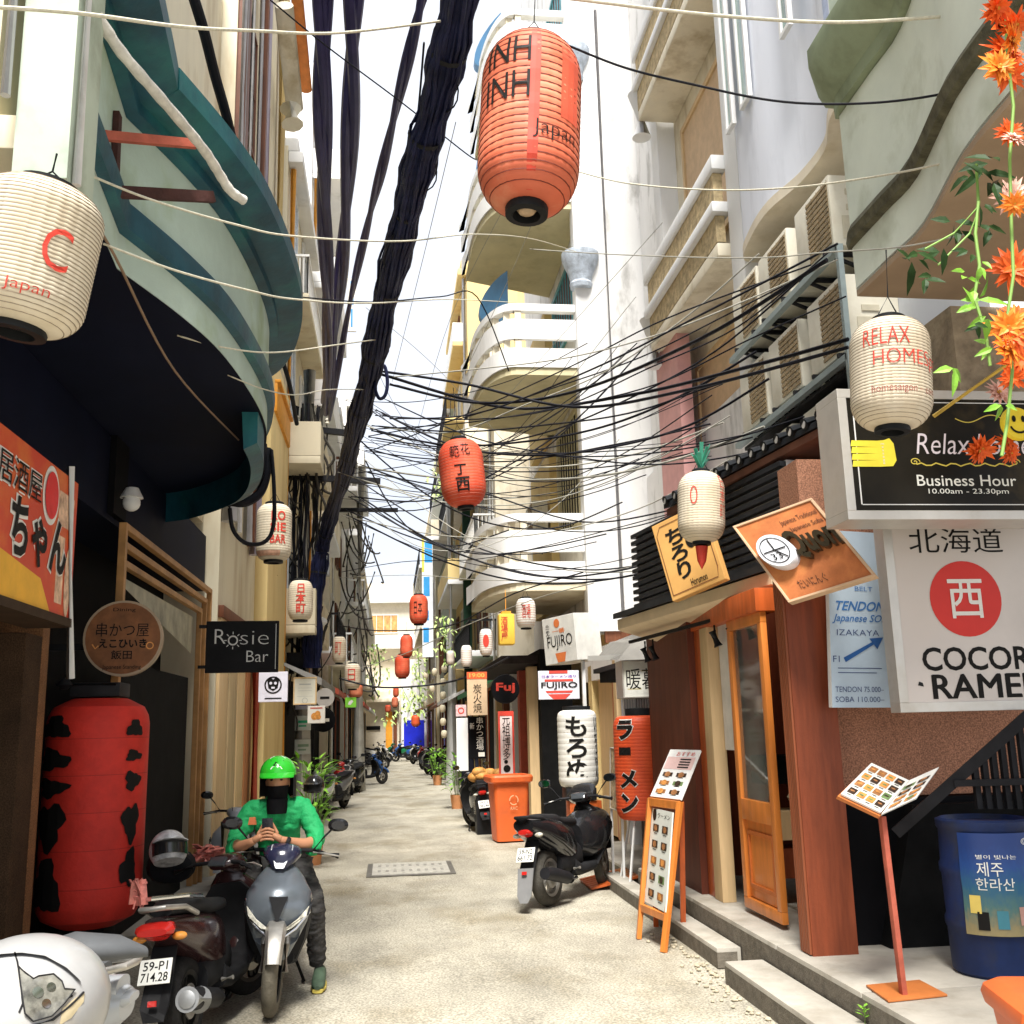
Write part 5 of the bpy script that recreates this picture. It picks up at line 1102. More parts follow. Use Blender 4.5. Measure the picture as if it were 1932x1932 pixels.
    g = MB().box((0,.215,.975),(.15,.03,.07),(R(-35),0,0)).xf(S); g.build('dashboard', mat('dash_glass',(.04,.045,.05),.1,coat=.4), hc, bevel=.01)
    g = MB().prism([Vector(p) for p in ((-.075,.40,.985),(.075,.40,.985),(.03,.47,.87),(-.03,.47,.87))], (0,-.05,.03)).xf(S); g.build('cowl_plate', m_spaint if body is m_silver else m_mblack, hc, smooth=False, bevel=.006)
    # floor, body, seat
    MB().loft([(.36,.30,.12,.05),(.2,.27,.15,.05),(-.1,.27,.16,.06),(-.25,.33,.15,.09)], 16, 3.5).build('floor', m_mblack, t, angle=50)
    MB().loft([(-.06,.42,.07,.14),(-.2,.52,.14,.2),(-.4,.58,.17,.17),(-.6,.64,.165,.14),(-.82,.7,.13,.1),(-.98,.76,.07,.05)], 20, 2.7).build('body_panel', body, t, angle=50)
    MB().loft([(.02,.40,.10,.12),(-.12,.44,.13,.16),(-.25,.40,.14,.14),(-.5,.36,.12,.10)], 16, 2.6).build('engine_cover', m_mblack, t, angle=50)
    st = MB().loft([(.0,.71,.05,.02),(-.06,.735,.11,.045),(-.25,.755,.14,.05),(-.42,.77,.145,.05),(-.50,.80,.14,.055),(-.72,.825,.12,.05),(-.9,.83,.07,.03)], 18, 2.8).build('seat', seat, t, angle=50)
    g = MB()
    g.tube([(-.13,-.66,.77),(-.135,-.86,.84),(-.07,-1.02,.865),(0,-1.035,.865),(.07,-1.02,.865),(.135,-.86,.84),(.13,-.66,.77)],.016,10); g.build('grab_rail', m_alloyl if body is not m_gblack else m_mblack, t)
    # tail: light, indicators, mudguard, plate
    MB().loft([(-.96,.715,.075,.04),(-1.0,.72,.07,.032),(-1.03,.725,.05,.018)],16,2.6).build('tail_light', m_red, t)
    for s in (-1,1): MB().ball((s*.12,-.93,.69),(.045,.035,.024),12,8).build('indicator', m_amber if body is not m_gblack else m_lens, t)
    MB().prism([Vector(p) for p in ((-.075,-.86,.62),(.075,-.86,.62),(.085,-1.05,.33),(.06,-1.07,.26),(-.06,-1.07,.26),(-.085,-1.05,.33))],(0,.012,.01)).build('rear_mudguard', m_mblack, t, smooth=False)
    plate(t, -1.015, .52, R(-28), *plate_text)
    MB().box((0,-1.075,.36),(.05,.01,.03),(R(-20),0,0)).build('reflector', m_red, t)
    # shock, swingarm / engine, exhaust, stand
    MB().loft([(-.2,.27,.06,.07,0,-.11),(-.5,.27,.055,.075,0,-.115),(-.7,.265,.04,.06,0,-.115)],14,2.6).build('engine_case', m_alloy, t)
    g = MB().tube([(-.1,-.62,.3),(-.11,-.7,.62)],.028,10)
    for i in range(6): a = i/6; g.lathe([(.038,-.006),(.038,.006)],12,(-.1-.01*a,-.63-.06*a,.36+.22*a),(-.05,-.2,.9))
    g.build('shock_absorber', m_alloyl, t)
    ex = MB().tube([(.08,-.15,.2),(.12,-.35,.19),(.14,-.45,.22)],.02,10).build('exhaust_pipe', m_alloyl, t)
    MB().tube([(.15,-.42,.22),(.155,-.5,.24),(.165,-.8,.31),(.17,-.98,.34)],[.045,.06,.065,.055],16).build('exhaust_silencer', m_dkmetal, t)
    MB().tube([(.11,-.5,.31),(.225,-.5,.31)],.05,14).build('exhaust_cap', m_alloyl, t) if False else None
    MB().tube([(-.12,-.1,.22),(-.2,-.2,.03),(-.19,-.27,.012)],.012,8).build('side_stand', m_dkmetal, t)
    for s in (-1,1): MB().tube([(s*.13,-.28,.3),(s*.21,-.3,.31)],.014,8).build('foot_peg', m_alloyl, t)
    return t
# black sport scooter on the right, rear wheel towards us
a = PZ(1040,1717); b = PZ(1128,1668); dv = (b-a); ang = math.atan2(dv.y, dv.x)-math.pi/2
mid = (a+b)/2
bk = scooter('scooter', 'black sport scooter seen from behind beside the wooden ramp on the right', m_gblack, (mid.x+.02,mid.y,0), ang-R(9), lean=R(-5), sc_=1.04, steer=R(14), plate_text=('59-N2','661.72'), wheel_al=m_alloyl, tyres=mat('brown_black_tyre',(.06,.055,.045),.9,n=.3,ns=15,bump=.5,bs=50))
g = MB().prism([Vector(p) for p in ((-.085,-1.04,.40),(.085,-1.04,.40),(.075,-1.12,.16),(.04,-1.14,.1),(-.04,-1.14,.1),(-.075,-1.12,.16))],(0,.012,.0)); g.build('grey_mud_flap', m_greyp, bk, smooth=False)
MB().loft([(-.12,.50,.12,.16),(-.3,.58,.19,.19),(-.55,.66,.21,.17),(-.8,.735,.19,.12),(-1.0,.79,.11,.06)],22,2.3).build('tail_fairing', m_gblack, bk, angle=50)
MB().loft([(.06,.55,.1,.16),(.2,.58,.2,.24),(.4,.6,.255,.27,R(-12)),(.55,.62,.22,.22,R(-18)),(.64,.63,.1,.1,R(-18))],22,2.3).build('front_fairing', m_gblack, bk, angle=50)
MB().loft([(.30,.98,.16,.05,R(-30)),(.40,1.04,.15,.08,R(-35)),(.46,1.0,.1,.06,R(-35))],18,2.3).build('windscreen_cowl', m_gblack, bk, angle=50)
# rider's scooter, nose to the camera
a = PZ(488,1918); RS = Vector((a.x+.03, a.y+.62, 0))
rs_ = scooter('scooter', 'silver grey scooter ridden by the person in green, nose towards the viewer', m_silver, RS, math.pi+R(4), lean=R(-3), steer=R(-4), sc_=1.02, tyres=m_dusttyre, plate_text=('59-V2','116.30'), wheel_al=m_mblack)
# left parked scooter with plate 59-P1 714.28
a = PZ(318,1830,.5)
lp = scooter('scooter', 'dark scooter with plate 59-P1 714.28 parked at the left, tail to the viewer', mat('maroon_black_paint',(.03,.012,.012),.25,coat=.5), (a.x+.15,a.y+.92,0), R(-10), lean=R(-5), steer=R(-25), mirrors=False, plate_text=('59-P1','714.28'))
MB().tube([(.17,-.80,.30),(.175,-1.0,.35)],[.075,.07],18).lathe([(.02,-.01),(.05,.0),(.02,.01)],16,(.176,-1.01,.352),(.0,-1,.2)).build('exhaust_end', m_metal, lp)
MB().tube([(-.14,-.6,.86),(-.15,-.85,.9),(0,-1.02,.92),(.15,-.85,.9),(.14,-.6,.86)],.014,8).build('chrome_rack', m_chrome, lp)
MB().loft([(-.93,.74,.1,.05),(-1.0,.74,.12,.045),(-1.045,.735,.09,.02)],14,2.6).build('wide_tail_light', m_red, lp)
# white foreground scooter and silver one beside it
m_dirtywhite = m_wpaint
a = PZ(88,1872,.72)
wf = scooter('scooter', 'white scooter with a large clear headlight at the bottom left corner', m_wpaint, (a.x-.18,a.y+.45,0), math.pi+R(38), lean=R(4), steer=R(8), mirrors=False, lights=False, seat=m_mblack, sc_=1.0)
# its big rounded nose with the large clear headlight
CO = PY(40,1902,4.0); CR = V((.285,.38,.235))
def on_cowl(u, v, k=1.0):
    d = ray(u,v); o = EYEP-CO; A = sum((d[i]/(CR[i]*k))**2 for i in range(3)); B = 2*sum(d[i]*o[i]/(CR[i]*k)**2 for i in range(3)); Cc = sum((o[i]/(CR[i]*k))**2 for i in range(3))-1
    disc = max(0,B*B-4*A*Cc); return EYEP+d*((-B-math.sqrt(disc))/(2*A))
def drop(o):
    for c_ in kids(o): drop(c_)
    bpy.data.objects.remove(o)
for c_ in kids(wf):
    if c_.name.startswith(('handlebar_cowl','seat','grab_rail')): drop(c_)
bpy.context.view_layer.update(); wi = wf.matrix_world.inverted()
MB().ball(CO, CR, 36, 22).xf(wi).build('nose_cowl', mat('warm_white_paint',(.36,.36,.355),.3,n=.05,coat=.25,stain=(.5,.38,.2),sa=.5,ss=2.2), wf)
LP = [(35,1823),(48,1835),(63,1846),(73,1841),(101,1837),(117,1851),(122,1865),(142,1866),(122,1893),(98,1917),(63,1927),(47,1912),(41,1874),(37,1845)]
def patch(pts, k):
    c = (sum(p[0] for p in pts)/len(pts), sum(p[1] for p in pts)/len(pts)); vs = [on_cowl(*c,k)]; fs = []; n = len(pts)
    for f_ in (.35,.7,1.0): vs += [on_cowl(c[0]+(u-c[0])*f_, c[1]+(v-c[1])*f_, k) for u,v in pts]
    for j in range(n): fs.append((0,1+j,1+(j+1)%n))
    for r_ in range(2):
        for j in range(n): fs.append((1+r_*n+j,1+(r_+1)*n+j,1+(r_+1)*n+(j+1)%n,1+r_*n+(j+1)%n))
    return MB().add(vs, fs)
MB().loft([(0,0,.05,.02),(.05,.03,.14,.04),(.2,.05,.15,.05),(.36,.03,.12,.04),(.45,.0,.05,.02)],20,2.6).xf(wi @ Matrix.Translation(PY(150,1812,4.45)) @ Matrix.Rotation(R(-62),4,'Z') @ Matrix.Translation((0,-.2,0))).build('seat', mat('grey_seat',(.09,.095,.1),.6), wf, angle=50)
MB().rings([[on_cowl(u_,v_,k_) for u_,v_ in ((-30,1806),(0,1800),(40,1797),(85,1803),(125,1825),(152,1850))] for k_ in (1.0,1.05,1.06,1.0)], cap=False, close=False).xf(wi).build('cowl_lip', m_mblack, wf)
patch(LP,1.02).xf(wi).build('headlight', mat('clear_headlight',(.17,.165,.14),.1,n=.9,ns=9,coat=.5,stain=(.012,.012,.012),sa=.9,ss=12,spec=.3), wf)
for k_, (u_,v_,r_) in enumerate(((72,1872,11),(97,1862,9),(88,1893,9))): patch([(u_+r_*math.cos(a_*.5236),v_+r_*math.sin(a_*.5236)) for a_ in range(12)],1.026).xf(wi).build('lamp_reflector', m_chrome, wf)
patch([(118,1902),(140,1884),(160,1872),(158,1890),(135,1920),(112,1935)],1.004).xf(wi).build('reflection_panel', mat('cream_reflection',(.5,.42,.26),.35,n=.1,coat=.2), wf)  # cream reflection on the lower cowl, painted as a patch of its own
patch([(128,1878),(136,1874),(138,1880),(130,1884)],1.008).xf(wi).build('badge', m_mblack, wf)
g = MB().tube([on_cowl(u,v,1.025) for u,v in LP+LP[:1]],.0025,8).tube([on_cowl(u,v,1.005) for u,v in ((28,1797),(33,1815),(38,1850),(43,1893),(36,1910))],.003,6).tube([on_cowl(u,v,1.005) for u,v in ((62,1935),(100,1924),(135,1895),(158,1872))],.004,6); g.xf(wi).build('headlight_trim', m_mblack, wf)
a = PZ(215,1850,.72)
sf = scooter('scooter', 'silver white scooter with grey seat at the bottom edge, tail to the right', m_spaint, (a.x-.84,a.y-.12,0), R(80), lean=R(-3), steer=R(10), mirrors=False, seat=mat('grey_seat',(.09,.095,.1),.6), sc_=1.0, plate_text=('59-T1','203.91'))
MB().loft([(-.55,.60,.2,.16),(-.75,.64,.19,.15),(-.92,.68,.15,.11),(-1.0,.7,.08,.06)],20,2.4).build('tail_panel', m_spaint, sf)
MB().box((.16,-.86,.58),(.04,.1,.07),(0,R(-10),0)).build('black_vent', m_mblack, sf, bevel=.01)
for c_ in kids(sf):
    if c_.name.startswith(('tail_light','indicator')): c_.data.materials[0] = m_spaint
# second scooter on the right, behind the orange bin
a = PZ(905,1572)
b2 = scooter('scooter', 'black scooter with a white plate parked left of the orange bin', m_gblack, (a.x+.03,a.y+.66,0), R(4), lean=R(-5), steer=R(30), plate_text=('59-C3','082.44'))
# parked rows far away: copies of two simple builds
base = [b2, lp, rs_]
FARS = [('white scooter with a round dark helmet on it behind the rider',600,1545,m_wpaint,R(170),0,'L'),('grey scooter leaning behind the white one on the left',628,1528,m_greyp,R(160),0,'L'),('red scooter parked left of the pale pole',640,1508,m_redp,R(175),0,'L'),('blue scooter next to the red and yellow toy colours on the left',690,1481,m_bluep,R(-60),0,'L'),('black scooter by the foot of the second left pole',662,1497,m_gblack,R(165),0,'L'),('dark scooter at the far left kerb',700,1452,m_gblack,R(-80),0,'L'),('pale scooter nearest the orange door on the left',712,1440,m_wpaint,R(-70),0,'L'),
 ('dark scooter first in the far right row',832,1470,m_gblack,R(20),0,'R'),('grey scooter second in the far right row',815,1461,m_greyp,R(15),0,'R'),('red scooter third in the far right row',803,1452,m_redp,R(12),0,'R'),('white scooter in front of the blue tarpaulin',790,1442,m_wpaint,R(25),0,'R'),('blue scooter below the left edge of the blue tarpaulin',765,1437,m_bluep,R(60),0,'R'),('green scooter between the tarpaulin and the orange door',752,1435,mat('green_paint',(.02,.2,.08),.3,coat=.5),R(80),0,'R')]
proto = {}
for lb, u, v, m, rz, z, sd in FARS:
    p = PZ(u, v)
    if m.name not in proto:
        o = scooter('parked_scooter', lb, m, p, rz, lean=R(-4), steer=R(12), plate_text=('59-B1','330.17'), group='scooters parked far down the alley'); proto[m.name] = o
    else:
        o = copy_tree(proto[m.name]); o.location = p; o.rotation_euler = (0,R(-4),rz); o['label'] = lb
# a scooter behind the rider on the left
p = PZ(455,1700)
scooter('scooter', 'grey white scooter with round mirrors half hidden behind the rider', m_spaint, (p.x-.1,p.y+.4,0), R(172), lean=R(-4), steer=R(20), plate_text=('59-K1','771.05'))
# helmets and odds on the left scooter
def helmet(label, pos, rz, m, m2, rx=0, s=1.):
    t = thing('helmet', label, 'helmet', pos, rz); t.rotation_euler = (rx,0,rz)
    prof = [(.128*s*math.cos(a)*(1 if a > 0 else 1-.12*abs(a)), .14*s*math.sin(a)) for a in [R(-35+125*i/12) for i in range(13)]]
    MB().lathe([(r_,z) for r_, z in prof], 28).build('shell', m, t)
    g = MB().rings([[Vector((.133*s*math.sin(a), -.14*s*math.cos(a), z*s)) for a in [R(-62+124*i/12) for i in range(13)]] for z in (-.06,.0,.035)], cap=False, close=False); g.build('visor', m2, t)
    MB().rings([[Vector((.131*s*math.sin(a), -.135*s*math.cos(a)-o_, .035*s+z)) for a in [R(-60+120*i/10) for i in range(11)]] for o_, z in ((0,.012),(.045,-.006),(.045,-.012),(0,-.005))], cap=False, close=False).build('peak', m, t)
    return t
a = PZ(318,1590,1.0)
helmet('silver and black patterned helmet hung on the dark scooter at the left', PY(318,1605,7.55), R(20), mat('white_black_graphic',(.6,.6,.6),.3,n=.7,ns=9,coat=.5,stain=(.02,.02,.02),sa=1,ss=8), m_gblack, R(-25))
helmet('glossy black helmet on the white scooter behind the rider', PY(593,1483,14.2), R(-20), m_gblack, m_mblack, 0, 1.05)
tag(MB().loft([(0,.0,.05,.04),(.03,.02,.14,.1),(.16,.02,.17,.12),(.3,.0,.15,.1),(.36,0,.05,.04)],16,2.2).xf(Matrix.Translation(PY(322,1645,7.7))@Matrix.Rotation(R(10),4,'Z')).build('black_bag', mat('black_cloth',(.008,.008,.009),.9,n=.3,bump=.3)), 'bulky black bag on the seat of the dark scooter at the left', 'bag')
rb = thing('red_bundle','crumpled red and white plastic bundle on the handlebar at the left','bundle',PY(393,1612,8.3)); g = MB(); rr = random.Random(8)
for i in range(26): g.beam((rr.uniform(-.1,.1),rr.uniform(-.06,.06),rr.uniform(-.05,.07)),(rr.uniform(-.12,.12),rr.uniform(-.07,.07),rr.uniform(-.06,.08)),.07,.01)
g.build('crumpled_sheet', mat('red_white_plastic',(.6,.2,.16),.35,n=.5,ns=14), rb, smooth=False)
rb = thing('red_bundle','small red wrapper stuck beside the tail of the dark scooter','bundle',PY(258,1690,6.4)); g = MB()
for i in range(14): g.beam((rr.uniform(-.03,.03),rr.uniform(-.03,.03),rr.uniform(-.1,.1)),(rr.uniform(-.05,.05),rr.uniform(-.03,.03),rr.uniform(-.12,.12)),.04,.008)
g.build('crumpled_sheet', mat('red_white_plastic',(.6,.2,.16)), rb, smooth=False)
tag(MB().tube([PZ(415,1745,0),PZ(415,1745,0)+Vector((.02,0,.95))],.045,12).build('bollard', mat('olive_post',(.3,.28,.18),.7,n=.2)), 'olive painted post standing behind the rider at the left kerb', 'post')

# ================================================================== PEOPLE
def skin_body(name, joints, edges, m, parent, sub=2, folds=0, fs=(9,9,9)):
    me = bpy.data.meshes.new(name); me.from_pydata([tuple(j[0]) for j in joints], edges, [])
    o = bpy.data.objects.new(name, me); col.objects.link(o)
    sk = o.modifiers.new('Skin','SKIN'); sk.use_smooth_shade = True
    sv = me.skin_vertices[0].data
    for i, j in enumerate(joints):
        r = j[1]; sv[i].radius = (r, r) if not hasattr(r,'__len__') else r; sv[i].use_root = (i == 0)
    ss = o.modifiers.new('Sub','SUBSURF'); ss.levels = sub; ss.render_levels = sub
    dg = bpy.context.evaluated_depsgraph_get(); dg.update()
    nm = bpy.data.meshes.new_from_object(o.evaluated_get(dg)); o.modifiers.clear(); o.data = nm; bpy.data.meshes.remove(me)
    if folds:
        ns = [v.normal.copy() for v in nm.vertices]
        for v, n_ in zip(nm.vertices, ns):
            p = Vector((v.co.x*fs[0], v.co.y*fs[1], v.co.z*fs[2])); k = mnoise.noise(p)+.6*mnoise.noise(p*2.1+Vector((3,1,7)))
            v.co += n_*folds*(abs(k)*2-.6)
    nm.materials.clear(); nm.materials.append(m); nm.polygons.foreach_set('use_smooth',[True]*len(nm.polygons))
    if parent: o.parent = parent
    return o
V = Vector
m_skin = mat('skin',(.5,.24,.13),.55,n=.08); m_jacket = mat('green_jacket',(.015,.36,.11),.7,n=.12,ns=5,bump=1.,bs=9); m_jeans = mat('grey_jeans',(.045,.043,.042),.85,n=.35,ns=6,bump=.5,bs=30,stain=(.17,.165,.155),sa=.7,ss=5,stretch=(1,1,3))
m_hel = mat('green_helmet',(.03,.5,.03),.22,n=.04,coat=.6)
# rider: local frame on the ground under the seat; faces -y
rp = RS+V((.0,.20,0)); pr = thing('person','person in green jacket, green helmet and black mask astride a scooter, holding a phone','person',rp)
hipz = .83
J = [(V((0,.0,hipz)),(.15,.13)),(V((0,-.05,.99)),(.165,.125)),(V((0,-.13,1.13)),(.185,.125)),(V((0,-.18,1.235)),(.15,.105)),(V((0,-.21,1.31)),(.065,.065)),
     (V((-.18,-.17,1.235)),.088),(V((-.27,-.24,1.1)),.075),(V((-.295,-.32,.985)),.062),
     (V((.18,-.17,1.235)),.088),(V((.27,-.24,1.1)),.075),(V((.295,-.32,.985)),.062),
     ]
body = skin_body('jacket', J, [(0,1),(1,2),(2,3),(3,4),(3,5),(5,6),(6,7),(3,8),(8,9),(9,10)], m_jacket, pr, 4, .008, (9,9,13))
g = MB().lathe([(.085,-.02),(.09,.02),(.075,.05)],18,(0,-.21,1.30),(0,-.3,1)); g.build('collar', m_jacket, pr)
skin_body('trousers', [(V((0,.02,hipz-.02)),(.17,.14)),(V((.14,-.03,hipz-.05)),.115),(V((.27,-.24,.62)),.088),(V((.285,-.12,.32)),.072),(V((.29,-.06,.12)),.066),(V((-.14,-.03,hipz-.05)),.115),(V((-.26,-.24,.62)),.088),(V((-.29,-.2,.32)),.072),(V((-.31,-.16,.12)),.066)],
   [(0,1),(1,2),(2,3),(3,4),(0,5),(5,6),(6,7),(7,8)], m_jeans, pr, 4, .009, (8,8,20))
m_shoe = mat('green_grey_shoe',(.05,.08,.05),.7,n=.4,ns=9); m_sole = mat('yellow_sole',(.6,.48,.1),.7,n=.2); m_dshoe = mat('black_shoe',(.015,.015,.016),.6)
for s, y, mm, ms in ((.31,-.1,m_shoe,m_sole),(-.335,-.2,m_dshoe,m_mblack)):
    sh = MB().loft([(y+.09,.07,.04,.05),(y+.05,.08,.046,.06),(y-.03,.075,.046,.055),(y-.12,.055,.05,.035),(y-.2,.045,.042,.022),(y-.225,.04,.02,.012)],16,2.4).xf(Matrix.Translation((s,0,0))).build('shoe', mm, pr)
    MB().loft([(y+.1,.016,.04,.014),(y+.04,.016,.05,.016),(y-.12,.016,.056,.016),(y-.22,.018,.036,.014)],16,3).xf(Matrix.Translation((s,0,0))).build('sole', ms, sh)
# head: continuous with neck; face mostly covered
HC = V((0,-.24,1.455))
hd = MB()
hp = [(-.16,.055,.06,.0),(-.13,.056,.062,.0),(-.10,.066,.078,-.01),(-.06,.074,.092,-.012),(-.01,.078,.097,-.008),(.05,.078,.097,0),(.1,.06,.075,.005),(.125,.02,.03,.005)]
hd.rings([[HC+V((a*math.cos(2*math.pi*k/22), b*math.sin(2*math.pi*k/22)+dy - (.016*max(0,-math.sin(2*math.pi*k/22))**8 if -.07 < z < .0 else 0), z)) for k in range(22)] for z,a,b,dy in hp])
head = hd.build('head', m_skin, pr)
for s in (-1,1):
    MB().ball(HC+V((s*.031,-.098,.004)),(.014,.008,.008),12,8).build('eye', mat('eye_dark',(.03,.02,.015),.2), head)
    MB().beam(HC+V((s*.014,-.107,.027)),HC+V((s*.05,-.098,.03)),.006,.008).build('eyebrow', m_ink, head, smooth=False)
    MB().ball(HC+V((s*.079,.01,-.02)),(.01,.022,.032),12,8).build('ear', m_skin, head)
g = MB(); rs_m = []
for z, a, b, dy in ((-.155,.07,.074,-.0),(-.11,.074,.088,-.01),(-.07,.08,.1,-.014),(-.038,.082,.104,-.012)):
    rs_m.append([HC+V((a*math.sin(t), -b*math.cos(t)+dy-(.014 if abs(t) < .25 and z > -.1 else 0), z)) for t in [R(-118+236*i/20) for i in range(21)]])
g.rings(rs_m, cap=False, close=False); g.build('face_mask', mat('black_mask',(.006,.006,.007),.9,n=.3,ns=12), pr)
MB().rings([[HC+V((.09*math.sin(t)*k_, -.115*math.cos(t)*k_-.01, z)) for t in [R(-110+220*i/18) for i in range(19)]] for z, k_ in ((-.235,.78),(-.19,.84),(-.13,.86))], cap=False, close=False).build('neck_scarf', mat('black_mask',(.006,.006,.007),.9), pr)
MB().lathe([(.128*math.cos(a), .128*math.sin(a)*1.02) for a in [R(-30+119*i/14) for i in range(15)]],30,HC+V((0,.012,.045))).build('helmet_back_dark', m_mblack, pr) if False else None
hs = MB(); rs2 = []
for i in range(15):
    el = R(-6+95*i/14); rs2.append([HC+V((.132*math.cos(el)*math.cos(2*math.pi*k/32), .148*math.cos(el)*math.sin(2*math.pi*k/32)+.012, .045+.128*math.sin(el))) for k in range(32)])
hs.rings(rs2, cap=False); hel = hs.build('helmet', m_hel, pr)
g = MB().rings([[HC+V((.131*math.sin(t), .15*-math.cos(t)+.012, z)) for t in [R(62+236*i/26) for i in range(27)]] for z in (-.12,-.06,.03)], cap=False, close=False); g.build('helmet_skirt', m_mblack, hel)
g = MB().rings([[HC+V((.134*math.sin(t)*k_, -.15*math.cos(t)*k_+.012-o_, z)) for t in [R(-66+132*i/18) for i in range(19)]] for o_, z, k_ in ((0,.055,1),(.03,.04,1.0),(.05,.025,1.0),(.05,.018,1.0),(.0,.026,.98))], cap=False, close=False); g.build('helmet_peak', m_hel, hel)
for pts, mm in (([(-.055,.155,.0),(.0,.115,0),(.055,.155,0),(.03,.17,0),(-.03,.17,0)],m_plate),([(-.05,.142,0),(-.02,.105,0),(.02,.105,0),(.05,.142,0),(.0,.128,0)],m_ink),([(-.045,.08,0),(.045,.08,0),(.03,.1,0),(-.03,.1,0)],m_plate)):
    P_ = [HC+V((x, .012-.1505*math.sqrt(max(.01,1-(x/.134)**2-((z-.045)/.13)**2)), z)) for x, z, _ in pts]; MB().add(P_, [tuple(range(len(P_)))]).build('helmet_emblem', mm, hel, smooth=False)
# forearms + hands, phone
PH = V((-.035,-.52,1.115))
def hand(side, wrist, palm_dir, par):
    """palm and five fingers closed around the phone edge; side -1 = left in view"""
    f = V((-side*.75,-.12,.45)).normalized()
    js = [(wrist,.03),(wrist+f*.05,(.036,.026)),(wrist+f*.09,(.036,.022))]; ed = [(0,1),(1,2)]
    o = skin_body('hand_palm', js, ed, m_skin, par)
    for k in range(4):
        b = wrist+f*.085+V((0,-.012,-.03+.021*k)); d1 = V((-side*.9,-.35,.12+.05*k)).normalized(); d2 = V((-side*.55,.55,.05)).normalized(); L = (.032,.037,.036,.03)[k]
        skin_body('finger', [(b-f*.02,.0095),(b,.0098),(b+d1*L,.0092),(b+d1*L*1.1+d2*L*.65,.008),(b+d1*L*1.0+d2*L*1.2,.007)], [(0,1),(1,2),(2,3),(3,4)], m_skin, o, 1)
    b = wrist+f*.04+V((0,.012,.02)); skin_body('thumb', [(b,.013),(b+V((-side*.02,.012,.035)),.0115),(b+V((-side*.035,.004,.066)),.0098),(b+V((-side*.045,-.004,.085)),.008)], [(0,1),(1,2),(2,3)], m_skin, o, 1)
    return o
for s in (-1,1):
    el = V((s*.295,-.32,.985)); wr_ = PH+V((s*.105,.01,-.06))
    skin_body('forearm', [(el+V((0,.03,.04)),.048),(el+(wr_-el)*.35,.045),(el+(wr_-el)*.7,.036),(wr_,.029),(wr_+V((-s*.03,0,.015)),.028)], [(0,1),(1,2),(2,3),(3,4)], m_skin, pr)
    MB().lathe([(.062,-.03),(.07,-.0),(.064,.03)],18,el+(wr_-el)*.12,(wr_-el)).build('cuff', m_jacket, pr)
    hand(s, wr_, None, pr)
    MB().beam(V((s*.2,-.215,1.2)),V((s*.31,-.27,1.12)),.012,.02).build('reflective_stripe', m_plate, pr, smooth=False) if False else None
MB().lathe([(.036,-.014),(.04,0),(.036,.014)],18,PH+V((.135,.02,-.075)),V((-.6,-.1,.3))).build('watch_strap', m_mblack, pr)
ph = thing('phone','dark phone held upright in both hands of the rider','phone', rp+PH); MB().box((0,0,.02),(.075,.01,.155),(R(12),0,0)).build('case', mat('phone_dark',(.02,.022,.03),.25), ph, bevel=.006)
MB().box((-.018,-.013,.075),(.024,.004,.024)).build('camera_bump', m_gblack, ph, bevel=.003)
q = Plane(V((.03,-.215,1.17)),(1,.3,.35),(-.1,-.2,1),.13,.05); g = MB(); q.text(g,'Rider',0,0,1,1,.01); g.build('chest_lettering', m_plate, pr, smooth=False) if False else None
MB().prism([V((-.2,-.285,1.15)),V((-.14,-.30,1.15)),V((-.15,-.295,1.2)),V((-.19,-.285,1.2))],(0,.04,0)).build('shoulder_patch', mat('patch_orange',(.7,.2,.08),.6), pr, smooth=False)
MB().loft([(-.05,.8,.1,.05),(.05,.82,.19,.1),(.14,.82,.16,.08)],16,2.4).build('jacket_hem', m_jacket, pr)
# bystander far right
p = PY(882,1425,24); bp = thing('person','distant person in dark clothes standing by the black bar fronts on the right','person',(p.x,p.y,.0), R(10))
skin_body('dark_clothes', [(V((0,0,.86)),(.15,.12)),(V((0,0,1.12)),(.16,.11)),(V((0,0,1.32)),(.13,.09)),(V((0,0,1.42)),.05),(V((.18,0,1.3)),.06),(V((.22,.02,1.02)),.05),(V((.2,-.1,.82)),.04),(V((-.18,0,1.3)),.06),(V((-.23,.02,1.02)),.05),(V((-.2,-.08,.82)),.04),(V((.09,0,.5)),.075),(V((.1,.03,.06)),.055),(V((-.09,0,.5)),.075),(V((-.1,.03,.06)),.055)],
  [(0,1),(1,2),(2,3),(2,4),(4,5),(5,6),(2,7),(7,8),(8,9),(0,10),(10,11),(0,12),(12,13)], mat('dark_clothes',(.015,.016,.025),.8), bp)
h2 = MB().ball((0,-.02,1.56),(.078,.095,.115),20,14).build('head', m_skin, bp)
MB().lathe([(.085,-.02),(.088,.03),(.07,.085),(.02,.115)],18,(0,.01,1.58)).build('hair', m_ink, bp)
for s in (-1,1): MB().ball((s*.03,-.108,1.575),(.012,.008,.008),8,6).build('eye', m_ink, h2)
MB().ball((0,-.118,1.545),(.014,.016,.022),8,6).build('nose', m_skin, h2); MB().box((0,-.108,1.505),(.04,.008,.008)).build('mouth', m_brown, h2, smooth=False)
for s in (-1,1): MB().loft([(.08,.04,.04,.04),(-.08,.04,.045,.035),(-.15,.03,.03,.02)],12).xf(Matrix.Translation((s*.1,0,0))).build('shoe', m_ink, bp)
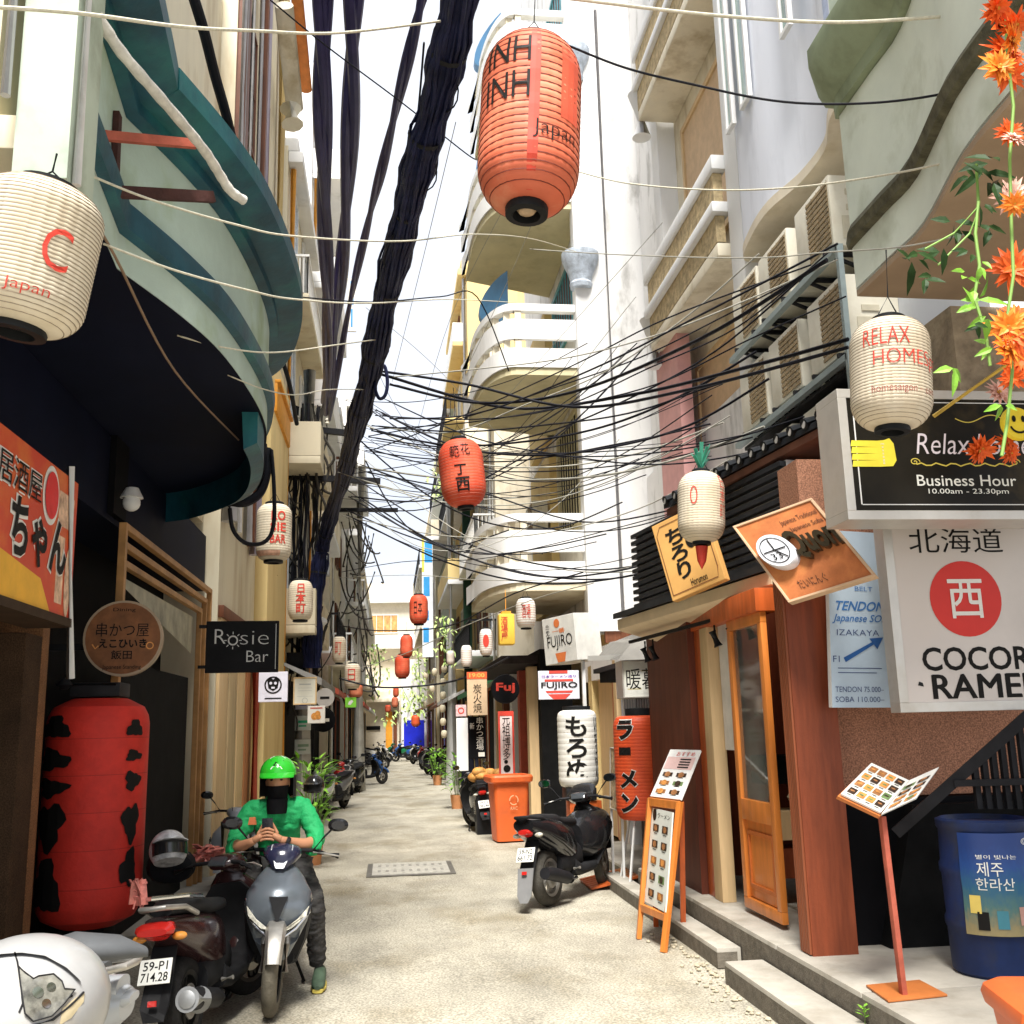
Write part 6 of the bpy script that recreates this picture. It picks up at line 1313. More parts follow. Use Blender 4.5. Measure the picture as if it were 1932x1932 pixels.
# ================================================================== PROPS
m_binorange = mat('orange_plastic',(.68,.13,.03),.45,n=.08,ns=3,stain=(.45,.1,.04),sa=.5,ss=4)
def rrect(cx, cy, hx, hy, z, k=6, r=.25):
    out = []
    for qx, qy, a0 in ((1,1,0),(-1,1,90),(-1,-1,180),(1,-1,270)):
        for i in range(k):
            a = R(a0+90*i/(k-1)); rr_ = r*min(hx,hy); out.append(Vector((cx+qx*(hx-rr_)+rr_*math.cos(a), cy+qy*(hy-rr_)+rr_*math.sin(a), z)))
    return out
p = PZ(962,1590); t = thing('wheelie_bin','tall orange wheelie bin without lid standing behind the black scooter','bin',(p.x+.02,p.y+.25,0), R(6))
MB().rings([rrect(0,0,.24,.24,.02),rrect(0,0,.29,.29,.95),rrect(0,0,.29,.29,.97)], cap=True).build('bin_body', m_binorange, t)
MB().rings([rrect(0,0,.30,.30,.90),rrect(0,0,.345,.345,.93),rrect(0,0,.35,.35,1.0),rrect(0,0,.33,.33,1.03),rrect(0,0,.27,.27,1.03),rrect(0,0,.265,.265,.98)], cap=True).build('rim', m_binorange, t)
q = yplane(-.285, -.2,.2,.3,.8); q.u = Vector((0,-.06,1)).normalized()
g = MB(); pl_ = mat('pale_print',(.78,.45,.25),.6)
for k in range(3):
    a = R(90+120*k); b = R(90+120*(k+1)-22); q.stroke(g, [(.55+.17*math.cos(a+(b-a)*i/6), .7+.14*math.sin(a+(b-a)*i/6)) for i in range(7)], .014, .006)
q.text(g,'RAC',.42,.4,.7,.5,.006); g.build('recycling_mark', pl_, t, smooth=False)
ob = thing('orange_bags','heap of orange and yellow bags on crates beside the bin','bags',(p.x-.15,p.y+1.6,0)); rr = random.Random(3); g = MB()
for i in range(7): g.ball((rr.uniform(-.25,.25),rr.uniform(-.15,.15),.98+rr.uniform(-.08,.06)),(.13,.11,.09),10,7)
g.each('bag', mat('orange_bag',(.5,.24,.06),.6,n=.6,ns=10,bump=.4), ob); MB().box((0,0,.45),(.5,.4,.9)).build('crate', m_dkmetal, ob, bevel=.02)
# orange A-frame menu board
A0, A1 = PZ(1205,1772), PZ(1252,1797); t = thing('menu_easel','orange framed standing menu board with printed menus clipped on top','menu board',(0,0,0))
B0, B1 = A0+V((.05,.12,1.18)), A1+V((.07,.12,1.18))
up0 = (B0-A0); g = MB()
B0 = PY(1226,1506,A0.y+.13); B1 = PY(1283,1513,A1.y+.13)
g.beam(A0,B0,.05,.04).beam(A1,B1,.05,.04); g.each('leg', m_orange, t, smooth=False, bevel=.005)
C0 = A0+V((.28,.5,0)); C1 = A1+V((.3,.48,0)); g = MB().beam(C0,B0+V((.02,.03,0)),.045,.035).beam(C1,B1+V((.02,.03,0)),.045,.035); g.each('leg', m_orangered, t, smooth=False, bevel=.005)
L = lambda a,b,k: a+(b-a)*k
g = MB().beam(L(A0,B0,.22),L(A1,B1,.22),.035,.06).beam(L(A0,B0,.975),L(A1,B1,.975),.035,.07); g.each('cross_bar', m_orange, t, smooth=False, bevel=.004)
q = skew(L(A0,B0,.26)+V((.025,-.012,0)), L(A1,B1,.26)+V((-.025,-.012,0)), L(A0,B0,.93)+V((.025,-.012,0)))
q.slab(MB(),.012).build('menu_sheet', mat('menu_paper',(.68,.7,.64),.5,n=.05), t, smooth=False)
def foods(q, t, rows, cols, x0, y0, x1, y1, cw=.6, ch=.55, seed=1, d=.003):
    rnd = random.Random(seed); pal = [mat('food_dark',(.05,.03,.02),.6,n=.5,ns=30), mat('food_brown',(.32,.14,.05),.6,n=.5,ns=30), mat('food_orange',(.6,.25,.06),.6,n=.4,ns=30), mat('food_green',(.14,.22,.08),.6,n=.5,ns=30)]
    gs = [MB() for _ in pal]; tx = MB()
    for i in range(rows):
        for j in range(cols):
            cx = x0+(x1-x0)*(j+.5)/cols; cy = y0+(y1-y0)*(i+.5)/rows; hw = (x1-x0)/cols*cw/2; hh = (y1-y0)/rows*ch/2
            k = rnd.choice([0,0,1,1,2,3]); q.rect(gs[k], cx-hw, cy-hh+.2*hh, cx+hw, cy+hh, d); k2 = (k+1)%4; q.disc(gs[k2], cx, cy+.1*hh, hw*.6, d+.002, n=12, ar=.6)
            q.rect(tx, cx-hw*.6, cy-hh*1.35, cx+hw*.6, cy-hh*1.15, d)
    for g, m in zip(gs, pal):
        if g.v: g.build('food_picture', m, t, smooth=False)
    tx.build('caption', m_ink, t, smooth=False)
foods(q, t, 5, 2, .06,.03,.94,.88, .62,.5, 4)
put(t, m_ink, lambda g: (q.text(g,'ラーメン',.32,.91,.92,.96,.003), q.disc(g,.17,.935,.09,.003)))
tp0, tp1 = B0+V((.0,-.02,.02)), B1+V((.0,-.02,.02)); qq = skew(tp0, tp1, tp0+(PY(1264,1418,B0.y+.3)-PY(1226,1506,B0.y))) 
qq.slab(MB(),.015).build('clipped_menu', mat('menu_white',(.74,.73,.7),.5), t, smooth=False)
foods(qq, t, 3, 2, .05,.03,.95,.55, .7,.5, 7); put(t, m_redink, lambda g: qq.text(g,'おすすめ',.3,.86,.9,.95,.003)); put(t, mat('pink_print',(.66,.45,.42),.6), lambda g: qq.rect(g,.04,.58,.96,.84,.002), 'pink_block')
put(t, m_ink, lambda g: [qq.rect(g,.5,.61+i*.055,.85,.635+i*.055,.005) for i in range(4)], 'small_lettering')
# menu stand with open book
b = PZ(1705,1880,.293); t = thing('menu_stand','slim rust coloured pedestal stand holding an open picture menu','menu stand',b)
q0 = [PZ(1634,1862,.293), PZ(1676,1892,.293), PZ(1788,1880,.293), PZ(1735,1852,.293)]
q0 = [p-b for p in q0]; MB().prism([p+V((0,0,.012)) for p in q0[::-1]],(0,0,-.012)).build('base_plate', mat('rust_orange_steel',(.5,.16,.04),.55,n=.15,ns=5), t, bevel=.003)
top = PY(1664,1540,b.y+.02)-b; MB().beam((0,0,.01),top,.045,.03).build('pole', m_rust, t, bevel=.004)
bl_ = PY(1580,1502,b.y-.05)-b; br_ = PY(1660,1540,b.y-.1)-b; tl_ = PY(1638,1446,b.y+.25)-b; q = skew(bl_, br_, tl_)
q.slab(MB(),.02).build('tray', mat('rust_orange_steel',(.5,.16,.04)), t, smooth=False)
qa = Plane(q.P(.03,.03,.018),q.r,q.u+q.n*.05,q.w*.94,q.h*.94); qa.slab(MB(),.012).build('menu_page', mat('page_white',(.76,.74,.68),.4), t, smooth=False); foods(qa, t, 4, 4, .04,.04,.96,.96, .82,.7, 3)
qb = skew(q.P(1,.02,.012), q.P(1,.02,.012)+(PY(1735,1458,b.y+.3)-PY(1690,1480,b.y+.2))*1.25+V((.02,0,0)), q.P(.93,.95,.03)); qb.slab(MB(),.01).build('menu_page', mat('page_white',(.76,.74,.68)), t, smooth=False); foods(qb, t, 4, 2, .06,.04,.94,.8, .8,.7, 9)
# blue drum
p = PZ(1863,1852,.29); t = thing('drum','blue plastic drum with a night sky poster wrapped round it','drum',p+V((.2,.2,0)))
prof = [(.24,0),(.26,.02),(.265,.25),(.275,.27),(.275,.31),(.265,.33),(.268,.56),(.278,.58),(.278,.62),(.268,.64),(.262,.82),(.275,.84),(.275,.88),(.25,.89),(.24,.86),(.0,.86)]
MB().lathe(prof,40).build('barrel', mat('drum_blue',(.006,.02,.085),.55,n=.35,ns=3,stain=(.03,.03,.035),sa=.7,ss=4), t)
P2 = [(r+.006,z) for r,z in ((.268,0),(.279,.27),(.272,.5),(.28,.6),(.272,.7),(.27,.9))]
m_post = bpy.data.materials.new('night_poster'); m_post.use_nodes = True; nt_ = m_post.node_tree; b_ = nt_.nodes['Principled BSDF']; b_.inputs['Roughness'].default_value = .4
tc_ = nt_.nodes.new('ShaderNodeTexCoord'); sp = nt_.nodes.new('ShaderNodeSeparateXYZ'); nt_.links.new(tc_.outputs['Object'], sp.inputs[0]); rp_ = nt_.nodes.new('ShaderNodeValToRGB')
mp = nt_.nodes.new('ShaderNodeMapRange'); mp.inputs[1].default_value = .25; mp.inputs[2].default_value = .82; nzz = nt_.nodes.new('ShaderNodeTexNoise'); nzz.inputs['Scale'].default_value = 14; nzz.inputs['Detail'].default_value = 8
ad = nt_.nodes.new('ShaderNodeMath'); ad.operation = 'MULTIPLY_ADD'; ad.inputs[1].default_value = .16; nt_.links.new(nzz.outputs['Fac'], ad.inputs[0]); nt_.links.new(sp.outputs['Z'], ad.inputs[2]); nt_.links.new(ad.outputs[0], mp.inputs[0]); nt_.links.new(mp.outputs[0], rp_.inputs[0])
e = rp_.color_ramp.elements; e[0].position = 0; e[0].color = (.34,.27,.11,1); e[1].position = 1; e[1].color = (.008,.035,.16,1)
for ps, c in ((.22,(.24,.2,.1,1)),(.4,(.06,.14,.13,1)),(.6,(.015,.1,.19,1)),(.8,(.01,.055,.22,1))): k = e.new(ps); k.color = c
nt_.links.new(rp_.outputs[0], b_.inputs['Base Color'])
g = MB(); wrap(g, P2, None, -.25, 1.7, .25, .82, .002); g.build('poster', m_post, t)
for bd, az, wd, z0, z1, mm in (('제주',-.5,.5,.58,.66,m_plate),('한라산',-.42,.75,.5,.57,m_plate),('별이 빛나는',-.35,.8,.675,.7,m_plate),('☾',.3,.16,.75,.79,m_plate)):
    g = MB(); wrap(g, P2, bd, az, wd, z0, z1, .005, .0); g.build('lettering', mm, t, smooth=False)
for az, z, mm in ((-.85,.42,mat('dot_gold',(.65,.5,.12),.5)),(-.72,.33,m_ink),(-.35,.34,mat('dot_teal',(.05,.2,.25),.5)),(.1,.36,mat('dot_pink',(.45,.25,.2),.6))):
    g = MB(); wrap(g, P2, None, az, .22, z-.05, z+.05, .005); g.build('poster_picture', mm, t)
# cut-off orange bin, bottom right
p = PZ(1905,1862,.72); t = thing('wheelie_bin','orange lidded bin cut off by the bottom right corner','bin',(p.x+.2,p.y-.1,.24), R(-14))
MB().rings([rrect(0,0,.2,.22,0),rrect(0,0,.25,.27,.40)]).build('bin_body', m_binorange, t)
MB().rings([rrect(0,0,.27,.29,.38),rrect(0,0,.28,.3,.42),rrect(0,0,.27,.29,.45),rrect(0,0,.23,.25,.475),rrect(0,0,.21,.23,.475)]).build('lid', m_binorange, t)
MB().box((.02,-.05,.485),(.2,.12,.015),(0,0,.3)).build('lid_label', m_ink, t, bevel=.003); MB().box((-.13,-.28,.43),(.16,.05,.06)).build('lid_handle', m_binorange, t, bevel=.012)
# ================================================================== PLANTS
m_leafb = mat('bright_leaf',(.2,.42,.04),.5,n=.4,ns=14); m_leafp = mat('pale_yellow_leaf',(.4,.52,.18),.6,n=.35,ns=8); m_leafd = mat('dark_leaf',(.02,.045,.012),.5,n=.4,ns=10); m_leafm = mat('mid_leaf',(.07,.17,.03),.5,n=.4,ns=10); m_stem = mat('vine_stem',(.22,.38,.08),.6)
def leaf(mb, p, d, L, W, up=None, curl=.2):
    d = d.normalized(); s = d.cross(up or Vector((0,0,1))); s = s.normalized() if s.length > .05 else Vector((1,0,0)); n = s.cross(d)
    pts = [(0,0),(.3,.5),(.6,.42),(1,0)]
    vs = []
    for a, w in pts: c = p+d*(a*L)-n*(curl*L*a*a); vs += [c+s*(w*W)+n*w*W*.25, c, c-s*(w*W)+n*w*W*.25]
    fs = []
    for i in range(3): fs += [(3*i,3*i+1,3*i+4,3*i+3),(3*i+1,3*i+2,3*i+5,3*i+4)]
    return mb.add(vs, fs)
def bush(label, pos, rad, h, n, L, m, seed, pot=True):
    rnd = random.Random(seed); t = thing('potted_plant', label, 'plant', pos); g = MB(); st_ = MB()
    for i in range(n):
        a = rnd.uniform(0,6.283); rr_ = rad*math.sqrt(rnd.random()); p = Vector((rr_*math.cos(a), rr_*math.sin(a), h*(.35+.65*rnd.random())))
        d = Vector((math.cos(a)*.8+rnd.gauss(0,.3), math.sin(a)*.8+rnd.gauss(0,.3), rnd.uniform(-.2,.8))); leaf(g, p, d, L*rnd.uniform(.6,1.2), L*.3)
        if i % 6 == 0: st_.tube([(0,0,.1),p*.6,p],.006,5)
    g.build('foliage', m, t, smooth=False); st_.build('stem', m_stem, t)
    if pot: MB().lathe([(.12,-.05),(.16,.3),(.14,.3),(.13,.26),(0,.26)],18).build('pot', m_terracotta, t)
    return t
p = PY(590,1470,15); bush('leafy bright green plant between the utility pole and the parked bikes', (p.x,p.y,.0), .24, 1.42, 150, .2, m_leafb, 1)
p = PY(530,1450,15); bush('small bright plant peeking over the green helmet', (p.x,p.y,.0), .14, 1.42, 70, .14, m_leafb, 2)
p = PY(862,1440,24); bush('tall green plant at the foot of the white panel on the right', (p.x,p.y,0), .25, 1.2, 90, .22, m_leafb, 3)
p = PY(825,1420,34); bush('bright bushy plant under the string of pale lanterns', (p.x,p.y,0), .3, 1.1, 90, .25, m_leafb, 4)
def vinewall(label, cx, cy, cz, sx, sy, sz, n, L, seed, mm):
    rnd = random.Random(seed); t = thing('climbing_vine', label, 'vine', (cx,cy,cz)); g = MB()
    for i in range(n): leaf(g, Vector((rnd.gauss(0,sx),rnd.gauss(0,sy),rnd.uniform(-1,1)*sz)), Vector((rnd.gauss(0,.6),-1,rnd.gauss(0,.7)-.4)), L*rnd.uniform(.6,1.3), L*.3)
    g.build('foliage', mm, t, smooth=False); MB().tube([(0,0,-sz),(sx*.3,.02,0),(-sx*.2,0,sz)],.02,5).build('stem', m_stem, t)
p = PY(790,1285,40); vinewall('green creeper hanging beside the blue banner', p.x,p.y,p.z,.18,.2,1.2,110,.3,5,m_leafp)
p = PY(705,1250,50); vinewall('green creeper spilling from the far left balcony', p.x,p.y,p.z,.4,.3,.9,110,.35,6,m_leafp)
p = PY(765,1330,60); vinewall('pale green creeper over the far end wall', p.x,p.y,p.z,1.0,.3,1.0,130,.4,7,m_leafp)
p = PY(838,1210,32); vinewall('green creeper on the balconies above the pale lantern string', p.x,p.y,p.z,.15,.3,.8,70,.25,8,m_leafp)
p = PY(838,905,34); vinewall('yellow green creeper high beside the red lantern', p.x,p.y,p.z,.25,.3,.6,80,.3,9,m_leafp)
# seedling in front of the kerb slab
p = PZ(1632,1932,.15); t = thing('seedling','tiny bright green seedling in front of the pale kerb slab','plant',p); g = MB(); rr = random.Random(12)
MB().tube([(0,0,0),(.005,0,.05),(.0,.0,.085)],.0025,6).build('stem', m_stem, t)
for k in range(9): a = k*2.4; leaf(g, V((0,0,.03+.007*k)), V((math.cos(a),math.sin(a),.5)), .055, .02, curl=.1)
g.build('foliage', m_leafb, t, smooth=False)
# orange flower vine at the right edge
m_petal = mat('orange_petal',(.8,.12,.012),.55,n=.25,ns=10); m_petal2 = mat('amber_petal',(.85,.24,.02),.55,n=.2,ns=10); m_petalp = mat('pale_pink_petal',(.78,.45,.36),.6,n=.3,ns=8)
fv = thing('flower_vine','garland of orange artificial flowers hanging down the right edge','flower garland',PY(1890,400,3.3)); VY = 3.3
def flower(u, v, rpx, m, seed, Y=VY, squash=1):
    rnd = random.Random(seed); c = PY(u,v,Y); r = rpx*px(Y)*1.75; g = MB()
    ax = Vector((rnd.gauss(0,.4),-1,rnd.gauss(0,.4)-.2)).normalized(); x, y = frame_for(ax)
    for ly, (k, rad, tilt) in enumerate(((14,1,.25),(12,.85,.5),(9,.6,.9))):
        for i in range(k):
            a = 2*math.pi*(i+.5*ly)/k+rnd.gauss(0,.12); d = (x*math.cos(a)+y*math.sin(a))+ax*tilt*rnd.uniform(.6,1.3); leaf(g, c+ax*.006*ly, d, r*rad*rnd.uniform(.8,1.15), r*.3, up=ax, curl=.25)
    o = g.build('flower', m, fv, smooth=False); MB().ball(c+ax*r*.12, r*.16, 8, 6).build('flower_centre', mat('flower_heart',(.6,.3,.03),.6), o); return o
FL = [(1878,15,26,m_petal),(1888,52,38,m_petal),(1905,75,26,m_petal2),(1893,100,30,m_petal),(1882,128,28,m_petal2),(1905,140,24,m_petal),(1915,45,24,m_petal),
  (1904,252,22,m_petal),(1910,265,17,m_petalp),(1906,372,26,m_petalp),(1913,385,20,m_petal2),(1910,508,32,m_petal),(1902,618,28,m_petal2),(1915,600,26,m_petal),(1898,660,26,m_petal2),(1915,680,26,m_petal),(1908,640,22,m_petal),(1912,712,18,m_petal),(1882,742,20,m_petalp),(1852,845,20,m_petal),(1843,850,18,m_petal),(1898,838,18,m_petal),(1905,855,15,m_petal)]
for i, (u, v, r_, m) in enumerate(FL): flower(u, v, r_, m, i, VY+(.12 if i%2 else -.05) if v < 730 else 5.25)
g = MB().tube([PY(*q_,VY) for q_ in ((1895,-20),(1900,100),(1912,200),(1905,300),(1908,420),(1912,520),(1900,600),(1910,700),(1900,800),(1890,860))],.006,6)
g.tube([PY(*q_,VY) for q_ in ((1842,310),(1846,380),(1840,440),(1848,500),(1838,560),(1860,630),(1868,690))],.006,6).tube([PY(*q_,VY) for q_ in ((1846,390),(1800,440),(1745,470))],.004,6).tube([PY(*q_,VY) for q_ in ((1845,400),(1830,440),(1770,500))],.004,6)
g.build('stem', m_stem, fv)
rr = random.Random(21)
for k, (mm, lst) in enumerate(((m_leafd,((1870,305,40),(1855,330,36),(1875,345,36),(1828,325,22),(1852,390,24),(1862,430,30),(1800,425,32),(1812,435,26),(1780,470,30),(1715,490,34),(1728,482,26),(1750,520,26),(1890,340,28),(1845,610,24),(1830,480,22))),(m_leafb,((1850,560,34),(1840,580,30),(1858,600,26),(1822,520,24),(1838,545,26),(1870,655,24),(1895,760,28),(1800,690,30),(1846,500,22))))):
    g = MB()
    for u, v, s_ in lst:
        for j in range(3): leaf(g, PY(u+rr.uniform(-8,8),v+rr.uniform(-8,8),VY+rr.uniform(-.08,.08)), V((rr.gauss(0,1),rr.gauss(0,.5),rr.gauss(-.4,.6))), s_*px(VY)*rr.uniform(1.2,2.2), s_*px(VY)*.6, up=V((rr.gauss(0,.3),-1,.3)))
    g.build('foliage', mm, fv, smooth=False)
inv(fv)
tag(MB().tube([PY(1762,785,5.3),PY(1932,665,4.8)],.012,8).build('bamboo_stick', mat('bamboo',(.62,.42,.08),.5,n=.2)), 'yellow bamboo stick slanting behind the orange flowers', 'stick')

# ================================================================== UTILITY POLES, CABLES, WIRES
m_wire = mat('black_wire',(.012,.012,.016),.5,n=.3,ns=9); m_wireg = mat('grey_wire',(.34,.33,.28),.6,n=.3); m_wirew = mat('pale_rope',(.6,.57,.45),.7,n=.2,ns=40); m_bundle = mat('cable_bundle_black',(.014,.017,.05),.45,n=.5,ns=6,bump=.3)
p = PZ(568,1560); pole = thing('utility_pole','concrete utility pole with pasted notices and a tangle of cables on the left','utility pole',(p.x,p.y,0)); PXX, PYY = p.x, p.y
MB().tube([(0,0,0),(.02,0,9.2)],[.21,.13],18).build('shaft', m_pole, pole)
g = MB().beam((-1.0,-.1,8.0),(1.1,-.1,7.8),.1,.12).beam((-.6,-.1,6.9),(1.5,-.1,6.8),.1,.12); g.each('cross_arm', m_dkmetal, pole, smooth=False)
for x, z in ((-.8,8.1),(-.2,8.05),(.4,8.0),(.9,7.95)): MB().lathe([(.02,0),(.05,.03),(.03,.06),(.05,.1),(.02,.14)],12,(x,-.1,z)).build('insulator', m_creamplastic, pole)
for i, (z, c_, tx) in enumerate(((2.35,(.5,.5,.62),'THÔNG'),(1.95,(.55,.6,.56),'KHOAN'),(1.5,(.5,.53,.47),'LH'))):
    pr_ = [(.21,z-.16),(.208,z+.16)]; g = MB(); wrap(g, pr_, None, .1, 1.6, z-.14, z+.14, .004); g.build('notice', mat('notice_paper_'+'abc'[i],c_,.7,n=.1), pole)
    g = MB(); wrap(g, pr_, None, .15, 1.0, z+.0, z+.05, .008); wrap(g, pr_, None, .05, .7, z-.07, z-.04, .008); g.build('lettering', mat('notice_ink_'+'abc'[i],((.08,.08,.4),(.03,.4,.2),(.2,.3,.2))[i],.6), pole, smooth=False)
rr = random.Random(31)
g = MB()
for k in range(34):      # drooping loops and slack cable round the pole
    a = rr.uniform(0,6.28); z0 = rr.uniform(3.2,8.6); z1 = z0-rr.uniform(.4,2.6); r0 = rr.uniform(.15,.7); r1 = rr.uniform(.15,.6); pts = []
    for i in range(13):
        t_ = i/12; r_ = r0+(r1-r0)*t_+.1*math.sin(t_*9+k); pts.append((r_*math.cos(a+.8*t_), r_*math.sin(a+.8*t_)*.7-.15, z0+(z1-z0)*t_-.35*math.sin(math.pi*t_)))
    g.tube(pts, rr.choice([.011,.015,.02,.028]), 5)
g.build('cable_tangle', mat('tangle_grey_black',(.05,.045,.038),.6,n=.7,ns=2.5), pole)['kind'] = 'stuff'
g = MB()
for k in range(16):
    a = rr.uniform(0,6.28); x = .24*math.cos(a); y = -.12+.16*math.sin(a); g.tube([(x+.03*math.sin(i*1.7+k), y, 2.9+i*.5) for i in range(12)], rr.choice([.015,.02,.03]), 5)
g.build('riser_cable', m_wire, pole)['kind'] = 'stuff'
for x, y, z, w_, h_ in ((.0,-.3,3.15,.6,.3),(-.15,-.3,4.3,.28,.45),(.35,-.3,5.0,.3,.38)): MB().box((x,y,z),(w_,.25,h_)).build('junction_box', m_dkmetal if z < 4.5 else m_metal, pole, bevel=.015)
g = MB().ball((.3,-.3,3.9),(.17,.14,.1),12,7); g.build('lamp_head', m_whitemetal, pole)
p2 = PZ(676,1492); pole2 = thing('utility_pole','second pale pole further along the left side wrapped with cables','utility pole',(p2.x,p2.y,0))
MB().tube([(0,0,0),(0,0,10)],[.22,.15],16).build('shaft', m_pole, pole2)
MB().beam((-1,-.1,8.6),(1.2,-.1,8.6),.12,.12).build('cross_arm', m_dkmetal, pole2, smooth=False)
g = MB()
for k in range(30):
    a = rr.uniform(0,6.28); z0 = rr.uniform(3.4,9); r0 = rr.uniform(.2,.8); g.tube([(r0*math.cos(a+t_*.2), -.1+r0*math.sin(a)*.6, z0-.5*math.sin(math.pi*t_/8)-t_*.16) for t_ in range(9)], .025, 5)
g.build('cable_tangle', mat('tangle_grey_black',(.05,.045,.038)), pole2)['kind'] = 'stuff'
# thick bundle sweeping from overhead to the pole
ctrl = [PY(900,-260,4.6),PY(872,-20,5.6),PY(838,130,6.3),PY(800,270,7.0),PY(768,400,7.9),PY(735,530,9.0),PY(712,640,10.1),PY(690,735,11.4),PY(668,820,13.2),PY(650,890,15.4),PY(628,960,18.6),PY(612,1020,19.9),PY(600,1090,20.1),PY(592,1180,20.2),PY(588,1260,20.25)]
path = [Vector(q_) for q_ in smoothplan([tuple(q_) for q_ in ctrl], 8)] if False else None
def smooth3(pts, k=8):
    out = []
    for i in range(len(pts)-1):
        p0 = pts[max(i-1,0)]; p1 = pts[i]; p2_ = pts[i+1]; p3 = pts[min(i+2,len(pts)-1)]
        for j in range(k):
            t_ = j/k; out.append(.5*((2*p1)+(p2_-p0)*t_+(2*p0-5*p1+4*p2_-p3)*t_*t_+(3*p1-p0-3*p2_+p3)*t_**3))
    return out+[pts[-1]]
path = smooth3(ctrl, 8)
cb = thing('cable_bundle','thick black bundle of power cables sweeping overhead down to the left pole','cables',PY(800,270,7.0))
g = MB(); rr = random.Random(41); N = len(path)
rad = lambda i: (.115+.012*math.sin(i*.55)+.008*math.sin(i*1.7))*(1+.35*max(0,(i-80)/24))
g.tube(path, [rad(i)*.86 for i in range(N)], 12)
for k in range(34):
    a0 = 2*math.pi*k/34+rr.uniform(-.1,.1); tw = rr.uniform(-.05,.06); ph_ = rr.uniform(0,6); x = None; pts = []
    for i, p in enumerate(path):
        d = (path[min(i+1,N-1)]-path[max(i-1,0)]).normalized(); x, y = frame_for(d); a = a0+tw*i; r_ = rad(i)*(.9+.14*math.sin(i*.4+ph_)); pts.append(p+x*r_*math.cos(a)+y*r_*math.sin(a))
    g.tube(pts, rr.choice([.012,.015,.02]), 6)
g.build('strand', m_bundle, cb)['kind'] = 'stuff'
g = MB()
for i in range(5, N-14, 9):
    d = (path[i+1]-path[i-1]).normalized(); x, y = frame_for(d); r_ = rad(i)*1.12; g.rings([[path[i]+d*dz+x*r_*math.cos(a)+y*r_*math.sin(a) for a in [2*math.pi*j/16 for j in range(16)]] for dz in (-.02,.02)], cap=False)
g.build('tie_band', m_mblack, cb)
for k in range(4):
    i = 14+k*9; p = path[i]; q_ = path[i+7]; rr2 = V((rr.uniform(-.2,.25),0,-.1)); MB().tube([p+(q_-p)*t_/8+rr2*math.sin(math.pi*t_/8)*1.2 for t_ in range(9)],.006,5).build('loose_wire', m_wire, cb)
pts = [PY(*q_) for q_ in ((712,700,11),(725,690,11),(731,720,11),(727,745,11),(716,752,11),(708,735,11),(708,715,11))]; MB().tube(smooth3(pts,5),.02,8).build('hanging_loop', m_bundle, cb); inv(cb)
def run(label, pts, r, m, cat='cable', group=None, twist=0, name='overhead_cable', sides=8):
    P = smooth3([PY(*q_) for q_ in pts], 7)
    if not twist: return tag(MB().tube(P, r, sides).build(name, m), label, cat, group)
    g = MB()
    for k in range(2):
        out = []
        for i, p in enumerate(P):
            d = (P[min(i+1,len(P)-1)]-P[max(i-1,0)]).normalized(); x, y = frame_for(d); a = i*twist+math.pi*k; out.append(p+(x*math.cos(a)+y*math.sin(a))*r*.75)
        g.tube(out, r, sides)
    return tag(g.build(name, m), label, cat, group)
m_purple = mat('indigo_black_cable',(.035,.028,.09),.4,n=.3,ns=4)
run('leftmost of the thick twisted cables running overhead at the top left', [(606,-30,6.8),(605,150,7.6),(608,330,9),(614,520,11.5),(617,650,14.5),(612,760,18.5)], .042, m_purple, twist=.35)
run('second thick twisted cable overhead, close beside the leftmost one', [(616,-30,6.8),(615,150,7.6),(616,330,9),(621,520,11.5),(622,650,14.5),(616,770,18.5)], .034, m_purple, twist=.3)
run('thick twisted overhead cable between the leftmost pair and the big bundle', [(668,-30,6.8),(664,130,7.6),(657,330,9.2),(645,500,11.4),(630,640,14.8),(618,780,18.8)], .05, m_purple, twist=.28)
run('slanting twisted cable just left of the big bundle', [(806,-40,6.4),(770,110,7.2),(725,300,8.8),(690,440,10.8),(655,600,14),(622,790,19)], .03, m_purple, twist=.4)
run('thin cable hugging the left edge of the big bundle', [(800,80,6.3),(790,200,6.9),(775,330,7.8),(745,470,9),(715,600,10.5)], .008, m_wire)
# ropes that carry the lanterns
run('pale twisted rope crossing the top of the view to the orange flowers', [(-30,12,3.3),(150,25,3.5),(340,50,3.9),(480,58,4.4),(640,62,5.0),(830,40,5.8)], .008, m_wirew, 'rope', name='rope')
run('pale rope from the big red lantern to the flowers at the top right', [(1000,-12,5.2),(1130,4,5.1),(1330,27,5.0),(1560,42,4.9),(1740,34,4.7),(1880,20,4.6)], .010, m_wirew, 'rope', name='rope')
run('thin dark cable sagging from the big red lantern to the mint wall', [(1070,85,5.2),(1180,128,5.2),(1310,160,5.2),(1460,190,5.1),(1600,196,5.0),(1740,184,4.8),(1900,150,4.6)], .007, m_wire)
run('pale rope sagging from the white balcony across the air conditioners to the flowers', [(1085,322,9),(1180,345,8.4),(1330,358,7.4),(1480,355,6.4),(1640,335,5.6),(1790,305,4.9),(1930,255,4.4)], .007, m_wirew, 'rope', name='rope')
run('thin pale rope low across the cornice toward the brown soffit', [(1000,470,9),(1120,478,8.4),(1290,485,7.4),(1440,486,6.4),(1560,476,5.9),(1700,466,5.2),(1830,440,4.8)], .005, m_wireg, 'rope', name='rope')
GL = 'pale ropes across the mint balcony'
run('pale rope across the mint balcony passing under the red bracket', [(-20,260,4.2),(120,310,4.4),(280,375,4.7),(450,425,5.1),(560,446,5.5),(760,455,6.8),(900,442,9),(1010,452,13),(1096,478,17.9)], .006, m_wirew, 'rope', GL, name='rope')
run('pale rope across the lower mint band to the cables', [(195,460,4.6),(330,510,4.8),(470,548,5.2),(560,565,5.8),(700,572,7.5),(860,565,11),(990,572,17.9)], .006, m_wirew, 'rope', GL, name='rope')
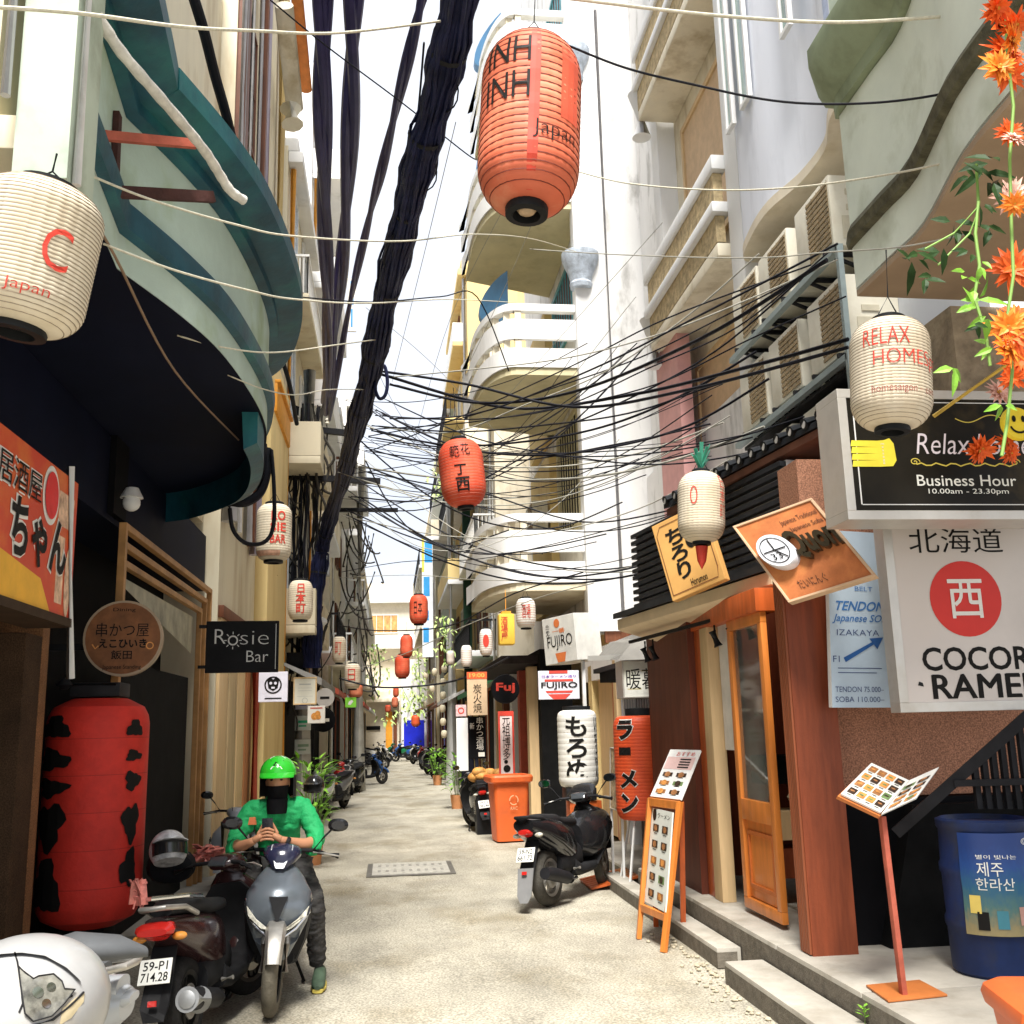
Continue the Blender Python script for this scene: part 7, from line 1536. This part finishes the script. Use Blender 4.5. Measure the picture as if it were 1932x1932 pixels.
run('pale rope low across the dark soffit', [(335,633,6.1),(420,655,6.4),(520,665,6.9),(640,650,8.4),(716,640,10.1)], .006, m_wirew, 'rope', GL, name='rope')
run('pale rope just above the dark cross arm on the left', [(430,708,6.8),(500,735,7.2),(560,745,8),(620,735,9.4),(692,735,11.4)], .005, m_wirew, 'rope', GL, name='rope')
run('slim brown stick like wire crossing the dark soffit diagonally', [(5,90,4.3),(60,200,4.4),(150,370,4.6),(215,480,4.8),(330,700,6.2),(450,830,8.3)], .007, mat('brown_wire',(.24,.16,.1),.6), name='overhead_cable')
run('thick black cable loop hanging beside the Rosie Bar lantern', [(433,955,9.5),(440,1000,9.6),(465,1025,9.7),(500,1022,9.8),(516,990,9.9),(517,920,10),(512,850,10.2)], .02, m_wire)
run('fat black conduit curling into the wall at the end of the teal balcony', [(428,930,9.9),(455,930,9.9),(480,912,10),(493,880,10.1),(495,840,10.3)], .05, m_wire)
run('second fat black conduit under the first at the end of the teal balcony', [(430,945,9.9),(462,948,9.9),(490,930,10),(503,895,10.1),(506,850,10.3)], .045, m_wire)
run('dark cable dropping down the yellow column', [(505,560,12),(520,640,12.4),(545,720,13),(560,800,14)], .03, m_wire)
# the mass of thin wires between the left pole and the right-hand houses
GW = 'thin black wires strung across the alley'; rr = random.Random(51)
LW = 'thin black wire sagging across the alley between the left pole and the right-hand walls'
L0 = (690,760,12.5)
W = [((715,705,11),(960,770,11.5),(1190,745,10),(1420,690,8.6),(1600,640,7.6),.019),((715,700,11),(880,725,11),(1080,768,10),(1300,735,8.4),(1600,655,7.2),.016),
 ((735,725,11),(900,760,11),(1080,740,10),(1320,640,8),(1560,490,6.6),.017),((735,790,11),(900,780,11),(1110,700,9.6),(1330,590,8),(1580,460,6.6),.010),
 ((700,850,13),(860,790,12),(1080,690,10.5),(1260,600,9),(1530,500,7.5),.008),((690,850,13),(800,865,12.5),(970,870,11.5),(1180,835,10),(1340,800,9),.009),
 ((690,845,13),(830,880,12),(1010,890,11.5),(1230,870,10),(1420,825,8.8),.008),((700,830,13),(860,850,12),(1060,855,11),(1290,840,9.6),(1430,815,8.5),.007),
 ((690,890,13),(790,910,13),(910,930,12.6),(1100,985,12),(1280,960,11),.010),((690,880,13),(860,940,12),(1050,1000,11.5),(1230,985,10.4),(1420,880,9),.007),
 ((640,1180,18),(720,1190,17),(850,1180,16),(970,1120,14),(1100,1080,12.6),.010),((680,1260,20),(760,1235,19),(880,1180,17),(1010,1130,15),(1120,1100,13.6),.008),
 ((640,1280,22),(720,1297,22),(830,1290,22),(900,1270,20),(960,1240,18),.02),((690,870,13),(740,960,14),(790,1010,15),(860,1030,15),(960,1000,14),.010),
 ((640,1080,20),(760,1060,18),(900,1055,16),(1050,1025,14),(1300,960,11),.007),((640,1090,20),(780,1085,18),(920,1095,16),(1080,1090,14),(1230,1060,12),.006),
 ((560,560,9),(700,570,9.4),(830,560,9.8),(900,560,10),(960,700,10.5),.007),((510,0,6.4),(620,90,6.8),(760,195,7.4),(880,290,8),(900,300,8.4),.006)]
for k in range(34):
    v0 = rr.uniform(730,980); v1 = rr.uniform(640,1060); u1 = rr.uniform(1080,1420); y0 = rr.uniform(13,19); y1 = 15.5-(u1-1080)/340*6; sag = rr.uniform(40,130); u0 = rr.uniform(640,690)
    pt = []
    for i in range(5): t_ = i/4; pt.append((u0+(u1-u0)*t_+rr.gauss(0,4), v0+(v1-v0)*t_+sag*4*t_*(1-t_)+rr.gauss(0,4), y0+(y1-y0)*t_))
    W.append(tuple(pt)+(rr.choice([.005,.006,.008,.011]),))
for k in range(12):
    a_ = rr.uniform(0,1); u0 = 735-60*a_; v0 = 700+190*a_; u1 = rr.uniform(1380,1600); v1 = rr.uniform(470,840); y0 = 11+2.5*a_; y1 = 7.8+(1600-u1)/220*1.2; sag = rr.uniform(40,120); pt = []
    for i in range(6): t_ = i/5; pt.append((u0+(u1-u0)*t_, v0+(v1-v0)*t_+sag*4*t_*(1-t_)+rr.gauss(0,5), y0+(y1-y0)*t_))
    W.append(tuple(pt)+(rr.choice([.008,.010,.013]),))
for w_ in W: run(LW, w_[:-1], w_[-1], m_wire if rr.random() < .72 else m_wireg, 'wire', GW, name='overhead_wire', sides=5)
GV = 'thin stay wires running along the alley'; LV = 'very thin grey stay wire slanting up toward the sky above the alley'
for q_ in (((860,230,8),(800,480,11),(740,720,16)),((780,840,18),(850,600,14),(1000,300,10)),((1100,150,9),(980,480,12),(850,760,17)),((1250,420,10),(1000,700,13),(820,900,18)),((1200,560,11),(1000,800,14),(860,900,18)),((690,650,14),(760,790,15),(860,900,16)),((690,580,13),(830,700,14),(1010,900,15))):
    run(LV, q_, .004, m_wireg, 'wire', GV, name='stay_wire', sides=5)
